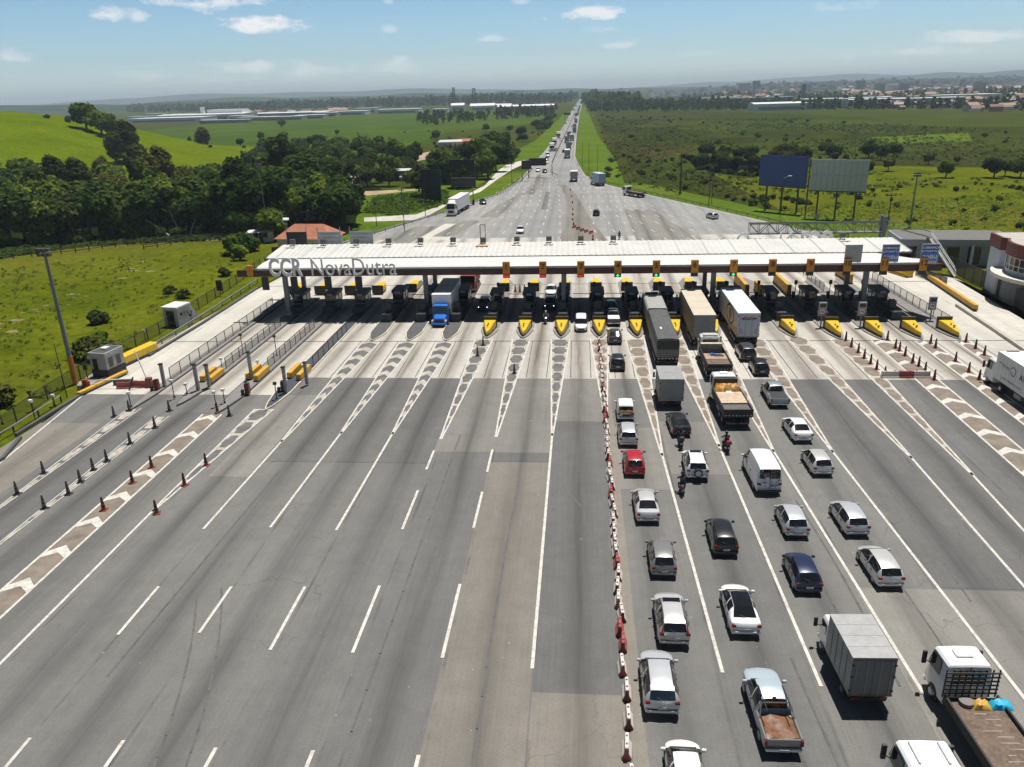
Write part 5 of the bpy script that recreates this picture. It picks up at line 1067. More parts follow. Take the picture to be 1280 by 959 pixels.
# tarpaulin trailer
p = G(835, 448, .9); t = articulated(p.x-.1, p.y-.4, 21.0, 2.55, 3.3, 'long bulk truck under a dark grey tarpaulin with a pale front section', TARPD, TARPD, TARPD, P_DBLUE, 3.0, deflector=.4, body=False)
MB().box(-1.28, 1.28, 0, 12.6, 1.15, 2.5).obj('trailer_wall', M('wall_grey', (.17, .165, .155), .6, var=.15), t); MB().box(-1.24, 1.24, -.06, -.003, 1.2, 2.1).obj('tailboard', M('board_grey', (.13, .13, .125), .6), t)
m_ = MB(); rows = []
for i in range(43):
    y = .0+12.6*i/42; s_ = (.04 if i % 3 == 0 else -.015); e_ = max(0, 1-y/.5)*.0
    rows.append([(-1.30, y, 2.3), (-1.29, y, 2.98), (-1.17, y, 3.27+s_), (-.4, y, 3.36+s_), (.4, y, 3.36+s_), (1.17, y, 3.27+s_), (1.29, y, 2.98), (1.30, y, 2.3)])
m_.loft(rows); m_.obj('tarpaulin', TARPD, t, smooth=50)
MB().box(-1.15, 1.15, -.03, -.004, 2.15, 3.1).obj('rear_flap', M('flap_dark', (.022, .022, .022), .6), t); MB().box(-.55, -.35, 3.6, 4.5, 3.42, 3.45).obj('pale_patch', WHT, t)
MB().box(-1.26, 1.26, 13.1, 20.3, 1.15, 2.9).obj('front_wall', M('wall_grey'), t); MB().loft([[(-1.3, y, 2.7), (-1.28, y, 3.2), (-1.1, y, 3.42), (1.1, y, 3.42), (1.28, y, 3.2), (1.3, y, 2.7)] for y in (13.1, 20.3)]).obj('front_tarpaulin', M('tarp_pale', (.33, .335, .31), .55, var=.1), t, smooth=30)
m_ = MB()
for x in (-1.0, -.6, -.2, .2, .6, 1.0): m_.box(x-.12, x+.12, -.08, -.062, .95, 1.1)
m_.obj('reflector_strip', M('reflector'), t)
# open-bed trucks
def side_boards(t, y0, y1, W, z0, z1, m=FRAME):
    for s in (-1, 1): MB().box(s*W/2-.05, s*W/2+.05, y0, y1, z0, z1).obj('side_board', m, t)
    o = MB().box(-W/2-.05, W/2+.05, y0-.1, y0-.003, z0, z1).obj('tailboard', m, t)
    m_ = MB()
    for i in range(8): x = -W/2+.15+(W-.3)*i/7; m_.add([(x-.09, y0-.105, z0+.1), (x+.05, y0-.105, z0+.1), (x+.09, y0-.105, z0+.2), (x-.05, y0-.105, z0+.2)], [(0, 1, 2, 3)])
    m_.obj('reflector_strip', M('reflector'), o, fixn=False)
def lump(t, x0, x1, y0, y1, z0, h, name, m, seed=1, n=10):
    r = random.Random(seed); mb = MB()
    mb.v = [(x0+(x1-x0)*i/n, y0+(y1-y0)*j/n, z0+h*min(1, 3*math.sin(PI*i/n))*min(1, 3*math.sin(PI*j/n))*(.75+r.uniform(-.25, .25))) for j in range(n+1) for i in range(n+1)]
    mb.f = [(j*(n+1)+i, j*(n+1)+i+1, (j+1)*(n+1)+i+1, (j+1)*(n+1)+i) for j in range(n) for i in range(n)]; mb.m = [0]*len(mb.f)
    return mb.obj(name, m, t, smooth=70, fixn=False)
p = G(924, 521, 1.2); t = thing('flatbed_truck', 'open truck with pale boards and an ochre bundle behind its white cab', T, (p.x-.1, p.y, 0), .03, Q)
MB().box(-1.3, 1.3, 0, 5.9, 1.1, 1.25).obj('bed_floor', FRAME, t); side_boards(t, 0, 5.9, 2.6, 1.2, 1.95)
MB().box(-1.22, 1.22, 1.7, 4.6, 1.26, 1.9).obj('board_load', WOODP, t)
m_ = MB()
for i in range(5): m_.box(-1.21, 1.21, 1.72+.58*i, 1.73+.58*i, 1.9, 1.906)
m_.obj('board_gap', M('gap_brown', (.22, .16, .11), .8), t)
MB().box(-1.22, 1.22, .05, 1.66, 1.26, 1.75).obj('grey_cover', M('cover_grey', (.11, .10, .095), .7, var=.2), t); lump(t, -1.22, 1.22, 4.6, 5.8, 1.75, .8, 'ochre_bundle', TARPO, 5)
lump(t, -.3, .35, 4.1, 4.6, 1.88, .18, 'white_sack', WHT, 8, 6)
MB().box(-1.15, 1.15, 5.95, 6.15, 1.2, 2.75).obj('headboard', PLAST, t); cab(t, 6.3, 2.4, 2.9, 1.85, P_WHITE, deflector=.0, skylight=True); frame(t, .05, 7.4, 2.4); wheel_set(t, 1.1, 2.4, .48, True); wheel_set(t, 2.3, 2.4, .48, True); wheel_set(t, 7.3, 2.4, .48); under_guard(t, 2.3, .0)
t = thing('flatbed_truck', 'open truck with brown load and a white cab, behind the cream roofed trailer', T, (15.25, 80.9, 0), .0, Q)
MB().box(-1.3, 1.3, 0, 6.6, 1.1, 1.25).obj('bed_floor', FRAME, t); side_boards(t, 0, 6.6, 2.6, 1.2, 1.9)
MB().box(-1.22, 1.22, .1, 2.2, 1.26, 1.7).obj('brown_load', WOODB, t); MB().box(-1.22, 1.22, 2.25, 4.2, 1.26, 1.72).obj('board_load', M('boards_tan', (.36, .25, .165), .8, var=.3, scale=2.5), t); MB().box(-1.2, 1.2, 5.9, 6.5, 1.26, 2.3).obj('crate_load', WOODP, t)
cab(t, 6.85, 2.4, 2.85, 1.85, P_WHITE, deflector=.25); frame(t, .05, 8, 2.4); wheel_set(t, 1.1, 2.4, .48, True); wheel_set(t, 2.3, 2.4, .48, True); wheel_set(t, 7.7, 2.4, .48); under_guard(t, 2.3, .0)
# flatbed in the corner
t = thing('flatbed_truck', 'flatbed truck with a bare brown deck and a slatted headboard, nearest open truck', T, (19.75, 23.6, 0), .04, Q)
MB().box(-1.26, 1.26, -2, 8.75, 1.12, 1.26).obj('bed_floor', FRAME, t); MB().box(-1.18, 1.18, -2, 8.7, 1.262, 1.285).obj('deck_boards', WOODB, t)
m_ = MB(); r = random.Random(2)
for i in range(26):
    y = -1+.36*i; x = r.uniform(-.9, .3); m_.box(x, x+r.uniform(.2, .9), y, y+.05, 1.286, 1.29)
m_.obj('deck_scuff', M('scuff_pale', (.30, .26, .22), .8, var=.3), t)
for s in (-1, 1): MB().box(s*1.27-.05, s*1.27+.05, -2, 8.7, 1.0, 1.5).obj('side_board', FRAME, t)
hb2 = MB()
for i in range(6): hb2.box(-1.3, 1.3, 8.8, 8.86, 1.45+.24*i, 1.53+.24*i)
for i in range(9): hb2.box(-1.3+.318*i, -1.24+.318*i, 8.87, 8.92, 1.2, 2.85)
hb2.obj('headboard', PLAST, t)
cab(t, 9.15, 2.25, 2.85, 1.95, P_WHITE, skylight=True); frame(t, -2, 10.3, 2.3); wheel_set(t, 10.05, 2.35, .5); wheel_set(t, 1.5, 2.35, .5, True); wheel_set(t, 2.8, 2.35, .5, True)
def sack(x, y, lab, m, wd, nm):
    o = lump(None, -wd/2, wd/2, -.3, .3, 0, .32, nm, m, 3, 8); o.location = (x, y, 1.29); return tag(o, lab, 'bundle')
sack(19.65, 31.75, 'ochre bundle on the bare truck deck, beside the blue one', M('bundle_ochre', (.52, .30, .05), .6), .8, 'folded_bundle'); sack(20.6, 31.8, 'bright blue bundle on the bare truck deck', M('bundle_blue', (.01, .38, .62), .5), 1.0, 'folded_bundle')
o = MB().lathe([(.18, 0), (.34, .02), (.34, .2), (.18, .22)], 14).obj('coiled_hose', M('rope_grey', (.20, .19, .17), .8), None); o.location = (19.0, 31.9, 1.29); tag(o, 'grey coiled ring on the truck deck by the ochre bundle', 'coil')
# the cab cut by the lower edge
t = thing('truck_cab', 'white truck with roof rails cut by the lower edge of the view', T, (15.2, 21.9, 0), .03, Q)
cab(t, 4.1, 2.35, 2.95, 2.2, P_WHITE); frame(t, -3, 5.4, 2.3); wheel_set(t, 5.2, 2.3, .48); MB().box(-1.25, 1.25, -3, 3.9, 1.1, 1.3).obj('bed_floor', FRAME, t)
for s in (-1, 1): MB().box(s*.62-.05, s*.62+.05, 4.5, 5.7, 2.98, 3.06).obj('roof_rail', M('rail_white', (.6, .6, .6), .5), t, bevel=.02)
# white lettered truck at the numbered end
p = G(1241, 474, 0); t = thing('box_truck', 'large white truck with black side lettering beside the plain outer lane', T, (43.9, 68.6, 0), .0, Q)
cargo_box(t, 0, 10.4, 2.6, 1.2, 4.0, BOXW, BOXW, BOXW); cab(t, 10.7, 2.4, 2.75, 1.9, P_WHITE, deflector=0); frame(t, .1, 12, 2.4)
for y in (1.6, 2.9, 8.9): wheel_set(t, y, 2.5, .5, True)
wheel_set(t, 11.7, 2.4, .5); MB().box(-.6, .6, 10.1, 10.35, 4.005, 4.05).obj('roof_unit', BLACK, t)
INK = M('ink_black', (.03, .03, .03), .5)
lettering('lettering', 'ARTIGAS LOG', .85, INK, t, (-1.31, 5.9, 2.75), (PI/2, 0, -PI/2), extrude=.004, bold=.02, align='LEFT')
lettering('lettering', 'www.artigaslog.com.br', .40, M('ink_grey', (.16, .16, .17), .5), t, (-1.31, 8.9, 1.75), (PI/2, 0, -PI/2), extrude=.004, align='LEFT')
m_ = MB(); m_.bar((-1.312, 9.9, 3.05), (-1.312, 7.6, 2.95), .012, .09); m_.bar((-1.312, 9.3, 2.85), (-1.312, 7.4, 2.75), .012, .06)
for i in range(14):
    a, b = PI*.1+1.8*PI*i/14, PI*.1+1.8*PI*(i+1)/14; m_.add([(-1.313, 7.1+.5*math.cos(a), 2.9+.5*math.sin(a)), (-1.313, 7.1+.5*math.cos(b), 2.9+.5*math.sin(b)), (-1.313, 7.1+.36*math.cos(b), 2.9+.36*math.sin(b)), (-1.313, 7.1+.36*math.cos(a), 2.9+.36*math.sin(a))], [(0, 1, 2, 3)])
m_.obj('side_emblem', M('ink_mid', (.2, .2, .21), .5), t, fixn=False)
# vehicles coming towards us on the free-flow side
F_ = 'vehicles coming through the toll'
t = thing('box_truck', 'truck with a blue bonnet cab and a tall white box leaving the canopy', T, (-19.0, 102.0, 0), PI, F_)
cargo_box(t, -12.2, -2.0, 2.6, 1.2, 4.0, BOXW, BOXW, BOXW); frame(t, -12, .2, 2.4); wheel_set(t, -10.6, 2.4, .5, True); wheel_set(t, -9.4, 2.4, .5, True); wheel_set(t, -.6, 2.3, .5)
cab(t, -1.9, 2.2, 2.75, 1.25, P_BLUE, glassback=False)
m_ = MB(); m_.loft([[(-.95, -.68, .55), (.95, -.68, .55), (.95, -.68, 1.45), (.7, -.68, 1.62), (-.7, -.68, 1.62), (-.95, -.68, 1.45)], [(-.8, .55, .55), (.8, .55, .55), (.8, .55, 1.15), (.6, .55, 1.3), (-.6, .55, 1.3), (-.8, .55, 1.15)]]); m_.obj('bonnet', P_BLUE, t, bevel=.06)
MB().box(-1.08, 1.08, .5, .75, .4, .7).obj('front_bumper', P_BLUE, t, bevel=.04)
for s in (-1, 1): MB().box(s*.78, s*1.06, .28, .62, .75, 1.05).obj('mudguard_lamp', HEAD, t, bevel=.04)
MB().box(-.62, .62, .55, .58, .72, 1.12).obj('grille_front', PLAST, t)
car('sedan', P_WHITE, (-4.3, 120.0, 0), 'white car behind the dark pickup with shining headlights', C, PI, F_)
t = car('pickup', P_DBLUE, (-4.2, 111.8, 0), 'dark blue pickup with shining headlights under the canopy', 'pickup', PI, F_, lit=True); bed(t, 'cover', P_DBLUE)
t = car('suv', P_DBLUE, (-13.9, 111.3, 0), 'dark blue SUV with shining headlights in the canopy shadow', 'suv', PI, F_, lit=True)
car('minivan', P_WHITE, (.35, 100.8, 0), 'white van just leaving the canopy shadow beside the barriers', 'van', PI, F_)
t = articulated(-17.6, 127, 4, 2.5, 3.4, 'red truck behind the tall white box of the blue truck', M('truck_red', (.35, .03, .03), .5), M('truck_red'), M('truck_red'), M('truck_red'), 2.9, F_, PI)
# beyond the plaza
t = articulated(-31.6, 219.5, 13.5, 2.6, 4.2, 'white trailer truck beyond the canopy near the dark roadside sign', BOXW, BOXW, BOXW, P_WHITE, 3.3, 'trucks beyond the canopy', PI-.1, deflector=.7)
B_ = 'cars beyond the canopy'
def far(kind, col, px, py, rz, lab, cat=C, g=B_): p = G(px, py, .3); return car(kind, col, (p.x, p.y, 0), lab, cat, rz, g)
far('sedan', P_BLACK, 603.5, 253.5, PI+.2, 'black car on the roadside behind the white trailer truck beyond the canopy'); far('sedan', P_WHITE, 650.5, 289, PI+.04, 'white car on the empty lanes just beyond the canopy')
far('hatch', P_BLACK, 745.5, 267.5, -.06, 'black car on the dashed lanes beyond the canopy'); far('hatch', P_SILVER2, 890, 271.5, .35, 'silver car near the crash rail beyond the canopy')
far('sedan', P_WHITE, 672.5, 213.5, PI, 'white car at the merge into the highway'); far('hatch', P_BLACK, 680.8, 215, PI, 'black car beside a white one at the merge into the highway')
def simple_truck(px, py, rz, L, boxm, doorm, cabm, lab, z1=3.6, flat=False):
    p = G(px, py, .3); t = thing('flatbed_truck' if flat else 'box_truck', lab, T, (p.x, p.y, 0), rz, 'trucks beyond the canopy')
    if flat: MB().box(-1.25, 1.25, 0, L, 1.1, 1.3).obj('bed_floor', WOODB, t); side_boards(t, 0, L, 2.5, 1.15, 1.45)
    else: cargo_box(t, 0, L, 2.5, 1.0, z1, boxm, boxm, doorm)
    cab(t, L+.2, 2.3, 2.7, 1.8, cabm); frame(t, .05, L+1.2, 2.3); wheel_set(t, 1.3, 2.3, .45, True); wheel_set(t, L+1.1, 2.3, .45)
simple_truck(717.5, 226.5, .0, 5, BOXW, BOXSIDE, P_WHITE, 'white box truck with a grey back on the merging lanes beyond the canopy'); simple_truck(752.5, 231.5, .35, 6, M('box_pale_blue', (.50, .60, .68), .5), M('door_pale_blue', (.25, .32, .40), .5), P_WHITE, 'pale blue box truck by the grass verge beyond the canopy', 4.0)
simple_truck(804, 246, .55, 7, None, None, P_WHITE, 'empty flatbed truck with a white cab by the crash rail', flat=True)
H_ = 'vehicles far along the highway'
cols = {'w': P_WHITE, 'd': P_DGREY, 's': P_SILVER, 'k': P_BLACK}
protoF = {}
def hwy(px, py, kind, c, away):
    p = G(px, py, .3); key = (kind, c, away)
    side = 'queue side' if away else 'oncoming side'
    lab = '%s %s far along the highway on the %s' % ({'w': 'white', 'd': 'dark grey', 's': 'silver', 'k': 'black'}[c], {'t': 'truck', 'c': 'car', 'v': 'van'}[kind], side)
    g = '%s %ss far along the highway, %s' % ({'w': 'white', 'd': 'dark grey', 's': 'silver', 'k': 'black'}[c], {'t': 'truck', 'c': 'car', 'v': 'van'}[kind], side)
    rz = (0.03 if away else PI+.03)
    if key in protoF: dup(protoF[key], (p.x, p.y, 0), rz); return
    if kind == 't':
        t = thing('box_truck', lab, T, (p.x, p.y, 0), rz, g); bm_ = BOXW if c == 'w' else TARPD if c in 'dk' else ALU
        cargo_box(t, 0, 7.5, 2.5, 1.1, 3.9, bm_, bm_, BOXSIDE); cab(t, 7.7, 2.4, 3.0, 1.9, P_WHITE if c == 'w' else cols[c]); frame(t, 0, 9, 2.4); wheel_set(t, 1.3, 2.4, .5, True); wheel_set(t, 8.8, 2.4, .5)
    else: t = car('van' if kind == 'v' else 'hatch' if c in 'ws' else 'sedan', cols[c], (p.x, p.y, 0), lab, 'van' if kind == 'v' else C, rz, g)
    protoF[key] = t
for a in [(683, 203.5, 'c', 'w', 0), (683, 199.5, 'c', 'd', 0), (684.6, 195.5, 'v', 'w', 0), (690, 187, 't', 'w', 0), (693.2, 180, 't', 'w', 0), (698, 171.5, 't', 'w', 0), (695, 188, 'c', 'k', 0), (700.7, 175, 'c', 'w', 0), (703.7, 162, 'c', 'w', 0), (707.4, 155, 'c', 'd', 0), (711, 149.5, 'c', 'd', 0), (714, 142.5, 'v', 'w', 0),
          (710.8, 150.5, 'v', 'w', 0), (706, 158, 'c', 's', 0), (717, 138, 't', 'w', 0), (720, 133, 't', 'w', 0), (723.5, 128, 'v', 'w', 0),
          (709.3, 197.5, 't', 'w', 1), (711, 187, 't', 'd', 1), (704.8, 189.8, 'c', 'k', 1), (708.6, 178.5, 't', 'd', 1), (711.5, 172, 't', 'd', 1), (714.9, 175.5, 't', 'w', 1), (715, 158.5, 'c', 'w', 1), (718.5, 161, 't', 'k', 1), (718.3, 165.5, 't', 'd', 1), (720, 153.5, 't', 'd', 1), (718.6, 148.5, 'c', 'k', 1), (722.3, 144, 't', 'w', 1), (722.8, 140.5, 't', 'd', 1), (724, 137, 't', 'd', 1), (725, 134, 't', 'w', 1), (716, 168, 'c', 's', 1), (714, 180, 'c', 's', 1), (719.8, 145.5, 't', 's', 1), (721.3, 141, 'c', 'w', 1), (726.8, 130, 't', 'w', 1), (728, 127.5, 't', 'd', 1)]: hwy(*a)
# ------------------------------------------------------------------ riders and motorcycles
SKINT = M('skin', (.30, .17, .11), .6); CLOTHD = M('cloth_dark', (.022, .022, .026), .9); CLOTHB = M('cloth_blue', (.05, .08, .16), .9); CLOTHG = M('cloth_grey', (.12, .12, .125), .9)
def skin_body(name, joints, edges, m, sub=1):
    "one continuous figure grown over a skeleton: joints {name: (co, radius)}"
    ks = list(joints); me = bpy.data.meshes.new(name); me.from_pydata([joints[k][0] for k in ks], [(ks.index(a), ks.index(b)) for a, b in edges], [])
    o = bpy.data.objects.new(name, me); COL.objects.link(o); o.modifiers.new('skin', 'SKIN'); sv = me.skin_vertices[0].data
    for i, k in enumerate(ks):
        r = joints[k][1]; sv[i].radius = (r, r) if not isinstance(r, tuple) else r; sv[i].use_root = (k == ks[0])
    q = o.modifiers.new('sub', 'SUBSURF'); q.levels = sub; q.render_levels = sub
    dg = bpy.context.evaluated_depsgraph_get(); dg.update(); out = bpy.data.meshes.new_from_object(o.evaluated_get(dg))
    COL.objects.unlink(o); bpy.data.objects.remove(o); out.materials.clear(); out.materials.append(m); out.polygons.foreach_set('use_smooth', [True]*len(out.polygons)); return out
def person_rider(pos, rz, label, m, helmet):
    t = thing('person', label, 'person', pos, rz, 'riders on motorcycles')
    J = {'pelvis': ((0, -.25, .86), .15), 'spine': ((0, -.2, 1.12), .15), 'chest': ((0, -.08, 1.33), (.19, .14)), 'neck': ((0, 0, 1.47), .055), 'head': ((0, .05, 1.60), .09)}
    E_ = [('pelvis', 'spine'), ('spine', 'chest'), ('chest', 'neck'), ('neck', 'head')]
    for s, n in ((1, 'r'), (-1, 'l')):
        J.update({'sh'+n: ((s*.21, -.03, 1.37), .075), 'el'+n: ((s*.34, .12, 1.14), .055), 'wr'+n: ((s*.33, .42, 1.08), .042), 'ha'+n: ((s*.31, .49, 1.08), .04), 'hip'+n: ((s*.12, -.2, .84), .105), 'kn'+n: ((s*.27, .2, .74), .075), 'an'+n: ((s*.22, -.02, .34), .05), 'toe'+n: ((s*.22, .16, .30), .045)})
        E_ += [('chest', 'sh'+n), ('sh'+n, 'el'+n), ('el'+n, 'wr'+n), ('wr'+n, 'ha'+n), ('pelvis', 'hip'+n), ('hip'+n, 'kn'+n), ('kn'+n, 'an'+n), ('an'+n, 'toe'+n)]
    key = ('rider', m.name)
    link('body', shared(key, lambda: skin_body('body', J, E_, m)), t)
    def hm():
        b = MB(); b.lathe([(.0, -.15), (.09, -.14), (.135, -.04), (.145, .05), (.12, .13), (.06, .17), (0, .178)], 12, (0, .05, 1.63)); return b.mesh('helmet', helmet, smooth=60)
    link('helmet', shared(('helmet', helmet.name), hm), t)
    link('visor', shared('visor', lambda: MB().loft([[(.10*math.cos(a), .06+.115*math.sin(a)+.02, z) for a in [PI*.2+PI*.6*i/6 for i in range(7)]] for z in (1.60, 1.68)], closed=False, caps=False).mesh('visor', WGLASS, fixn=False)), t)
def motorcycle(pos, rz, label, col, box=True, lit=False):
    t = thing('motorcycle', label, 'motorcycle', pos, rz, 'motorcycles')
    for y in (-.64, .66):
        w_ = link('wheel', shared('mwheel', lambda: MB().loft([[(x, rr*math.cos(2*PI*i/16), rr*math.sin(2*PI*i/16)) for i in range(16)] for x, rr in ((-.05, .24), (-.05, .29), (0, .31), (.05, .29), (.05, .24))]).mesh('tyre', TYRE, smooth=50)), t); w_.location = (0, y, .31)
        link('rim', shared('mrim', lambda: MB().cyl((-.045, 0, 0), (.045, 0, 0), .19, n=12).mesh('rim', RIM)), w_)
    MB().loft([[(-.13, y, z), (.13, y, z), (.09, y, z2), (-.09, y, z2)] for y, z, z2 in ((-.1, .55, .82), (.1, .58, .98), (.38, .62, .95), (.48, .7, .85))]).obj('tank', col, t, bevel=.03)
    MB().box(-.14, .14, -.72, -.08, .74, .84).obj('seat', PLAST, t, bevel=.04); MB().box(-.15, .15, -.2, .35, .28, .62).obj('engine', STEEL_D, t, bevel=.04)
    m_ = MB(); m_.bar((.07, .66, .31), (.07, .42, .98), .05); m_.bar((-.07, .66, .31), (-.07, .42, .98), .05); m_.obj('fork', CHROME, t)
    MB().tube([(-.36, .44, 1.07), (-.2, .42, 1.05), (.2, .42, 1.05), (.36, .44, 1.07)], .022).obj('handlebar', STEEL_D, t)
    MB().box(-.09, .09, .5, .62, .82, 1.0).obj('headlight', LIT if lit else HEAD, t, bevel=.03); MB().cyl((.17, -.75, .42), (.17, .05, .36), .045, n=8).obj('exhaust', CHROME, t)
    MB().box(-.07, .07, -.9, -.8, .72, .8).obj('tail_light', TAIL, t); MB().box(-.09, .09, -.93, -.905, .5, .66).obj('number_plate', PLATE, t); MB().box(-.08, .08, -.95, -.4, .66, .72).obj('rear_mudguard', PLAST, t)
    if box: MB().box(-.2, .2, -.98, -.62, .86, 1.2).obj('top_box', box if box is not True else PLAST, t, bevel=.04)
HB, HW = M('helmet_black', (.02, .02, .022), .2), M('helmet_white', (.6, .6, .6), .25)
for px, py, rz, lab, pl, m, h, c, bx in ((850.5, 557, .0, 'black motorcycle close behind the black sedan', 'rider in dark clothes close behind the black sedan', CLOTHD, HB, P_BLACK, True), (907, 562, .12, 'motorcycle with a red tail behind the pale boards truck', 'rider in dark clothes with feet out behind the pale boards truck', CLOTHD, HB, P_RED, M('red_box', (.25, .02, .03), .4)), (852, 615, -.05, 'black motorcycle beside the white SUV with the spare wheel', 'rider in dark clothes beside the white SUV with the spare wheel', CLOTHD, HB, P_BLACK, False),
        (682.5, 404, PI, 'motorcycle with lit lamp leaving the canopy shadow', 'rider in a pale helmet leaving the canopy shadow', CLOTHG, HW, P_BLACK, False), (774, 299, -.02, 'lone motorcycle on the lanes just beyond the canopy', 'lone rider on the lanes just beyond the canopy', CLOTHD, HB, P_BLACK, False)):
    p = G(px, py); motorcycle(p, rz, lab, c, bx, py == 404); person_rider(p, rz, pl, m, h)
# a person resting on the brown load
J = {'pelvis': ((0, 0, .12), .13), 'chest': ((.05, .42, .15), (.17, .12)), 'neck': ((.05, .6, .15), .05), 'head': ((.06, .74, .17), .095)}
E_ = [('pelvis', 'chest'), ('chest', 'neck'), ('neck', 'head')]
for s, n in ((1, 'r'), (-1, 'l')):
    J.update({'sh'+n: ((.05+s*.2, .46, .14), .07), 'el'+n: ((.05+s*.38, .25, .08), .05), 'wr'+n: ((.05+s*.28, .02, .08), .04), 'ha'+n: ((.05+s*.24, -.08, .08), .035), 'hip'+n: ((s*.1, -.06, .12), .1), 'kn'+n: ((s*.16, -.46, .16), .07), 'an'+n: ((s*.14, -.86, .08), .05), 'toe'+n: ((s*.18, -.92, .17), .04)})
    E_ += [('chest', 'sh'+n), ('sh'+n, 'el'+n), ('el'+n, 'wr'+n), ('wr'+n, 'ha'+n), ('pelvis', 'hip'+n), ('hip'+n, 'kn'+n), ('kn'+n, 'an'+n), ('an'+n, 'toe'+n)]
t = thing('person', 'person in blue lying on the load of the brown open truck', 'person', (15.3, 84.3, 1.72), 1.2)
link('body', skin_body('body', J, E_, M('cloth_bright_blue', (.06, .13, .36), .9)), t); MB().lathe([(0, -.06), (.1, -.04), (.105, .04), (0, .1)], 10, (.06, .76, .2)).obj('hair', CLOTHD, t, smooth=60)
# ------------------------------------------------------------------ street furniture
def guard_rail(pts, label, name='guard_rail', step=4.0, h=.75, m=None, two=True):
    P = [G(*p) if len(p) == 2 else Vector(p) for p in pts]; t = thing(name, label, 'guard rail', P[0], 0); O = P[0]; posts = []
    m_ = MB()
    for a, b in zip(P[:-1], P[1:]):
        n = max(1, round((b-a).length/step)); posts += [a.lerp(b, i/n) for i in range(n)]
        for z in ((h, h-.22) if two else (h,)): m_.bar(a-O+Vector((0, 0, z)), b-O+Vector((0, 0, z)), .14, .07)
    m_.obj('rail', m or STEEL, t); posts.append(P[-1]); me = MB().bar((0, 0, 0), (0, 0, h+.03), .12).mesh('post', STEEL_D)
    for p in posts[:90]: link('post', me, t).location = p-O
guard_rail([(184, 442), (252, 400), (322, 354)], 'steel crash rail along the beige side lane near the canopy'); guard_rail([(-30, 570), (18, 541), (77, 503)], 'steel crash rail on the grass strip at the bare end of the beige side lane', two=False)
guard_rail([(440, 301), (482, 289.5), (554, 267.5), (590, 255.5), (622, 245.5), (650, 228.5), (665, 212)], 'long crash rail along the oncoming side beyond the canopy')
guard_rail([(733, 219), (761, 230.5), (806, 241.5), (886, 259.5), (961, 276.5), (1005, 287), (1060, 297)], 'long double crash rail on the outer side beyond the canopy', m=STEEL_D)
guard_rail([(696.5, 222), (690.5, 219), (690, 206), (694, 195), (707.5, 167), (718, 142), (726, 124)], 'dark median barrier along the middle of the highway', 'median_barrier', 12, 1.15, M('median_rust', (.085, .06, .05), .9))
def kerbline(pts, w, h, m, name='kerb'):
    P = [G(*p) for p in pts]; mb = MB()
    for a, b in zip(P[:-1], P[1:]): mb.bar(a+Vector((0, 0, h/2)), b+Vector((0, 0, h/2)), w, h)
    struct(name, mb, m)
kerbline([(-40, 602), (4, 575), (26, 549)], .3, .3, KERBD); kerbline([(20, 545), (95, 499), (140, 468)], .3, .28, KERBD); kerbline([(186, 446), (255, 404), (322, 361)], .35, .3, KERBD)
kerbline([(425, 305), (480, 288), (553, 266), (589, 254), (620.6, 244), (649, 227), (664, 210), (676, 195)], .5, .2, KERB)
struct('pavement', MB().sheet(gpoly([(95, 480), (125, 462), (142, 468), (108, 493)]), .03), KERB)
yb = yellow_block(G(172, 449).x, G(172, 449).y, 6.5, 'bright yellow high kerb block next to the guard hut', None, -.18, YEL, 'yellow_barrier'); yb.scale = (2.2, 1, 1.5)
p = G(130, 481); yb = yellow_block(p.x, p.y, 7.5, 'long low yellow kerb in front of the guard hut', None, -.18, YEL_O, 'yellow_kerb'); yb.scale = (.9, 1, .45)
# guard hut and shelter
p = G(138, 467); t = thing('guard_hut', 'small grey guard hut with a black base beside the beige side lane', 'hut', p, -.16)
MB().box(-1.1, 1.1, -1.5, 1.5, 0, 1.0).obj('plinth', M('plinth_black', (.022, .022, .024), .6), t); MB().box(-1.08, 1.08, -1.48, 1.48, 1.0, 2.55).obj('wall', GREYP, t); MB().box(-1.16, 1.16, -1.56, 1.56, 2.55, 3.05).obj('parapet', GREYP, t, bevel=.03)
MB().box(-1.02, 1.02, -1.42, 1.42, 3.052, 3.06).obj('roof', BROOF, t); MB().box(-.3, .4, -.4, .4, 3.06, 3.3).obj('air_conditioner', WHT, t, bevel=.03)
for x0, y0, x1, y1 in ((-.75, -1.51, -.1, -1.47), ): MB().box(x0, x1, y0, y1, .7, 2.3).obj('door', GLASS, t)
for y in (-.7, .55): MB().box(1.06, 1.1, y-.35, y+.35, 1.2, 2.3).obj('window', GLASS, t)
p = G(224, 405); t = thing('shelter', 'pale concrete shelter with a sloping side and square openings by the crash rail', 'hut', p, -.16)
MB().xprism([(-1.5, 0), (3.4, 0), (1.5, 2.7), (-1.5, 2.7)], -1.15, 1.15).obj('wall', M('shelter_grey', (.40, .41, .41), .7), t); MB().box(-1.3, 1.3, -1.65, 1.55, 2.7, 2.9).obj('roof', M('shelter_roof', (.66, .66, .64), .7), t)
MB().box(-.7, .6, -1.53, -1.49, .0, 2.3).obj('door', GLASS, t)
for i in range(4): MB().box(1.14, 1.17, -.9+.75*i, -.5+.75*i, 1.5-.1*i, 2.0-.1*i).obj('opening', GLASS, t)
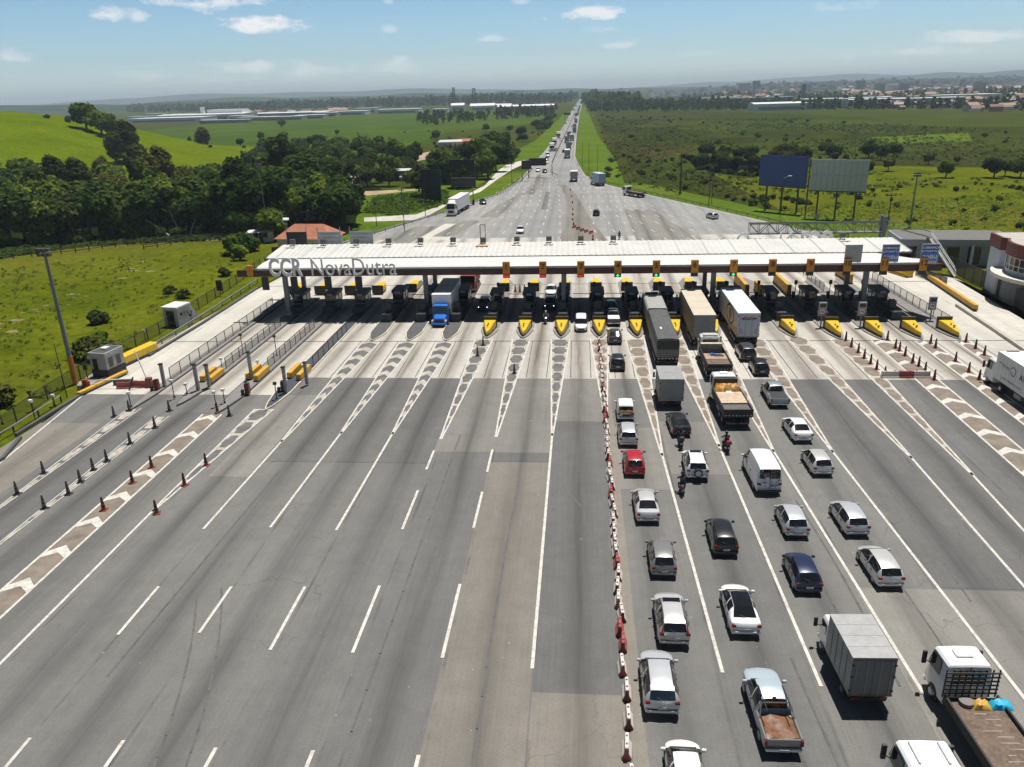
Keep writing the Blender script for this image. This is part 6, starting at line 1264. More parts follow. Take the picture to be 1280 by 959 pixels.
# gate beside the hut
p = G(109, 486); t = thing('boom_gate', 'rust red boom gate with a raised white arm beside the guard hut', 'gate', p, 0)
MB().box(-.3, .3, -.3, .3, 0, 1.15).obj('cabinet', M('gate_red', (.32, .06, .03), .5), t, bevel=.04); MB().bar((.2, 0, .95), (5.2, .4, 1.05), .1).obj('arm', WHT, t); MB().box(-.9, -.4, -.4, .2, 0, .5).obj('counterweight', STEEL, t)
MB().bar((0, .5, 0), (0, .5, 2.4), .09).obj('signal_post', STEEL_D, t); MB().box(-.22, .22, .4, .62, 2.1, 2.7).obj('signal', BLACK, t)
p = G(197, 486); t = thing('boom_gate', 'dark boom gate post with an upright arm by the red barrier on the side lane', 'gate', (p.x-1.2, p.y+.6, 0), 0)
MB().box(-.3, .3, -.3, .3, 0, 1.1).obj('cabinet', M('cabinet_red'), t, bevel=.04); MB().bar((-.2, 0, .9), (-1.1, .2, 4.2), .09).obj('arm', WHT, t); MB().bar((-1.8, -1.2, 0), (-1.4, -.6, 1.4), .12).obj('brace', STEEL_D, t)
p = G(155, 481); tag(MB().box(-1.1, 1.1, -.3, .3, 0.02, .62).obj('dark_barrier', BLACK, None, bevel=.05), 'black box barrier lying behind the red one on the side lane', 'barrier').location = p
def pole(px, py, yt, label, r=.16, m=STEEL, heads=None, name='light_pole', base=None, dx=0, cat='light pole', group=None):
    p = G(px, py); h = height_at(px, py, yt); t = thing(name, label, cat, p, 0, group)
    MB().cyl((0, 0, 0), (dx, 0, h), r, r*.6, 9).obj('pole', m, t, smooth=50)
    if base: MB().cyl((0, 0, 0), (0, 0, 3.4), r*1.12, r*1.1, 9).obj('painted_base', base, t)
    if heads == 'flood':
        MB().tube([(-.75, 0, h-.15), (.75, 0, h-.15)], .06).obj('cross_arm', STEEL, t)
        for i in range(3):
            for z in (-.35, .2): MB().box(-.78+.55*i, -.42+.55*i, -.35, .2, h+z-.1, h+z+.22).obj('floodlight', M('lamp_box'), t, bevel=.03)
    elif heads == 'arm':
        m_ = MB(); m_.tube([(0, 0, h-.1), (1.3, 0, h+.35)], .05); m_.obj('arm', STEEL, t); MB().box(1.1, 1.9, -.16, .16, h+.28, h+.42).obj('lamp_head', WHT, t, bevel=.04)
    elif heads == 'cross': MB().box(-.8, .8, -.06, .06, h-.5, h-.35).obj('cross_arm', STEEL_D, t); MB().box(-.25, .25, -.3, .05, h-1.6, h-.9).obj('transformer', STEEL_D, t)
    elif heads == 'lamp': MB().box(-.25, .25, -.22, .22, h, h+.3).obj('lamp_head', WHT, t, bevel=.04)
    return t
pole(95, 480, 315, 'tall grey floodlight mast with an orange base beside the guard hut', .27, COLM, 'flood', base=M('mast_orange', (.55, .19, .03), .6)); pole(84, 497, 430, 'thin dark pole on the grass strip near the floodlight mast', .06, STEEL_D)
pole(1137, 284, 218, 'tall floodlight mast on the meadow behind the steel gantry', .22, COLM, 'flood'); pole(1109, 284, 242, 'plain dark utility pole on the meadow left of the floodlight mast', .14, STEEL_D, 'cross')
pole(471, 283, 248, 'thin dark pole beside the dirt lot beyond the canopy', .09, STEEL_D, 'cross'); pole(506, 290, 222, 'leaning lamp pole right behind the second grey sign back', .09, COLM, 'lamp'); pole(445, 284, 222, 'tall lamp pole with a pale head in front of the sandy path', .1, STEEL_D, 'lamp'); pole(336, 300, 207, 'lamp pole among trees behind the lettered end of the canopy', .1, COLM, 'flood')
pole(532, 270, 235, 'slim pole on the verge in front of the dark mesh billboard', .09, STEEL_D); pole(504, 271, 236, 'slim pole at the edge of the bright green lot', .09, STEEL_D, 'cross'); pole(640, 230, 204, 'dark pole on the verge beside the side road', .1, STEEL_D)
pole(850, 243, 193, 'twin trunk dark pole at the meadow edge beyond the outer crash rail', .28, STEEL_D); pole(886, 255, 215, 'slim dark pole with a crossbar beyond the outer crash rail', .12, STEEL_D, 'cross'); pole(889.5, 254, 217, 'slim dark pole paired with a crossbar pole beyond the outer crash rail', .1, STEEL_D)
pole(728, 209, 177, 'slim verge pole nearest the outer highway edge', .09, STEEL_D); pole(736, 216, 178, 'slim verge pole in the middle of three on the bright verge', .09, STEEL_D); pole(747, 219, 181, 'slim verge pole farthest from the road on the bright verge', .09, STEEL_D); pole(1278, 293, 240, 'thin pole behind the maroon topped building', .1, STEEL_D)
pole(975, 271, 222, 'pale lamp pole in front of the blue billboard', .09, STEEL_D, 'arm')
for i, (px, py, yt) in enumerate([(45, 528, 503), (42, 513, 492), (3, 530, 505), (68, 507, 493), (182, 425, 415), (240, 405, 395), (69, 508, 496)]): thin_lamp(G(px, py), height_at(px, py, yt), 'short post with a small head on the grass strip, %s from the bare end' % nth(i+1), i % 2 == 0, 'short posts on the grass strip', 'short_post')
# billboards
def billboard(pa, pb_, h0, h1, label, m, frame_m, legs=3, ribs=0):
    A, B = G(*pa), G(*pb_); d = (B-A); L = d.length; t = thing('billboard', label, 'billboard', A, math.atan2(d.y, d.x)); 
    MB().box(0, L, -.12, .12, h0, h1).obj('panel', m, t)
    for i in range(ribs): x = L*(i+1)/(ribs+1); MB().box(x-.05, x+.05, -.2, -.12, h0, h1).obj('rib', frame_m, t)
    if ribs: MB().box(0, L, -.21, -.12, (h0+h1)/2-.06, (h0+h1)/2+.06).obj('rib', frame_m, t)
    MB().box(-.1, L+.1, -.16, .16, h0-.25, h0-.02).obj('catwalk', STEEL_D, t)
    for i in range(legs): x = L*(i+.5)/legs; MB().bar((x, .35, 0), (x, .35, h1-.3), .35).obj('leg', STEEL_D, t)
    return t
billboard((946, 262), (1004, 268), 6.3, 13.6, 'dark blue billboard on tall posts over the meadow', M('billboard_navy', (.018, .055, .22), .45, var=.15), STEEL_D)
t = billboard((1008, 272), (1078, 275), 6.4, 13.4, 'pale grey billboard with ribs beside the dark blue one', M('billboard_grey', (.40, .43, .42), .6, var=.08), M('rib_grey', (.34, .36, .36), .6), 3, 9)
MB().bar((-.3, -.3, 0), (-.3, -.3, 13.5), .28).obj('leg', STEEL_D, t)
billboard((528, 252), (552, 254), 1.0, 9.4, 'dark ribbed mesh billboard beside the bright green lot', M('mesh_dark', (.035, .036, .036), .8), STEEL_D, 4, 9)
t = billboard((563, 236), (594, 236), 5.5, 9.4, 'black billboard against the dark round trees beyond the canopy', M('board_black', (.014, .016, .016), .7), STEEL_D, 3)
p = G(592, 256); t = thing('message_sign', 'black variable message sign on one post at the roadside beyond the canopy', 'road sign', p, 0); MB().box(-6.2, .9, -.3, .3, 5.2, 7.6).obj('panel', BLACK, t, bevel=.05); MB().cyl((0, 0, 0), (0, 0, 5.3), .16, .14).obj('post', STEEL, t); m_ = MB()
for i in range(12): m_.box(-5.9+.55*i, -5.6+.55*i, -.32, -.3, 6.1, 6.5)
m_.obj('display', M('led_dark', (.05, .05, .045), .5), t); MB().box(-.3, .3, -.3, .3, .0, 1.4).obj('cabinet', STEEL_D, t)
p = G(661, 222); t = thing('message_sign', 'black variable message sign over the verge at the side road junction', 'road sign', p, 0); MB().box(.2, 6.6, -.3, .3, 4.2, 6.9).obj('panel', BLACK, t, bevel=.05); MB().cyl((0, 0, 0), (0, 0, 6.4), .2, .16).obj('post', STEEL_D, t)
p = G(653, 226); t = thing('message_sign', 'small black square sign below the verge message sign', 'road sign', p, 0); MB().box(-.2, 3.3, -.25, .25, 4.0, 7.0).obj('panel', BLACK, t, bevel=.05); MB().cyl((0, 0, 0), (0, 0, 5), .16, .14).obj('post', STEEL, t)
p = G(709, 150); t = thing('message_sign', 'small distant black message sign beside the highway', 'road sign', p, 0); MB().box(-3.5, 3.5, -.3, .3, 5, 7.4).obj('panel', BLACK, t); MB().cyl((-3, 0, 0), (-3, 0, 5), .2, .2).obj('post', STEEL_D, t)
p = G(1020, 285); t = thing('warning_sign', 'small diamond warning sign on the grass beyond the rear lettering', 'road sign', p, 0); MB().bar((0, 0, 0), (0, 0, 2), .08).obj('post', STEEL_D, t); q = MB().box(-.5, .5, -.03, .03, -.5, .5).obj('plate', STEEL, t); q.rotation_euler = (0, PI/4, 0); q.location = (0, 0, 2.5)
p = G(276, 370); t = thing('notice_board', 'small dark notice board by the fence of the meadow', 'sign', p, 0); MB().box(-.5, .5, -.05, .05, .9, 2.6).obj('panel', BLACK, t); MB().bar((0, .08, 0), (0, .08, 1.2), .08).obj('post', STEEL_D, t)
MESHM = MESHD.copy(); MESHM.name = 'fence_mesh_light'
for n_ in MESHM.node_tree.nodes:
    if n_.type == 'MIX_SHADER': n_.inputs[0].default_value = .38
# fences of the meadow
fence([G(-60, 612), G(0, 545), G(60, 500), G(120, 463), G(200, 418), G(270, 373), G(326, 335)], 1.7, 'dark mesh fence between the grass strip and the meadow', 3.2, MESHM, STEEL_D, pw=.1)
def rail_fence(pts, label):
    P = [G(*p) for p in pts]; t = thing('rail_fence', label, 'fence', P[0], 0); O = P[0]; m_ = MB(); posts = []
    for a, b in zip(P[:-1], P[1:]):
        n = max(1, round((b-a).length/3)); posts += [a.lerp(b, i/n) for i in range(n)]
        for z in (.5, 1.0): m_.bar(a-O+Vector((0, 0, z)), b-O+Vector((0, 0, z)), .13)
    WF = M('fence_wood', (.10, .085, .07), .9, var=.3); m_.obj('rail', WF, t); me = MB().bar((0, 0, -.1), (0, 0, 1.25), .16).mesh('post', WF)
    for p in posts: link('post', me, t).location = p-O
rail_fence([(95, 316), (160, 307), (225, 300), (300, 297)], 'weathered rail fence of the meadow in front of the wood'); rail_fence([(180, 312), (230, 304), (262, 301), (310, 303)], 'second weathered rail fence round the paddock before the wood')
rail_fence([(-30, 328), (40, 321), (95, 316)], 'weathered rail fence at the shaded edge of the wood')
MW = M('parapet_wall', (.44, .41, .36), .85, var=.1)
# wall, mesh and tower block at the numbered end
A = [G(1196, 383), G(1240, 412), G(1290, 446)]
mb = MB()
for a, b in zip(A[:-1], A[1:]): mb.bar(a+Vector((0, 0, .2)), b+Vector((0, 0, .2)), .5, .4)
tag(mb.obj('low_wall', MW), 'low pale concrete wall along the outer lane at the numbered end', 'wall')
fence([(61.2, 133), (61.6, 120), (60.6, 110), (59.5, 92)], 2.6, 'tall dark fence between the outer lane and the maroon topped building', 2.6, MESHD, STEEL_D, pw=.1)
fence([(55.2, 131), (56.4, 122.5)], 1.5, 'short dark fence on the low yellow kerb behind the crash cushion', 1.6, MESHD, STEEL_D)
GANT = M('gantry_steel', (.17, .185, .195), .5, .3, var=.1)
t = thing('sign_gantry', 'grey steel lattice gantry behind the canopy with a stair at its end', 'gantry', (0, 136.5, 0))
x0, x1 = 29.0, 51.0; zt, zb = 7.9, 6.2
m_ = MB()
for y in (-.6, .6):
    for z in (zb, zt): m_.bar((x0, y, z), (x1, y, z), .16)
    n = 14
    for i in range(n): xa = x0+(x1-x0)*i/n; xb = x0+(x1-x0)*(i+1)/n; m_.bar((xa, y, zb if i % 2 else zt), (xb, y, zt if i % 2 else zb), .10); m_.bar((xa, y, zb), (xa, y, zt), .08)
m_.obj('truss', GANT, t); MB().box(x0, x1, -.55, .55, zb+.1, zb+.16).obj('walkway', STEEL, t)
for y in (-.6, .6): MB().box(x1-.3, x1+.3, y-.25, y+.25, 0, 8.9).obj('tower_leg', GANT, t)
m_ = MB()
for i in range(6): m_.bar((x1, -.6, 1.2*i+.3), (x1, .6, 1.2*i+1.5), .1)
m_.obj('tower_brace', GANT, t); MB().box(40.6, 41.0, -.2, .2, 0, 6.3).obj('tower_leg', GANT, t)
for y in (-.6, .6): m_ = MB(); m_.bar((x1, y, 7.4), (x1+7.5, y-1, 5.4), .16); m_.bar((x1, y, 8.3), (x1+7.5, y-1, 6.3), .08); m_.obj('catwalk_rail', STEEL, t)
m_ = MB(); 
for i in range(20):
    f = i/20; m_.box(x1+7.2+2.6*f-.2, x1+7.2+2.6*f+.25, -2.4-5.2*f-.15, -.9-5.2*f+.15, 5.3*(1-f)+.02, 5.3*(1-f)+.08)
m_.obj('stair_tread', STEEL, t)
for dx, dy in ((-.35, -2.5), (.4, -.8)):
    m_ = MB(); a = Vector((x1+7.2+dx, dy, 5.4)); b = a+Vector((2.6, -5.2, -5.3)); m_.bar(a, b, .16); m_.bar(a+Vector((0, 0, 1.0)), b+Vector((0, 0, 1.0)), .09)
    for i in range(5): q = a.lerp(b, i/4); m_.bar(q, q+Vector((0, 0, 1.0)), .06)
    m_.obj('stair_rail', WHT, t)
MB().box(x1+7.0, x1+7.3, -1.2, -.8, 0, 5.4).obj('tower_leg', GANT, t)
# grey office and the maroon topped control building
WALLB = M('wall_pale_blue', (.46, .53, .60), .7, var=.04); WALLG = M('wall_grey_blue', (.24, .27, .32), .7, var=.06); ROOFG = M('roof_grey', (.13, .122, .118), .85, var=.15, dirt=(.26, .25, .24)); ROOFT = M('roof_tan', (.42, .385, .34), .85, var=.12, dirt=(.5, .48, .45))
t = thing('office_building', 'low grey office with a flat roof behind the gantry stair', 'building', (64, 138.2, 0), -.12)
MB().box(-8.5, 9, 0, 8, 0, 3.6).obj('wall', WALLG, t); MB().box(-9, 9.4, -.9, 8.4, 3.6, 4.6).obj('fascia', WALLG, t); MB().box(-8.6, 9.1, -.5, 8, 4.605, 4.63).obj('roof', ROOFG, t)
for i in range(5): MB().box(-8+3.4*i, -6+3.4*i, -.03, -.002, .2, 3.2).obj('window', GLASS, t)
for i in range(4): MB().box(-8.4+5.4*i, -8.0+5.4*i, -.85, -.45, 0, 3.6).obj('pillar', WALLB, t)
t = thing('control_building', 'pale blue control building with a maroon roof band and a curved glazed bay', 'building', (61.0, 107, 0), 0)
def bay(r, a0=.80, a1=1.5): return [(6.4+r*math.cos(a), 6.2+r*math.sin(a)) for a in [PI*a0+i*PI*(a1-a0)/14 for i in range(15)]]
MB().prism([(24, 15), (0.6, 15), (0.1, 10.9)]+bay(6.9)+[(24, -1)], 0, 6.6).obj('wall', WALLB, t); top_poly = [(24.2, 15.2), (.4, 15.2), (-.1, 11.0)]+bay(7.2)+[(24.2, -1.2)]
MB().prism(top_poly, 6.6, 8.4).obj('roof_band', M('band_maroon', (.14, .022, .022), .55, var=.08), t); MB().prism([(x*.985+.3, y*.97+.1) for x, y in top_poly], 8.4, 8.43).obj('roof', ROOFT, t)
m_ = MB(); pts = bay(7.0, .84)
for a, b in zip(pts[:-1], pts[1:]): m_.add([(a[0], a[1], 4.7), (b[0], b[1], 4.7), (b[0], b[1], 6.5), (a[0], a[1], 6.5)], [(0, 1, 2, 3)])
m_.obj('window', GLASS, t, fixn=False); m_ = MB()
for a in pts: m_.bar((a[0]-.03, a[1]-.03, 4.7), (a[0]-.03, a[1]-.03, 6.5), .07)
for z in (4.7, 5.4, 6.5):
    for a, b in zip(pts[:-1], pts[1:]): m_.bar((a[0]-.03, a[1]-.03, z), (b[0]-.03, b[1]-.03, z), .06)
m_.obj('window_frame', WHT, t); m_ = MB(); m_.prism(bay(8.7, .78)+list(reversed(bay(6.8, .78))), 3.6, 4.1); m_.obj('balcony_ledge', M('ledge_cream', (.62, .59, .52), .7), t)
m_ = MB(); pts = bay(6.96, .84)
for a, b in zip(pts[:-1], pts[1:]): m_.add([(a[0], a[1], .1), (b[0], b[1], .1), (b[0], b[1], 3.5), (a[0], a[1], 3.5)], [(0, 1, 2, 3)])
m_.obj('painted_wall_shade', M('wall_shade_dark', (.10, .12, .135), .6), t, fixn=False)  # shade below the balcony ledge, painted as a dark sheet over the pale wall
MB().cyl((2.6, 8.2, 8.44), (2.6, 8.2, 8.52), .9, n=16).obj('roof_ring', M('ring_pink', (.62, .52, .48), .8), t)
struct('lawn', MB().sheet([(60.2, 96), (60.6, 126), (75, 134), (90, 90), (61, 80)], .02), MEADOW)
# ------------------------------------------------------------------ houses by the wood and small sheds
def house(px, py, w, d, h, rh, rz, wallm, roofm, label, hip=.35, name='house', windows=2):
    p = G(px, py); t = thing(name, label, 'house', p, rz)
    MB().box(-w/2, w/2, 0, d, 0, h).obj('wall', wallm, t); e = .5
    MB().add([(-w/2-e, -e, h), (w/2+e, -e, h), (w/2+e, d+e, h), (-w/2-e, d+e, h), (-w/2+w*hip, d/2, h+rh), (w/2-w*hip, d/2, h+rh)], [(0, 1, 5, 4), (1, 2, 5), (2, 3, 4, 5), (3, 0, 4), (3, 2, 1, 0)]).obj('roof', roofm, t)
    for i in range(windows): x = -w/2+w*(i+.7)/(windows+.4); MB().box(x-.5, x+.5, -.03, .0-.002, 1.0, 2.1).obj('window', GLASS, t)
    MB().box(-.45, .45, -.04, -.002, 0, 2.1).obj('door', PLAST, t); return t
TERR = M('terracotta', (.40, .15, .08), .85, var=.2, scale=.8, dirt=(.28, .11, .07)); HWALL = M('house_wall', (.48, .45, .41), .8); HWGR = M('house_wall_grey', (.23, .23, .23), .85, var=.2); SHEDR = M('shed_roof', (.52, .53, .53), .6, var=.15); 
house(381, 317, 11.5, 7, 3.0, 2.5, -.1, HWALL, TERR, 'terracotta roofed house behind the lettered end of the canopy', .22); house(394, 243, 7, 6, 2.6, 1.6, .1, HWALL, TERR, 'small house with a faded terracotta roof among the trees'); house(498, 226, 15, 8, 3.6, .5, 0, HWGR, SHEDR, 'grey flat house beside the sandy path', .02)
house(447, 214, 7, 5, 2.6, 1.4, 0, HWALL, TERR, 'tiny terracotta house up by the bend of the sandy path'); house(478, 220, 6, 5, 2.4, 1.2, .2, HWALL, TERR, 'tiny terracotta house left of the grey flat house'); house(349, 287, 4, 3, 2.2, .4, .3, HWGR, SHEDR, 'grey tin shed beside the terracotta roofed house', .05, 'shed')
house(327, 303, 5, 4, 2.2, .4, .3, HWALL, M('shed_white', (.68, .68, .66), .6), 'white tin shed at the corner of the canopy', .05, 'shed'); house(377, 277, 3.5, 3, 2.2, .3, 0, HWGR, M('shed_white'), 'small white roofed shed half hidden behind the terracotta house', .05, 'shed'); house(397, 275, 4.5, 3, 2.2, .3, .2, HWGR, M('shed_white'), 'white roofed shed under trees right behind the terracotta house', .05, 'shed')
house(283, 262, 6, 4, 2.4, .6, .2, HWALL, M('shed_white'), 'white roofed shed peeping out of the wood', .05, 'shed'); house(563, 184, 14, 9, 3, 1, .1, HWALL, SHEDR, 'pale roofed farm shed on the plain', .05, 'shed'); house(580, 183, 16, 9, 3, 1.2, .1, HWALL, TERR, 'terracotta farm building on the plain'); 
# fallen bare trunks at the wood's edge
for i, (px, py, a, l) in enumerate([(212, 296, 2.6, 9), (226, 294, 2.0, 8), (238, 293, 1.1, 11), (244, 292, .8, 11), (233, 293, 1.45, 9)]):
    p = G(px, py); t = MB().cyl((0, 0, .2), (l*math.cos(a)*.75, 1.2, l*math.sin(a)*.8+.3), .24, .1, 7).obj('bare_trunk', M('trunk_pale', (.40, .36, .31), .85, var=.2)); t.location = p
    tag(t, 'pale bare leaning trunk at the edge of the wood, %s of the splayed bundle' % nth(i+1), 'tree trunk', 'bare trunks at the wood edge')
# ------------------------------------------------------------------ trees
def leaf_mat(name, c1, c2, c3):
    m, nt, b = newmat(name); b.inputs['Roughness'].default_value = .8; b.inputs['Specular IOR Level'].default_value = .08
    oi = nn(nt, 'ShaderNodeObjectInfo'); geo = nn(nt, 'ShaderNodeNewGeometry'); tc = nn(nt, 'ShaderNodeTexCoord').outputs['Object']
    f = noise(nt, tc, .55, 4, .6); c = ramp(nt, mathn(nt, 'ADD', mathn(nt, 'MULTIPLY', f, .8), mathn(nt, 'MULTIPLY_ADD', geo.outputs['Random Per Island'], .3, -.05)), [(.25, c1), (.5, c2), (.75, c3)])
    hs = nn(nt, 'ShaderNodeHueSaturation'); nt.links.new(c, hs.inputs['Color'])
    nt.links.new(mathn(nt, 'MULTIPLY_ADD', oi.outputs['Random'], .9, .55), hs.inputs['Value']); nt.links.new(mathn(nt, 'MULTIPLY_ADD', oi.outputs['Random'], -.05, .525), hs.inputs['Hue'])
    nt.links.new(hs.outputs[0], b.inputs['Base Color'])
    tl = nn(nt, 'ShaderNodeBsdfTranslucent'); nt.links.new(hs.outputs[0], tl.inputs['Color']); mx = nn(nt, 'ShaderNodeMixShader'); mx.inputs[0].default_value = .25
    nt.links.new(b.outputs[0], mx.inputs[1]); nt.links.new(tl.outputs[0], mx.inputs[2]); nt.links.new(mx.outputs[0], nt.nodes['Material Output'].inputs[0]); return m
LEAF = leaf_mat('leaf_green', (.026, .054, .006), (.066, .115, .012), (.13, .185, .019)); LEAFD = leaf_mat('leaf_dark', (.015, .031, .006), (.038, .068, .010), (.076, .115, .014)); LEAFB = leaf_mat('leaf_bright', (.055, .10, .007), (.11, .17, .013), (.18, .235, .022)); LEAFO = leaf_mat('leaf_olive', (.028, .040, .007), (.062, .080, .013), (.105, .122, .021)); BARK = M('bark', (.06, .045, .032), .95, var=.3)
def leaf_card(mb, c, nrm, s, r):
    n = nrm.normalized(); a = n.orthogonal().normalized(); q = Matrix.Rotation(r.uniform(0, 6.28), 3, n); a = q @ a; b = n.cross(a)
    k = [(.0, -1), (.62, -.35), (.55, .5), (0, 1), (-.6, .45), (-.55, -.4)]; mb.add([c+(a*u+b*v)*s*r.uniform(.75, 1.2)+n*r.uniform(-.12, .12)*s for u, v in k], [(0, 1, 2, 3), (0, 3, 4, 5)])
def crown(seed, blobs, n, size, squash=.8, up=.5):
    r = random.Random(seed); mb = MB(); tot = sum(b[1]**2 for b in blobs)
    for c, R in blobs:
        c = Vector(c)
        for i in range(int(n*R*R/tot)):
            d = Vector((r.gauss(0, 1), r.gauss(0, 1), r.gauss(0, 1))).normalized(); k = R*(1-.55*r.random()**2.2)*(1+.16*math.sin(d.x*7+seed)*math.sin(d.y*6+d.z*5))
            p = c+Vector((d.x*k, d.y*k, d.z*k*squash)); nr = (d+Vector((r.gauss(0, .5), r.gauss(0, .5), up+r.gauss(0, .4)))); leaf_card(mb, p, nr, size*r.uniform(.6, 1.3), r)
    return mb
def trunk_mb(h, r0, limbs, seed):
    r = random.Random(seed); mb = MB(); mb.cyl((0, 0, -.3), (r.uniform(-.2, .2), 0, h*.55), r0, r0*.7, 7); 
    for c, R in limbs: mb.cyl((0, 0, h*.3), c, r0*.5, r0*.15, 5)
    return mb
def broad(seed, H, W, nb, n, size, m, flat=.8, low=.25):
    r = random.Random(seed); bl = []
    for i in range(nb):
        a = r.uniform(0, 6.28); d = W*.5*r.uniform(.1, .68); z = H*(low+(1-low)*r.uniform(.2, .82)*(1-.35*(d/(W*.5)))); R = W*r.uniform(.15, .27); bl.append(((d*math.cos(a), d*math.sin(a), min(z, H-R*flat)), R))
    bl.append(((0, 0, H*.62), W*.27))
    return (crown(seed, bl, n, size, flat).mesh('crown', m, fixn=False), trunk_mb(H*.9, H*.03+.06, bl[:5], seed).mesh('trunk', BARK))
def palm(seed, H, n, m):
    r = random.Random(seed); mb = MB()
    for i in range(n):
        a = 2*PI*i/n+r.uniform(-.2, .2); L = r.uniform(2.2, 3.2); e = r.uniform(-.2, .9); prev = None
        for k in range(6):
            f = k/5; p = Vector((math.cos(a)*L*f, math.sin(a)*L*f, H+L*f*e-1.5*f*f*L*.45)); w_ = .42*(1-f*.85)*(.4+f if f < .4 else 1); s = Vector((-math.sin(a), math.cos(a), 0))*w_
            if prev: mb.add([prev[0]-prev[1], prev[0]+prev[1], p+s, p-s], [(0, 1, 2, 3)])
            prev = (p, s)
    t = MB(); t.cyl((0, 0, -.2), (.3, 0, H), .22, .15, 7); return mb.mesh('crown', m, fixn=False), t.mesh('trunk', BARK)
def bambooish(seed, H, n, m):
    r = random.Random(seed); mb = MB(); tr = MB()
    for i in range(n):
        a = r.uniform(0, 6.28); sp = r.uniform(.3, 1.0)*H*.42; hh = H*r.uniform(.6, 1.0)
        for k in range(16):
            f = .25+.75*k/15; p = Vector((math.cos(a)*sp*f*f, math.sin(a)*sp*f*f, hh*(f-.12*f*f*f)))
            for q in range(3): leaf_card(mb, p+Vector((r.gauss(0, .35), r.gauss(0, .35), r.gauss(0, .3))), Vector((math.cos(a)*.6+r.gauss(0, .5), math.sin(a)*.6+r.gauss(0, .5), .7)), .42, r)
        tr.cyl((0, 0, 0), (math.cos(a)*sp*.3, math.sin(a)*sp*.3, hh*.55), .07, .04, 4)
    return mb.mesh('crown', m, fixn=False), tr.mesh('trunk', BARK)
KINDS = {
 'round1': broad(1, 10, 10, 13, 3000, .50, LEAF), 'round2': broad(2, 9, 11, 14, 3000, .52, LEAFD), 'round3': broad(3, 11, 9, 12, 2800, .50, LEAF, .9), 'round4': broad(4, 8, 9, 11, 2600, .46, LEAFO), 'bright1': broad(5, 8, 8, 11, 2400, .45, LEAFB), 'dark1': broad(6, 11, 12, 15, 3400, .55, LEAFD, .75),
 'tall1': broad(7, 17, 8.5, 22, 4200, .5, LEAFO, 1.0, .08), 'tall2': broad(8, 14, 6.5, 12, 2200, .45, LEAF, 1.1, .2), 'bush1': broad(9, 2.6, 3.8, 8, 900, .26, LEAF, .7, .05), 'bush2': broad(10, 2.2, 4.4, 8, 900, .27, LEAFO, .6, .05), 'bush3': broad(11, 3.0, 3.2, 7, 800, .26, LEAFB, .8, .05), 'palm': palm(12, 6.5, 15, LEAF), 'bamboo': bambooish(13, 9, 24, LEAFB), 'slim': broad(14, 8, 2.6, 8, 900, .32, LEAFD, 1.3, .1)}
KW = {'round1': ('round_tree', 'green broad round tree'), 'round2': ('round_tree', 'dark wide round tree'), 'round3': ('round_tree', 'green upright round tree'), 'round4': ('olive_tree', 'olive green loose tree'), 'bright1': ('bright_tree', 'bright yellow-green tree'), 'dark1': ('spreading_tree', 'dark wide spreading tree'), 'tall1': ('gum_tree', 'tall loose olive gum tree'), 'tall2': ('tall_tree', 'tall narrow green tree'), 'bush1': ('bush', 'round green bush'), 'bush2': ('bush', 'low spreading olive bush'), 'bush3': ('bush', 'bright green bush'), 'palm': ('palm_tree', 'feathery palm tree'), 'bamboo': ('bamboo_clump', 'bright feathery bamboo clump'), 'slim': ('slim_tree', 'slim dark columnar tree')}
PROT = {}; TC = {}
NT = [0]
def tree(kind, pos, scale, where, group, rz=None, r=random.Random(5), own=None):
    nm, desc = KW[kind]; lab = own or (desc+' '+where); cat = 'bush' if nm == 'bush' else 'palm' if nm == 'palm_tree' else 'bamboo' if nm == 'bamboo_clump' else 'tree'
    g = group if not own else None
    if not own: g = group+' ('+desc+')'
    t = thing(nm, lab, cat, pos, r.uniform(0, 6.28) if rz is None else rz, g); s = scale*r.uniform(.92, 1.08); t.scale = (s*r.uniform(.92, 1.1), s*r.uniform(.92, 1.1), s)
    link('crown', KINDS[kind][0], t); link('trunk', KINDS[kind][1], t); return t
R6 = random.Random(21)
def hz_(x, y): return max(-.05, hillz(x, y)) if -640 < x < -80 and 230 < y < 640 else -.05
def inpoly(x, y, P):
    c = False; j = len(P)-1
    for i in range(len(P)):
        if (P[i][1] > y) != (P[j][1] > y) and x < (P[j][0]-P[i][0])*(y-P[i][1])/(P[j][1]-P[i][1])+P[i][0]: c = not c
        j = i
    return c
def scatter(poly, n, kinds, smin, smax, where, group, mind=5.0, avoid=()):
    "n trees over an area of ground outlined in survey coordinates"
    xs = [p[0] for p in poly]; ys = [p[1] for p in poly]; put = []; tries = 0
    while len(put) < n and tries < n*60:
        tries += 1; x, y = R6.uniform(min(xs), max(xs)), R6.uniform(min(ys), max(ys))
        if not inpoly(x, y, poly) or any((x-a)**2+(y-b)**2 < mind**2 for a, b in put) or any(inpoly(x, y, a) for a in avoid): continue
        put.append((x, y)); tree(R6.choice(kinds), (x, y, hz_(x, y)-.1), R6.uniform(smin, smax), where, group)
def gp(*pts): return [(p.x, p.y) for p in (G(*q) for q in pts)]
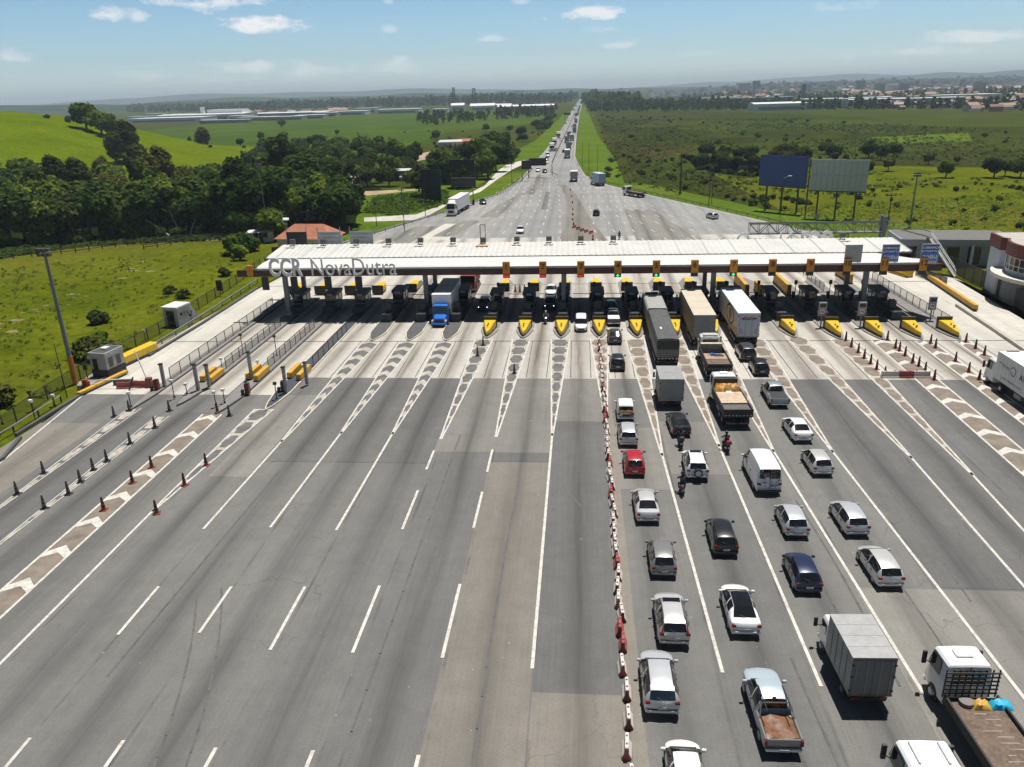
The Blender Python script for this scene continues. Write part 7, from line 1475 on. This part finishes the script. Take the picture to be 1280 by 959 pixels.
# front edge of the wood, a row of trees over the meadow, then the wood itself
fe = gp((-40, 310), (40, 304), (110, 302), (190, 294), (270, 292), (322, 293))
for i in range(len(fe)-1):
    for k in range(5):
        f = (k+.5)/5; x = fe[i][0]*(1-f)+fe[i+1][0]*f+R6.uniform(-1, 1); y = fe[i][1]*(1-f)+fe[i+1][1]*f+R6.uniform(1, 6); FT = R6.choice(['round2', 'dark1', 'round1', 'round3', 'round2', 'tall2', 'round4']); tree(FT, (x, y, -.1), R6.uniform(.95, 1.3), '', '', own='%s in the front row of the wood, %s from the mast end' % (KW[FT][1], nth(i*5+k+1)))
for i in range(32):
    k = R6.randrange(len(fe)-1); f = R6.random(); x = fe[k][0]*(1-f)+fe[k+1][0]*f; y = fe[k][1]*(1-f)+fe[k+1][1]*f-R6.uniform(0, 3); tree(R6.choice(['bush1', 'bush2', 'bush3', 'bush1']), (x, y, -.1), R6.uniform(.6, 1.3), 'in the undergrowth at the foot of the wood', 'undergrowth bushes of the wood')
for i in range(22):
    k = R6.randrange(len(fe)-1); f = R6.random(); x = fe[k][0]*(1-f)+fe[k+1][0]*f; y = fe[k][1]*(1-f)+fe[k+1][1]*f+R6.uniform(4, 10); tree('bush1', (x, y, -.1), R6.uniform(1.1, 1.7), 'under the front trees of the wood', 'bushes under the front trees')
scatter([(-175, 192), (-80, 192), (-72, 235), (-95, 275), (-210, 275)], 74, ['round1', 'round2', 'round3', 'dark1', 'round1', 'round4', 'tall2', 'bright1', 'bamboo', 'bamboo', 'tall1'], .95, 1.35, 'deep in the wood below the grassy hill', 'trees of the wood below the hill', 5.0)
scatter([(-330, 235), (-200, 235), (-205, 300), (-340, 300)], 34, ['round1', 'round3', 'bamboo', 'bright1', 'bamboo', 'round4'], .95, 1.4, 'on the far flank of the wood below the hill', 'trees on the far flank of the wood', 6)
scatter([(-150, 280), (-75, 275), (-66, 330), (-130, 370)], 40, ['round1', 'bright1', 'bamboo', 'round4', 'round3', 'palm'], .7, 1.0, 'on the low ground right of the hill', 'trees right of the hill', 5, avoid=(gp((335, 200), (364, 200), (360, 232), (338, 232)),))
scatter(gp((300, 300), (322, 262), (360, 240), (445, 262), (446, 284), (400, 282), (345, 280)), 40, ['round2', 'dark1', 'round1', 'dark1', 'round3'], .75, 1.05, 'around the terracotta house behind the canopy', 'trees around the terracotta house', 3.6, avoid=(gp((346, 330), (418, 330), (416, 296), (348, 296)), gp((372, 250), (418, 250), (414, 238), (374, 238))))
scatter(gp((300, 300), (340, 305), (345, 296), (310, 288)), 9, ['bush1', 'bush3', 'round1'], .6, .8, 'beside the white shed at the lettered canopy end', 'greenery by the lettered canopy end', 2)
scatter(gp((300, 222), (330, 190), (480, 190), (530, 205), (450, 222), (420, 236), (345, 242)), 62, ['round2', 'round1', 'dark1', 'round4', 'palm', 'round3', 'bright1'], .75, 1.1, 'in the scattered grove by the sandy path', 'trees of the grove by the sandy path', 5.5, avoid=(gp((335, 198), (366, 198), (362, 232), (338, 232)), gp((425, 250), (458, 250), (458, 210), (440, 210)), gp((380, 246), (410, 246), (410, 236), (380, 236))))
scatter(gp((462, 232), (540, 236), (545, 222), (480, 214)), 14, ['round2', 'round4', 'bush1', 'round1'], .55, .8, 'around the grey flat house', 'trees around the grey flat house', 4, avoid=(gp((478, 232), (520, 232), (520, 219), (478, 219)),))
scatter(gp((536, 232), (558, 238), (602, 232), (640, 206), (632, 198), (560, 205)), 30, ['dark1', 'dark1', 'round2', 'round3'], .85, 1.15, 'in the dark clump behind the black billboard', 'trees of the dark clump', 4.2)
scatter(gp((602, 228), (640, 205), (655, 196), (640, 192), (612, 210)), 16, ['round1', 'bush1', 'round4'], .5, .8, 'in the hedge beside the side road', 'hedge trees beside the side road', 3)
tree('dark1', G(533, 246), .8, '', '', own='dark tree half hidden by the ribbed mesh billboard'); tree('slim', G(524, 240), 1.2, '', '', own='slim dark tree left of the ribbed mesh billboard')
# hill top and flank trees standing alone
tree('round1', (-255, 406, hillz(-255, 406)-.5), 1.45, '', '', own='green bushy tree on the crest of the hill, the widest up there'); tree('bright1', (-246, 404, hillz(-246, 404)-.5), 1.55, '', '', own='bright green tree on the crest of the hill beside the widest one'); tree('round3', (-238, 400, hillz(-238, 400)-.5), 1.15, '', '', own='upright green tree stepping down from the hill crest')
tree('bush1', (-276, 425, hillz(-276, 425)-.2), 1.5, '', '', own='round bush alone on the skyline of the hill'); tree('bush2', (-290, 428, hillz(-290, 428)-.2), 1.1, '', '', own='low bush on the skyline of the hill, left of the round one')
tree('tall1', (-203, 352, hillz(-203, 352)-.5), 1.3, '', '', own='tall loose gum tree rising above the wood in front of the hill'); tree('tall1', (-206, 345, hillz(-206, 345)-.5), 1.0, '', '', own='tall loose gum tree leaning beside the highest one before the hill'); tree('tall1', G(208, 247), 1.1, '', '', own='tall gum tree at the foot of the hill slope'); tree('tall1', G(52, 268), .95, '', '', own='tall feathery tree over the far flank of the wood'); tree('bamboo', G(42, 262), 1.3, '', '', own='big feathery bamboo clump over the far flank of the wood'); tree('bamboo', G(30, 265), 1.1, '', '', own='feathery bamboo clump left of the big one')
tree('tall1', G(255, 190), 1.0, '', '', own='lone tall gum tree on the plain right of the hill'); tree('slim', G(239, 187), 1.2, '', '', own='slim dark tree left of the lone gum tree on the plain'); tree('slim', G(168, 285), 1.15, '', '', own='slim column tree in the middle of the wood'); tree('slim', G(176, 284), 1.0, '', '', own='shorter slim column tree in the middle of the wood'); tree('bright1', G(172, 297), .6, '', '', own='small bright tree glowing at the front of the wood')
for i, (px, py) in enumerate([(352, 160), (415, 195), (445, 200), (460, 192), (330, 215)]): tree('palm' if i != 0 else 'round4', G(px, py), 1.2 if i != 3 else 1.5, '', '', own='%s standing on the plain, %s from the hill' % ('palm' if i else 'olive tree', nth(i+1)))
# bushes of the meadows
for i, (px, py, k, s) in enumerate([(121, 404, 'bush2', .9), (140, 452, 'bush2', 1.3), (112, 447, 'bush2', 1.2), (126, 440, 'bush3', 1.0), (231, 372, 'bush2', .7), (213, 366, 'bush2', .6), (292, 318, 'bush1', 1.7), (306, 314, 'bush1', 1.6), (300, 325, 'bush3', 1.2), (280, 345, 'bush2', .7), (5, 505, 'bush2', 1.0)]): tree(k, G(px, py), s, 'on the meadow along the dark mesh fence', 'bushes on the meadow')
scatter(gp((960, 240), (1290, 226), (1310, 285), (1110, 284), (1010, 262)), 38, ['bush2', 'bush1', 'bush3', 'bush2'], .3, .7, 'on the rough meadow behind the gantry', 'bushes on the rough meadow', 3)
scatter(gp((905, 246), (1000, 250), (1012, 270), (940, 262)), 14, ['bush1', 'bush2', 'bush3'], .5, .9, 'below the billboards', 'bushes below the billboards', 2)
scatter(gp((870, 212), (940, 216), (960, 204), (1080, 205), (1130, 196), (1000, 190), (880, 196)), 44, ['round2', 'round1', 'bush1', 'round4', 'dark1'], .45, .7, 'in the thicket behind the billboards', 'trees of the thicket behind the billboards', 5)
for i, (px, py, k, s) in enumerate([(1182, 222, 'round1', .6), (1242, 222, 'round4', .75), (1256, 220, 'round1', .6), (1275, 222, 'round2', .7), (1160, 206, 'round1', .5), (1110, 214, 'round1', .55), (1085, 217, 'round4', .5), (1195, 205, 'round4', .4)]): tree(k, G(px, py), s, '', '', own='%s on the rough plain, %s counted outward from the grey billboard' % (KW[k][1], nth(i+1)))
scatter(gp((755, 230), (800, 238), (930, 236), (930, 212), (800, 196), (765, 190)), 40, ['bush1', 'bush2', 'bush2', 'bush3'], .4, .95, 'in the scrub beyond the outer crash rail', 'bushes of the scrub', 3)
scatter(gp((745, 170), (790, 205), (1290, 200), (1290, 165), (1000, 150), (750, 145)), 72, ['bush1', 'bush2', 'bush2', 'bush1'], .5, 1.2, 'scattered over the wide scrub plain', 'bushes scattered over the scrub plain', 8)
scatter(gp((200, 196), (330, 172), (640, 160), (690, 152), (640, 178), (560, 200), (330, 206)), 56, ['bush1', 'bush1', 'bush2', 'round1'], .5, .85, 'dotted over the green plain left of the highway', 'trees dotted over the green plain', 9)
scatter(gp((605, 205), (640, 190), (690, 162), (700, 148), (690, 148), (630, 178)), 28, ['round1', 'round2', 'bush1'], .5, .8, 'in the row between the green plain and the highway verge', 'trees along the highway verge', 7)
# far woods that read as one mass
def treeline(poly, n, h0, h1, seed, m, cards=26):
    r = random.Random(seed); P = gp(*poly); xs = [p[0] for p in P]; ys = [p[1] for p in P]; mb = MB(); k = 0; tr = 0
    while k < n and tr < n*50:
        tr += 1; x, y = r.uniform(min(xs), max(xs)), r.uniform(min(ys), max(ys))
        if not inpoly(x, y, P): continue
        k += 1; H = r.uniform(h0, h1)*(1.25 if r.random() < .12 else 1); W = H*r.uniform(.3, .55)
        for i in range(cards):
            a = r.uniform(0, 6.28); f = r.random()**.7; d = W*math.sqrt(max(0, 1-f**2.2))*r.uniform(.5, 1); c = Vector((x+d*math.cos(a), y+d*math.sin(a), H*f)); leaf_card(mb, c, Vector((math.cos(a), math.sin(a), .7+r.gauss(0, .4))), H*(.17 if cards > 18 else .22), r)
    tag(mb.obj('treeline', m, fixn=False), kind='stuff')
treeline([(340, 138), (690, 130), (722, 127), (722, 122), (600, 125), (330, 132)], 1300, 13, 22, 1, LEAFD, 17); treeline([(160, 141), (345, 139), (345, 134), (160, 137)], 620, 13, 21, 2, LEAFD, 17)
treeline([(735, 140), (800, 140), (1010, 137), (1010, 132), (850, 131), (733, 129)], 620, 7, 12, 3, LEAFD); treeline([(729, 131), (760, 137), (800, 138), (800, 128), (728, 125)], 160, 14, 24, 4, LEAFD)
treeline([(1000, 127), (1290, 121), (1290, 119), (1000, 124)], 150, 7, 13, 5, LEAFD, 20); treeline([(850, 126), (1010, 123), (1010, 120), (850, 122)], 120, 8, 15, 6, LEAFD, 20); treeline([(1000, 138), (1180, 136), (1290, 139), (1290, 135), (1000, 134)], 130, 7, 12, 7, LEAFD); treeline([(520, 158), (680, 146), (700, 138), (690, 136), (520, 150)], 150, 5, 10, 8, LEAFO, 18)
# scrub cover of the plain
def cover(poly, n, s0, s1, seed, m, name='ground_cover'):
    r = random.Random(seed); P = gp(*poly); xs = [p[0] for p in P]; ys = [p[1] for p in P]; mb = MB(); k = 0; tr = 0
    while k < n and tr < n*40:
        tr += 1; x, y = r.uniform(min(xs), max(xs)), r.uniform(min(ys), max(ys))
        if not inpoly(x, y, P): continue
        if math.sin(x*.045+1.3*math.sin(y*.02))+math.sin(y*.03+x*.012) < r.uniform(-1.6, 1.2): continue
        k += 1; H = r.uniform(s0, s1)
        for i in range(5): leaf_card(mb, Vector((x+r.gauss(0, H*.6), y+r.gauss(0, H*.6), H*.3*r.random()+.1)), Vector((r.gauss(0, .5), r.gauss(0, .5), .9)), H*.5, r)
    tag(mb.obj(name, m, fixn=False), kind='stuff')
cover([(750, 150), (778, 228), (860, 246), (1000, 250), (1300, 235), (1300, 165), (1000, 148)], 3000, .6, 1.5, 1, LEAFO); cover([(750, 150), (778, 228), (860, 246), (1000, 230), (1300, 215), (1300, 165), (1000, 148)], 1300, .6, 1.4, 2, LEAF)
cover([(960, 262), (1300, 240), (1300, 292), (1110, 290)], 1500, .25, .7, 3, LEAFB); cover([(-30, 500), (60, 500), (300, 330), (320, 310), (100, 325), (-30, 340)], 500, .2, .5, 4, LEAFB)
cover([(455, 266), (500, 270), (560, 256), (560, 238), (470, 246)], 1200, .4, 1.1, 5, LEAFB); cover([(-40, 330), (100, 308), (320, 298), (320, 293), (100, 302), (-40, 315)], 900, .4, 1.2, 6, LEAFD)
# ------------------------------------------------------------------ far town, works and masts
TW = {'white': M('town_white', (.72, .70, .66), .8, var=.1), 'cream': M('town_cream', (.50, .44, .36), .8, var=.1), 'brick': M('town_brick', (.33, .19, .14), .85, var=.1), 'grey': M('town_grey', (.33, .33, .33), .8, var=.1)}; TR = [M('tile_far', (.30, .155, .105), .85), M('tile_brown', (.22, .13, .095), .85), M('tile_pale', (.36, .25, .19), .85), M('roof_fibre', (.36, .36, .35), .8)]
HM = {}
r = random.Random(31)
def town_house(x, y, where, g):
    c = r.choice(list(TW)); k = r.choice([0, 1, 1, 2, 2, 3]); key = (c, k)
    if key not in HM:
        mb = MB(); mb.box(-4.5, 4.5, -4, 4, 0, 4.2); mb.mi = 1; mb.add([(-5, -4.5, 4.2), (5, -4.5, 4.2), (5, 4.5, 4.2), (-5, 4.5, 4.2), (-5, 0, 6.4), (5, 0, 6.4)], [(0, 1, 5, 4), (2, 3, 4, 5), (1, 2, 5), (3, 0, 4), (3, 2, 1, 0)]); HM[key] = mb.mesh('house', [TW[c], TR[k]])
    o = link('house', HM[key], None, (x, y, max(-.1, townz(x, y))), r.uniform(-.5, .5)); s = r.uniform(.65, 1.05)*(1 if y < 1330 else 1.4); o.scale = (s*r.uniform(.9, 1.8), s, s*r.uniform(.8, 1.4))
    tag(o, '%s house with a %s roof %s' % (c, ['terracotta', 'brown tile', 'pale tile', 'grey fibre'][k], where), 'house', '%s (%s, %s)' % (g, c, ['terracotta', 'brown', 'pale', 'grey'][k]))
def town(poly, n, where, g):
    P = gp(*poly); xs = [p[0] for p in P]; ys = [p[1] for p in P]; k = 0
    while k < n:
        x, y = r.uniform(min(xs), max(xs)), r.uniform(min(ys), max(ys))
        if inpoly(x, y, P): k += 1; town_house(x, y, where, g)
def town_at(n, pxs, d0, d1, where, g, power=1.0):
    k = 0
    while k < n:
        px = r.uniform(*pxs); q = ray(px, 479.5); q = Vector((q.x, q.y, 0)).normalized(); d = d0+(d1-d0)*r.random()**power; x, y = q.x*d, q.y*d
        k += 1; town_house(x, y, where, g)
town_at(70, (1150, 1300), 900, 1320, 'in the near rows of the town', 'houses in the near rows of the town'); town_at(16, (1030, 1150), 1000, 1250, 'at the edge of the plain', 'houses at the edge of the plain')
town_at(120, (1010, 1300), 1500, 2600, 'on the slope of the town', 'houses on the slope of the town'); town_at(50, (860, 1060), 1700, 3000, 'in the far haze of the town', 'houses in the far haze of the town'); town([(300, 147), (430, 143), (430, 140), (300, 144)], 14, 'beside the works on the far plain', 'houses beside the far works')
mass = [MB(), MB(), MB()]
for i in range(2700):
    px = r.uniform(800, 1310); q = ray(px, 479.5); q = Vector((q.x, q.y, 0)).normalized(); d = r.uniform(2300, 4900); x, y = q.x*d, q.y*d; z = max(-.1, townz(x, y))
    w_ = r.uniform(8, 20); h_ = r.uniform(4, 9)*(2.2 if r.random() < .06 else 1); mb = mass[r.choice([0, 0, 1, 2])]; mb.box(x-w_/2, x+w_/2, y-6, y+6, z-1, z+h_)
for mb, m in zip(mass, (TW['white'], TW['cream'], TR[2])): tag(mb.obj('far_houses', m), kind='stuff')
def block(px, py, w, d, h, label, m, name='warehouse', cat='warehouse', rz=0.0, roofm=None, wins=0, rise=.0, group=None):
    p = G(px, py); t = thing(name, label, cat, (p.x, p.y, -.1), rz, group); MB().box(-w/2, w/2, 0, d, 0, h).obj('wall', m, t)
    if rise: MB().xprism([(-1, h), (d+1, h), (d/2, h+rise)], -w/2-1, w/2+1).obj('roof', roofm or SHEDR, t)
    else: MB().box(-w/2-.3, w/2+.3, -.3, d+.3, h, h+.5).obj('roof', roofm or SHEDR, t)
    if wins:
        mb = MB(); n = max(2, int(w/4)); f = int(h/3.2)
        for j in range(f):
            for i in range(n): x = -w/2+w*(i+.5)/n; mb.box(x-.9, x+.9, -.12, -.01, j*3.2+1, j*3.2+2.6)
        mb.obj('window_row', GLASS, t)
    else: MB().box(-w*.42, w*.42, -.15, -.01, h*.15, h*.55).obj('loading_front', M('door_grey_far', (.2, .21, .23), .6), t)
    return t
WSH = M('shed_wall_white', (.66, .67, .68), .6, var=.05); WSB = M('shed_wall_blue', (.30, .34, .38), .6); RW_ = M('far_roof_white', (.72, .73, .73), .5, var=.04)
block(975, 138, 62, 40, 8, 'long white warehouse with a pale roof on the edge of the scrub plain', WSH, roofm=RW_, rise=1.5); block(657, 139, 92, 50, 8, 'blue-walled warehouse with a white roof left of the highway', WSB, roofm=RW_, rise=2)
block(250, 150.5, 150, 60, 9, 'long white works hall on the far plain', WSH, roofm=RW_, rise=1); block(340, 147, 190, 60, 7, 'long low grey works hall on the far plain', M('works_grey', (.36, .37, .40), .7), roofm=RW_, rise=1); block(205, 153, 120, 60, 6, 'low pale works hall at the foot of the far woods', WSH, roofm=RW_); block(282, 149, 60, 30, 15, 'tall pale works hall below the white tower', WSH, roofm=RW_); block(430, 144, 75, 40, 6, 'low white hall right of the far works', WSH, roofm=RW_); block(280, 154, 70, 14, 4, 'low dark-fronted shed before the far works', M('works_dark', (.2, .2, .22), .7), roofm=RW_)
block(457, 141, 40, 30, 8, 'white hall before the far pine wood', WSH, roofm=RW_); block(497, 142, 75, 40, 7, 'wide white-roofed hall before the far pine wood', WSH, roofm=RW_); block(550, 141, 26, 24, 6, 'small white hall between two wide ones', WSH, roofm=RW_); block(572, 138, 24, 20, 9, 'bright white domed hall near the lattice masts', WSH, roofm=RW_, rise=4); block(603, 138, 44, 24, 8, 'bright white hall beside the lattice masts', WSH, roofm=RW_, rise=4); block(625, 137, 40, 26, 8, 'white hall right of the lattice masts', WSH, roofm=RW_, rise=2); block(396, 143, 50, 26, 5, 'narrow brown-roofed hall beside the far works', TW['cream'], roofm=TERR)
block(1062, 131.5, 120, 40, 9, 'white long factory roof at the edge of the town', WSH, roofm=RW_); block(1100, 132, 90, 40, 8, 'second white factory roof at the edge of the town', WSH, roofm=RW_); block(900, 128, 70, 30, 9, 'pale hall over the dark belt of trees', WSH, roofm=RW_); block(950, 130, 110, 36, 10, 'grey hall with a long blue-grey roof', WSB, roofm=M('roof_blue_far', (.3, .36, .42), .5)); block(1165, 131, 90, 36, 8, 'long grey factory at the town edge', WSB, roofm=RW_); block(1210, 127, 90, 36, 9, 'pale factory in the second row of the town', WSH, roofm=RW_); block(880, 131, 60, 24, 7, 'cream hall among trees beyond the scrub', TW['cream'], roofm=TERR); block(1015, 136.5, 28, 20, 7, 'small white block beside the long warehouse', WSH, roofm=RW_)
for i, (px, py, w_, h_) in enumerate([(178, 150, 60, 6), (192, 147, 44, 7), (225, 146.5, 50, 6), (300, 145, 60, 6), (318, 151, 54, 5), (352, 150.5, 60, 5), (372, 145, 50, 6), (386, 148.5, 46, 5), (405, 146, 40, 6), (300, 150, 40, 6)]): block(px, py, w_, 26, h_, 'low hall of the far works, %s of the scattered row from the hill' % nth(i+1), [WSH, M('works_grey'), TW['grey']][i % 3], roofm=RW_)
p = G(254, 149.5); t = thing('water_tower', 'white slab tower over the far works', 'tower', (p.x, p.y, 0)); hh = height_at(254, 149.5, 134)-1.5; MB().box(-2.6, 2.6, 0, 6, 0, hh).obj('shaft', M('tower_white', (.62, .63, .65), .6), t); MB().box(-2.9, 2.9, -.3, 6.3, hh, hh+1.5).obj('cap', WSH, t)
for px, py, yt, w_, lab, m in ((1003.5, 126, 105, 8, 'dark slab tower beside the grey town hall', M('tower_dark', (.17, .18, .2), .7)), (1188, 123.5, 107, 6, 'slim white tower over the town', M('tower_white')), (1055, 135, 123, 9, 'white cylinder tower by the long warehouse', M('tower_white')), (1205, 124, 110, 6, 'slim grey tower right of the white one', M('tower_dark'))):
    p = G(px, py); h = height_at(px, py, yt); t = thing('water_tower', lab, 'tower', (p.x, p.y, 0)); MB().cyl((0, 0, 0), (0, 0, h*.96), w_*.45, w_*.45, 12).obj('shaft', m, t, smooth=40); MB().cyl((0, 0, h*.96), (0, 0, h), w_*.55, w_*.5, 12).obj('cap', m, t)
for px, yt, lab in ((568, 109.5, 'slimmer lattice mast over the far pine wood'), (593, 110.5, 'broader dark lattice mast over the far pine wood')):
    p = G(px, 137); h = height_at(px, 137, yt); t = thing('lattice_mast', lab, 'mast', (p.x, p.y, 0)); b_ = 5 if px > 580 else 3.4; m_ = MB(); n = 9
    for sx_ in (-1, 1):
        for sy in (-1, 1): m_.bar((sx_*b_, sy*b_, 0), (sx_*b_*.4, sy*b_*.4, h), .8)
    m_.obj('leg_frame', STEEL_D, t); m_ = MB()
    for i in range(n):
        f, g = i/n, (i+1)/n; a, b2 = b_*(1-.6*f), b_*(1-.6*g)
        m_.bar((-a, -a, h*f), (b2, -b2, h*g), .5); m_.bar((a, -a, h*f), (-b2, -b2, h*g), .5); m_.bar((a, -a, h*f), (a, a, h*f), .4)
    m_.obj('bracing', STEEL_D, t); MB().box(-b_*.6, b_*.6, -b_*.6, b_*.6, h*.97, h).obj('platform', STEEL_D, t)
# apartment towers in the haze
APT = M('apartment_pale', (.50, .50, .50), .7, var=.06); APB = M('apartment_grey', (.26, .28, .30), .7, var=.06)
for i, (px, py, yt, w_, dk) in enumerate([(945, 116, 101, 22, 1), (930, 116, 104, 40, 0), (983, 115, 103, 20, 0), (1075, 113, 101, 20, 0), (1010, 115, 105, 18, 0), (880, 117, 109, 30, 0), (862, 117, 111, 24, 0), (776, 119, 110, 22, 0), (790, 119, 112, 26, 0), (760, 120, 113, 30, 0), (812, 118, 111, 24, 0), (648, 122, 113, 60, 0), (630, 123, 114, 44, 0), (616, 123, 117, 40, 0), (664, 122, 115, 28, 0), (1130, 111, 104, 18, 0), (1040, 114, 106, 18, 0), (900, 117, 111, 22, 0), (840, 118, 113, 22, 0), (965, 116, 108, 16, 0), (1100, 112, 105, 20, 0), (1225, 108, 103, 18, 0)]):
    py = max(py, 118); h = height_at(px, py, yt); block(px, py, w_, 16, h, '%s apartment tower on the skyline, %s of them counted in survey order' % ('grey' if dk else 'pale', nth(i+1)) if not dk else 'tall dark apartment tower standing highest on the skyline', APB if dk else APT, 'apartment_tower', 'tower block', 0, APT, wins=1, group=None if dk else 'pale apartment towers on the skyline')
for o in [o for o in COL.objects if o.get('group') == 'pale apartment towers on the skyline']: o['label'] = 'pale hazy apartment tower on the far skyline'
for o in COL.objects:
    if o.parent is None and o.type == 'MESH' and not o.get('label') and not o.get('kind'): print('UNTAGGED', o.name)
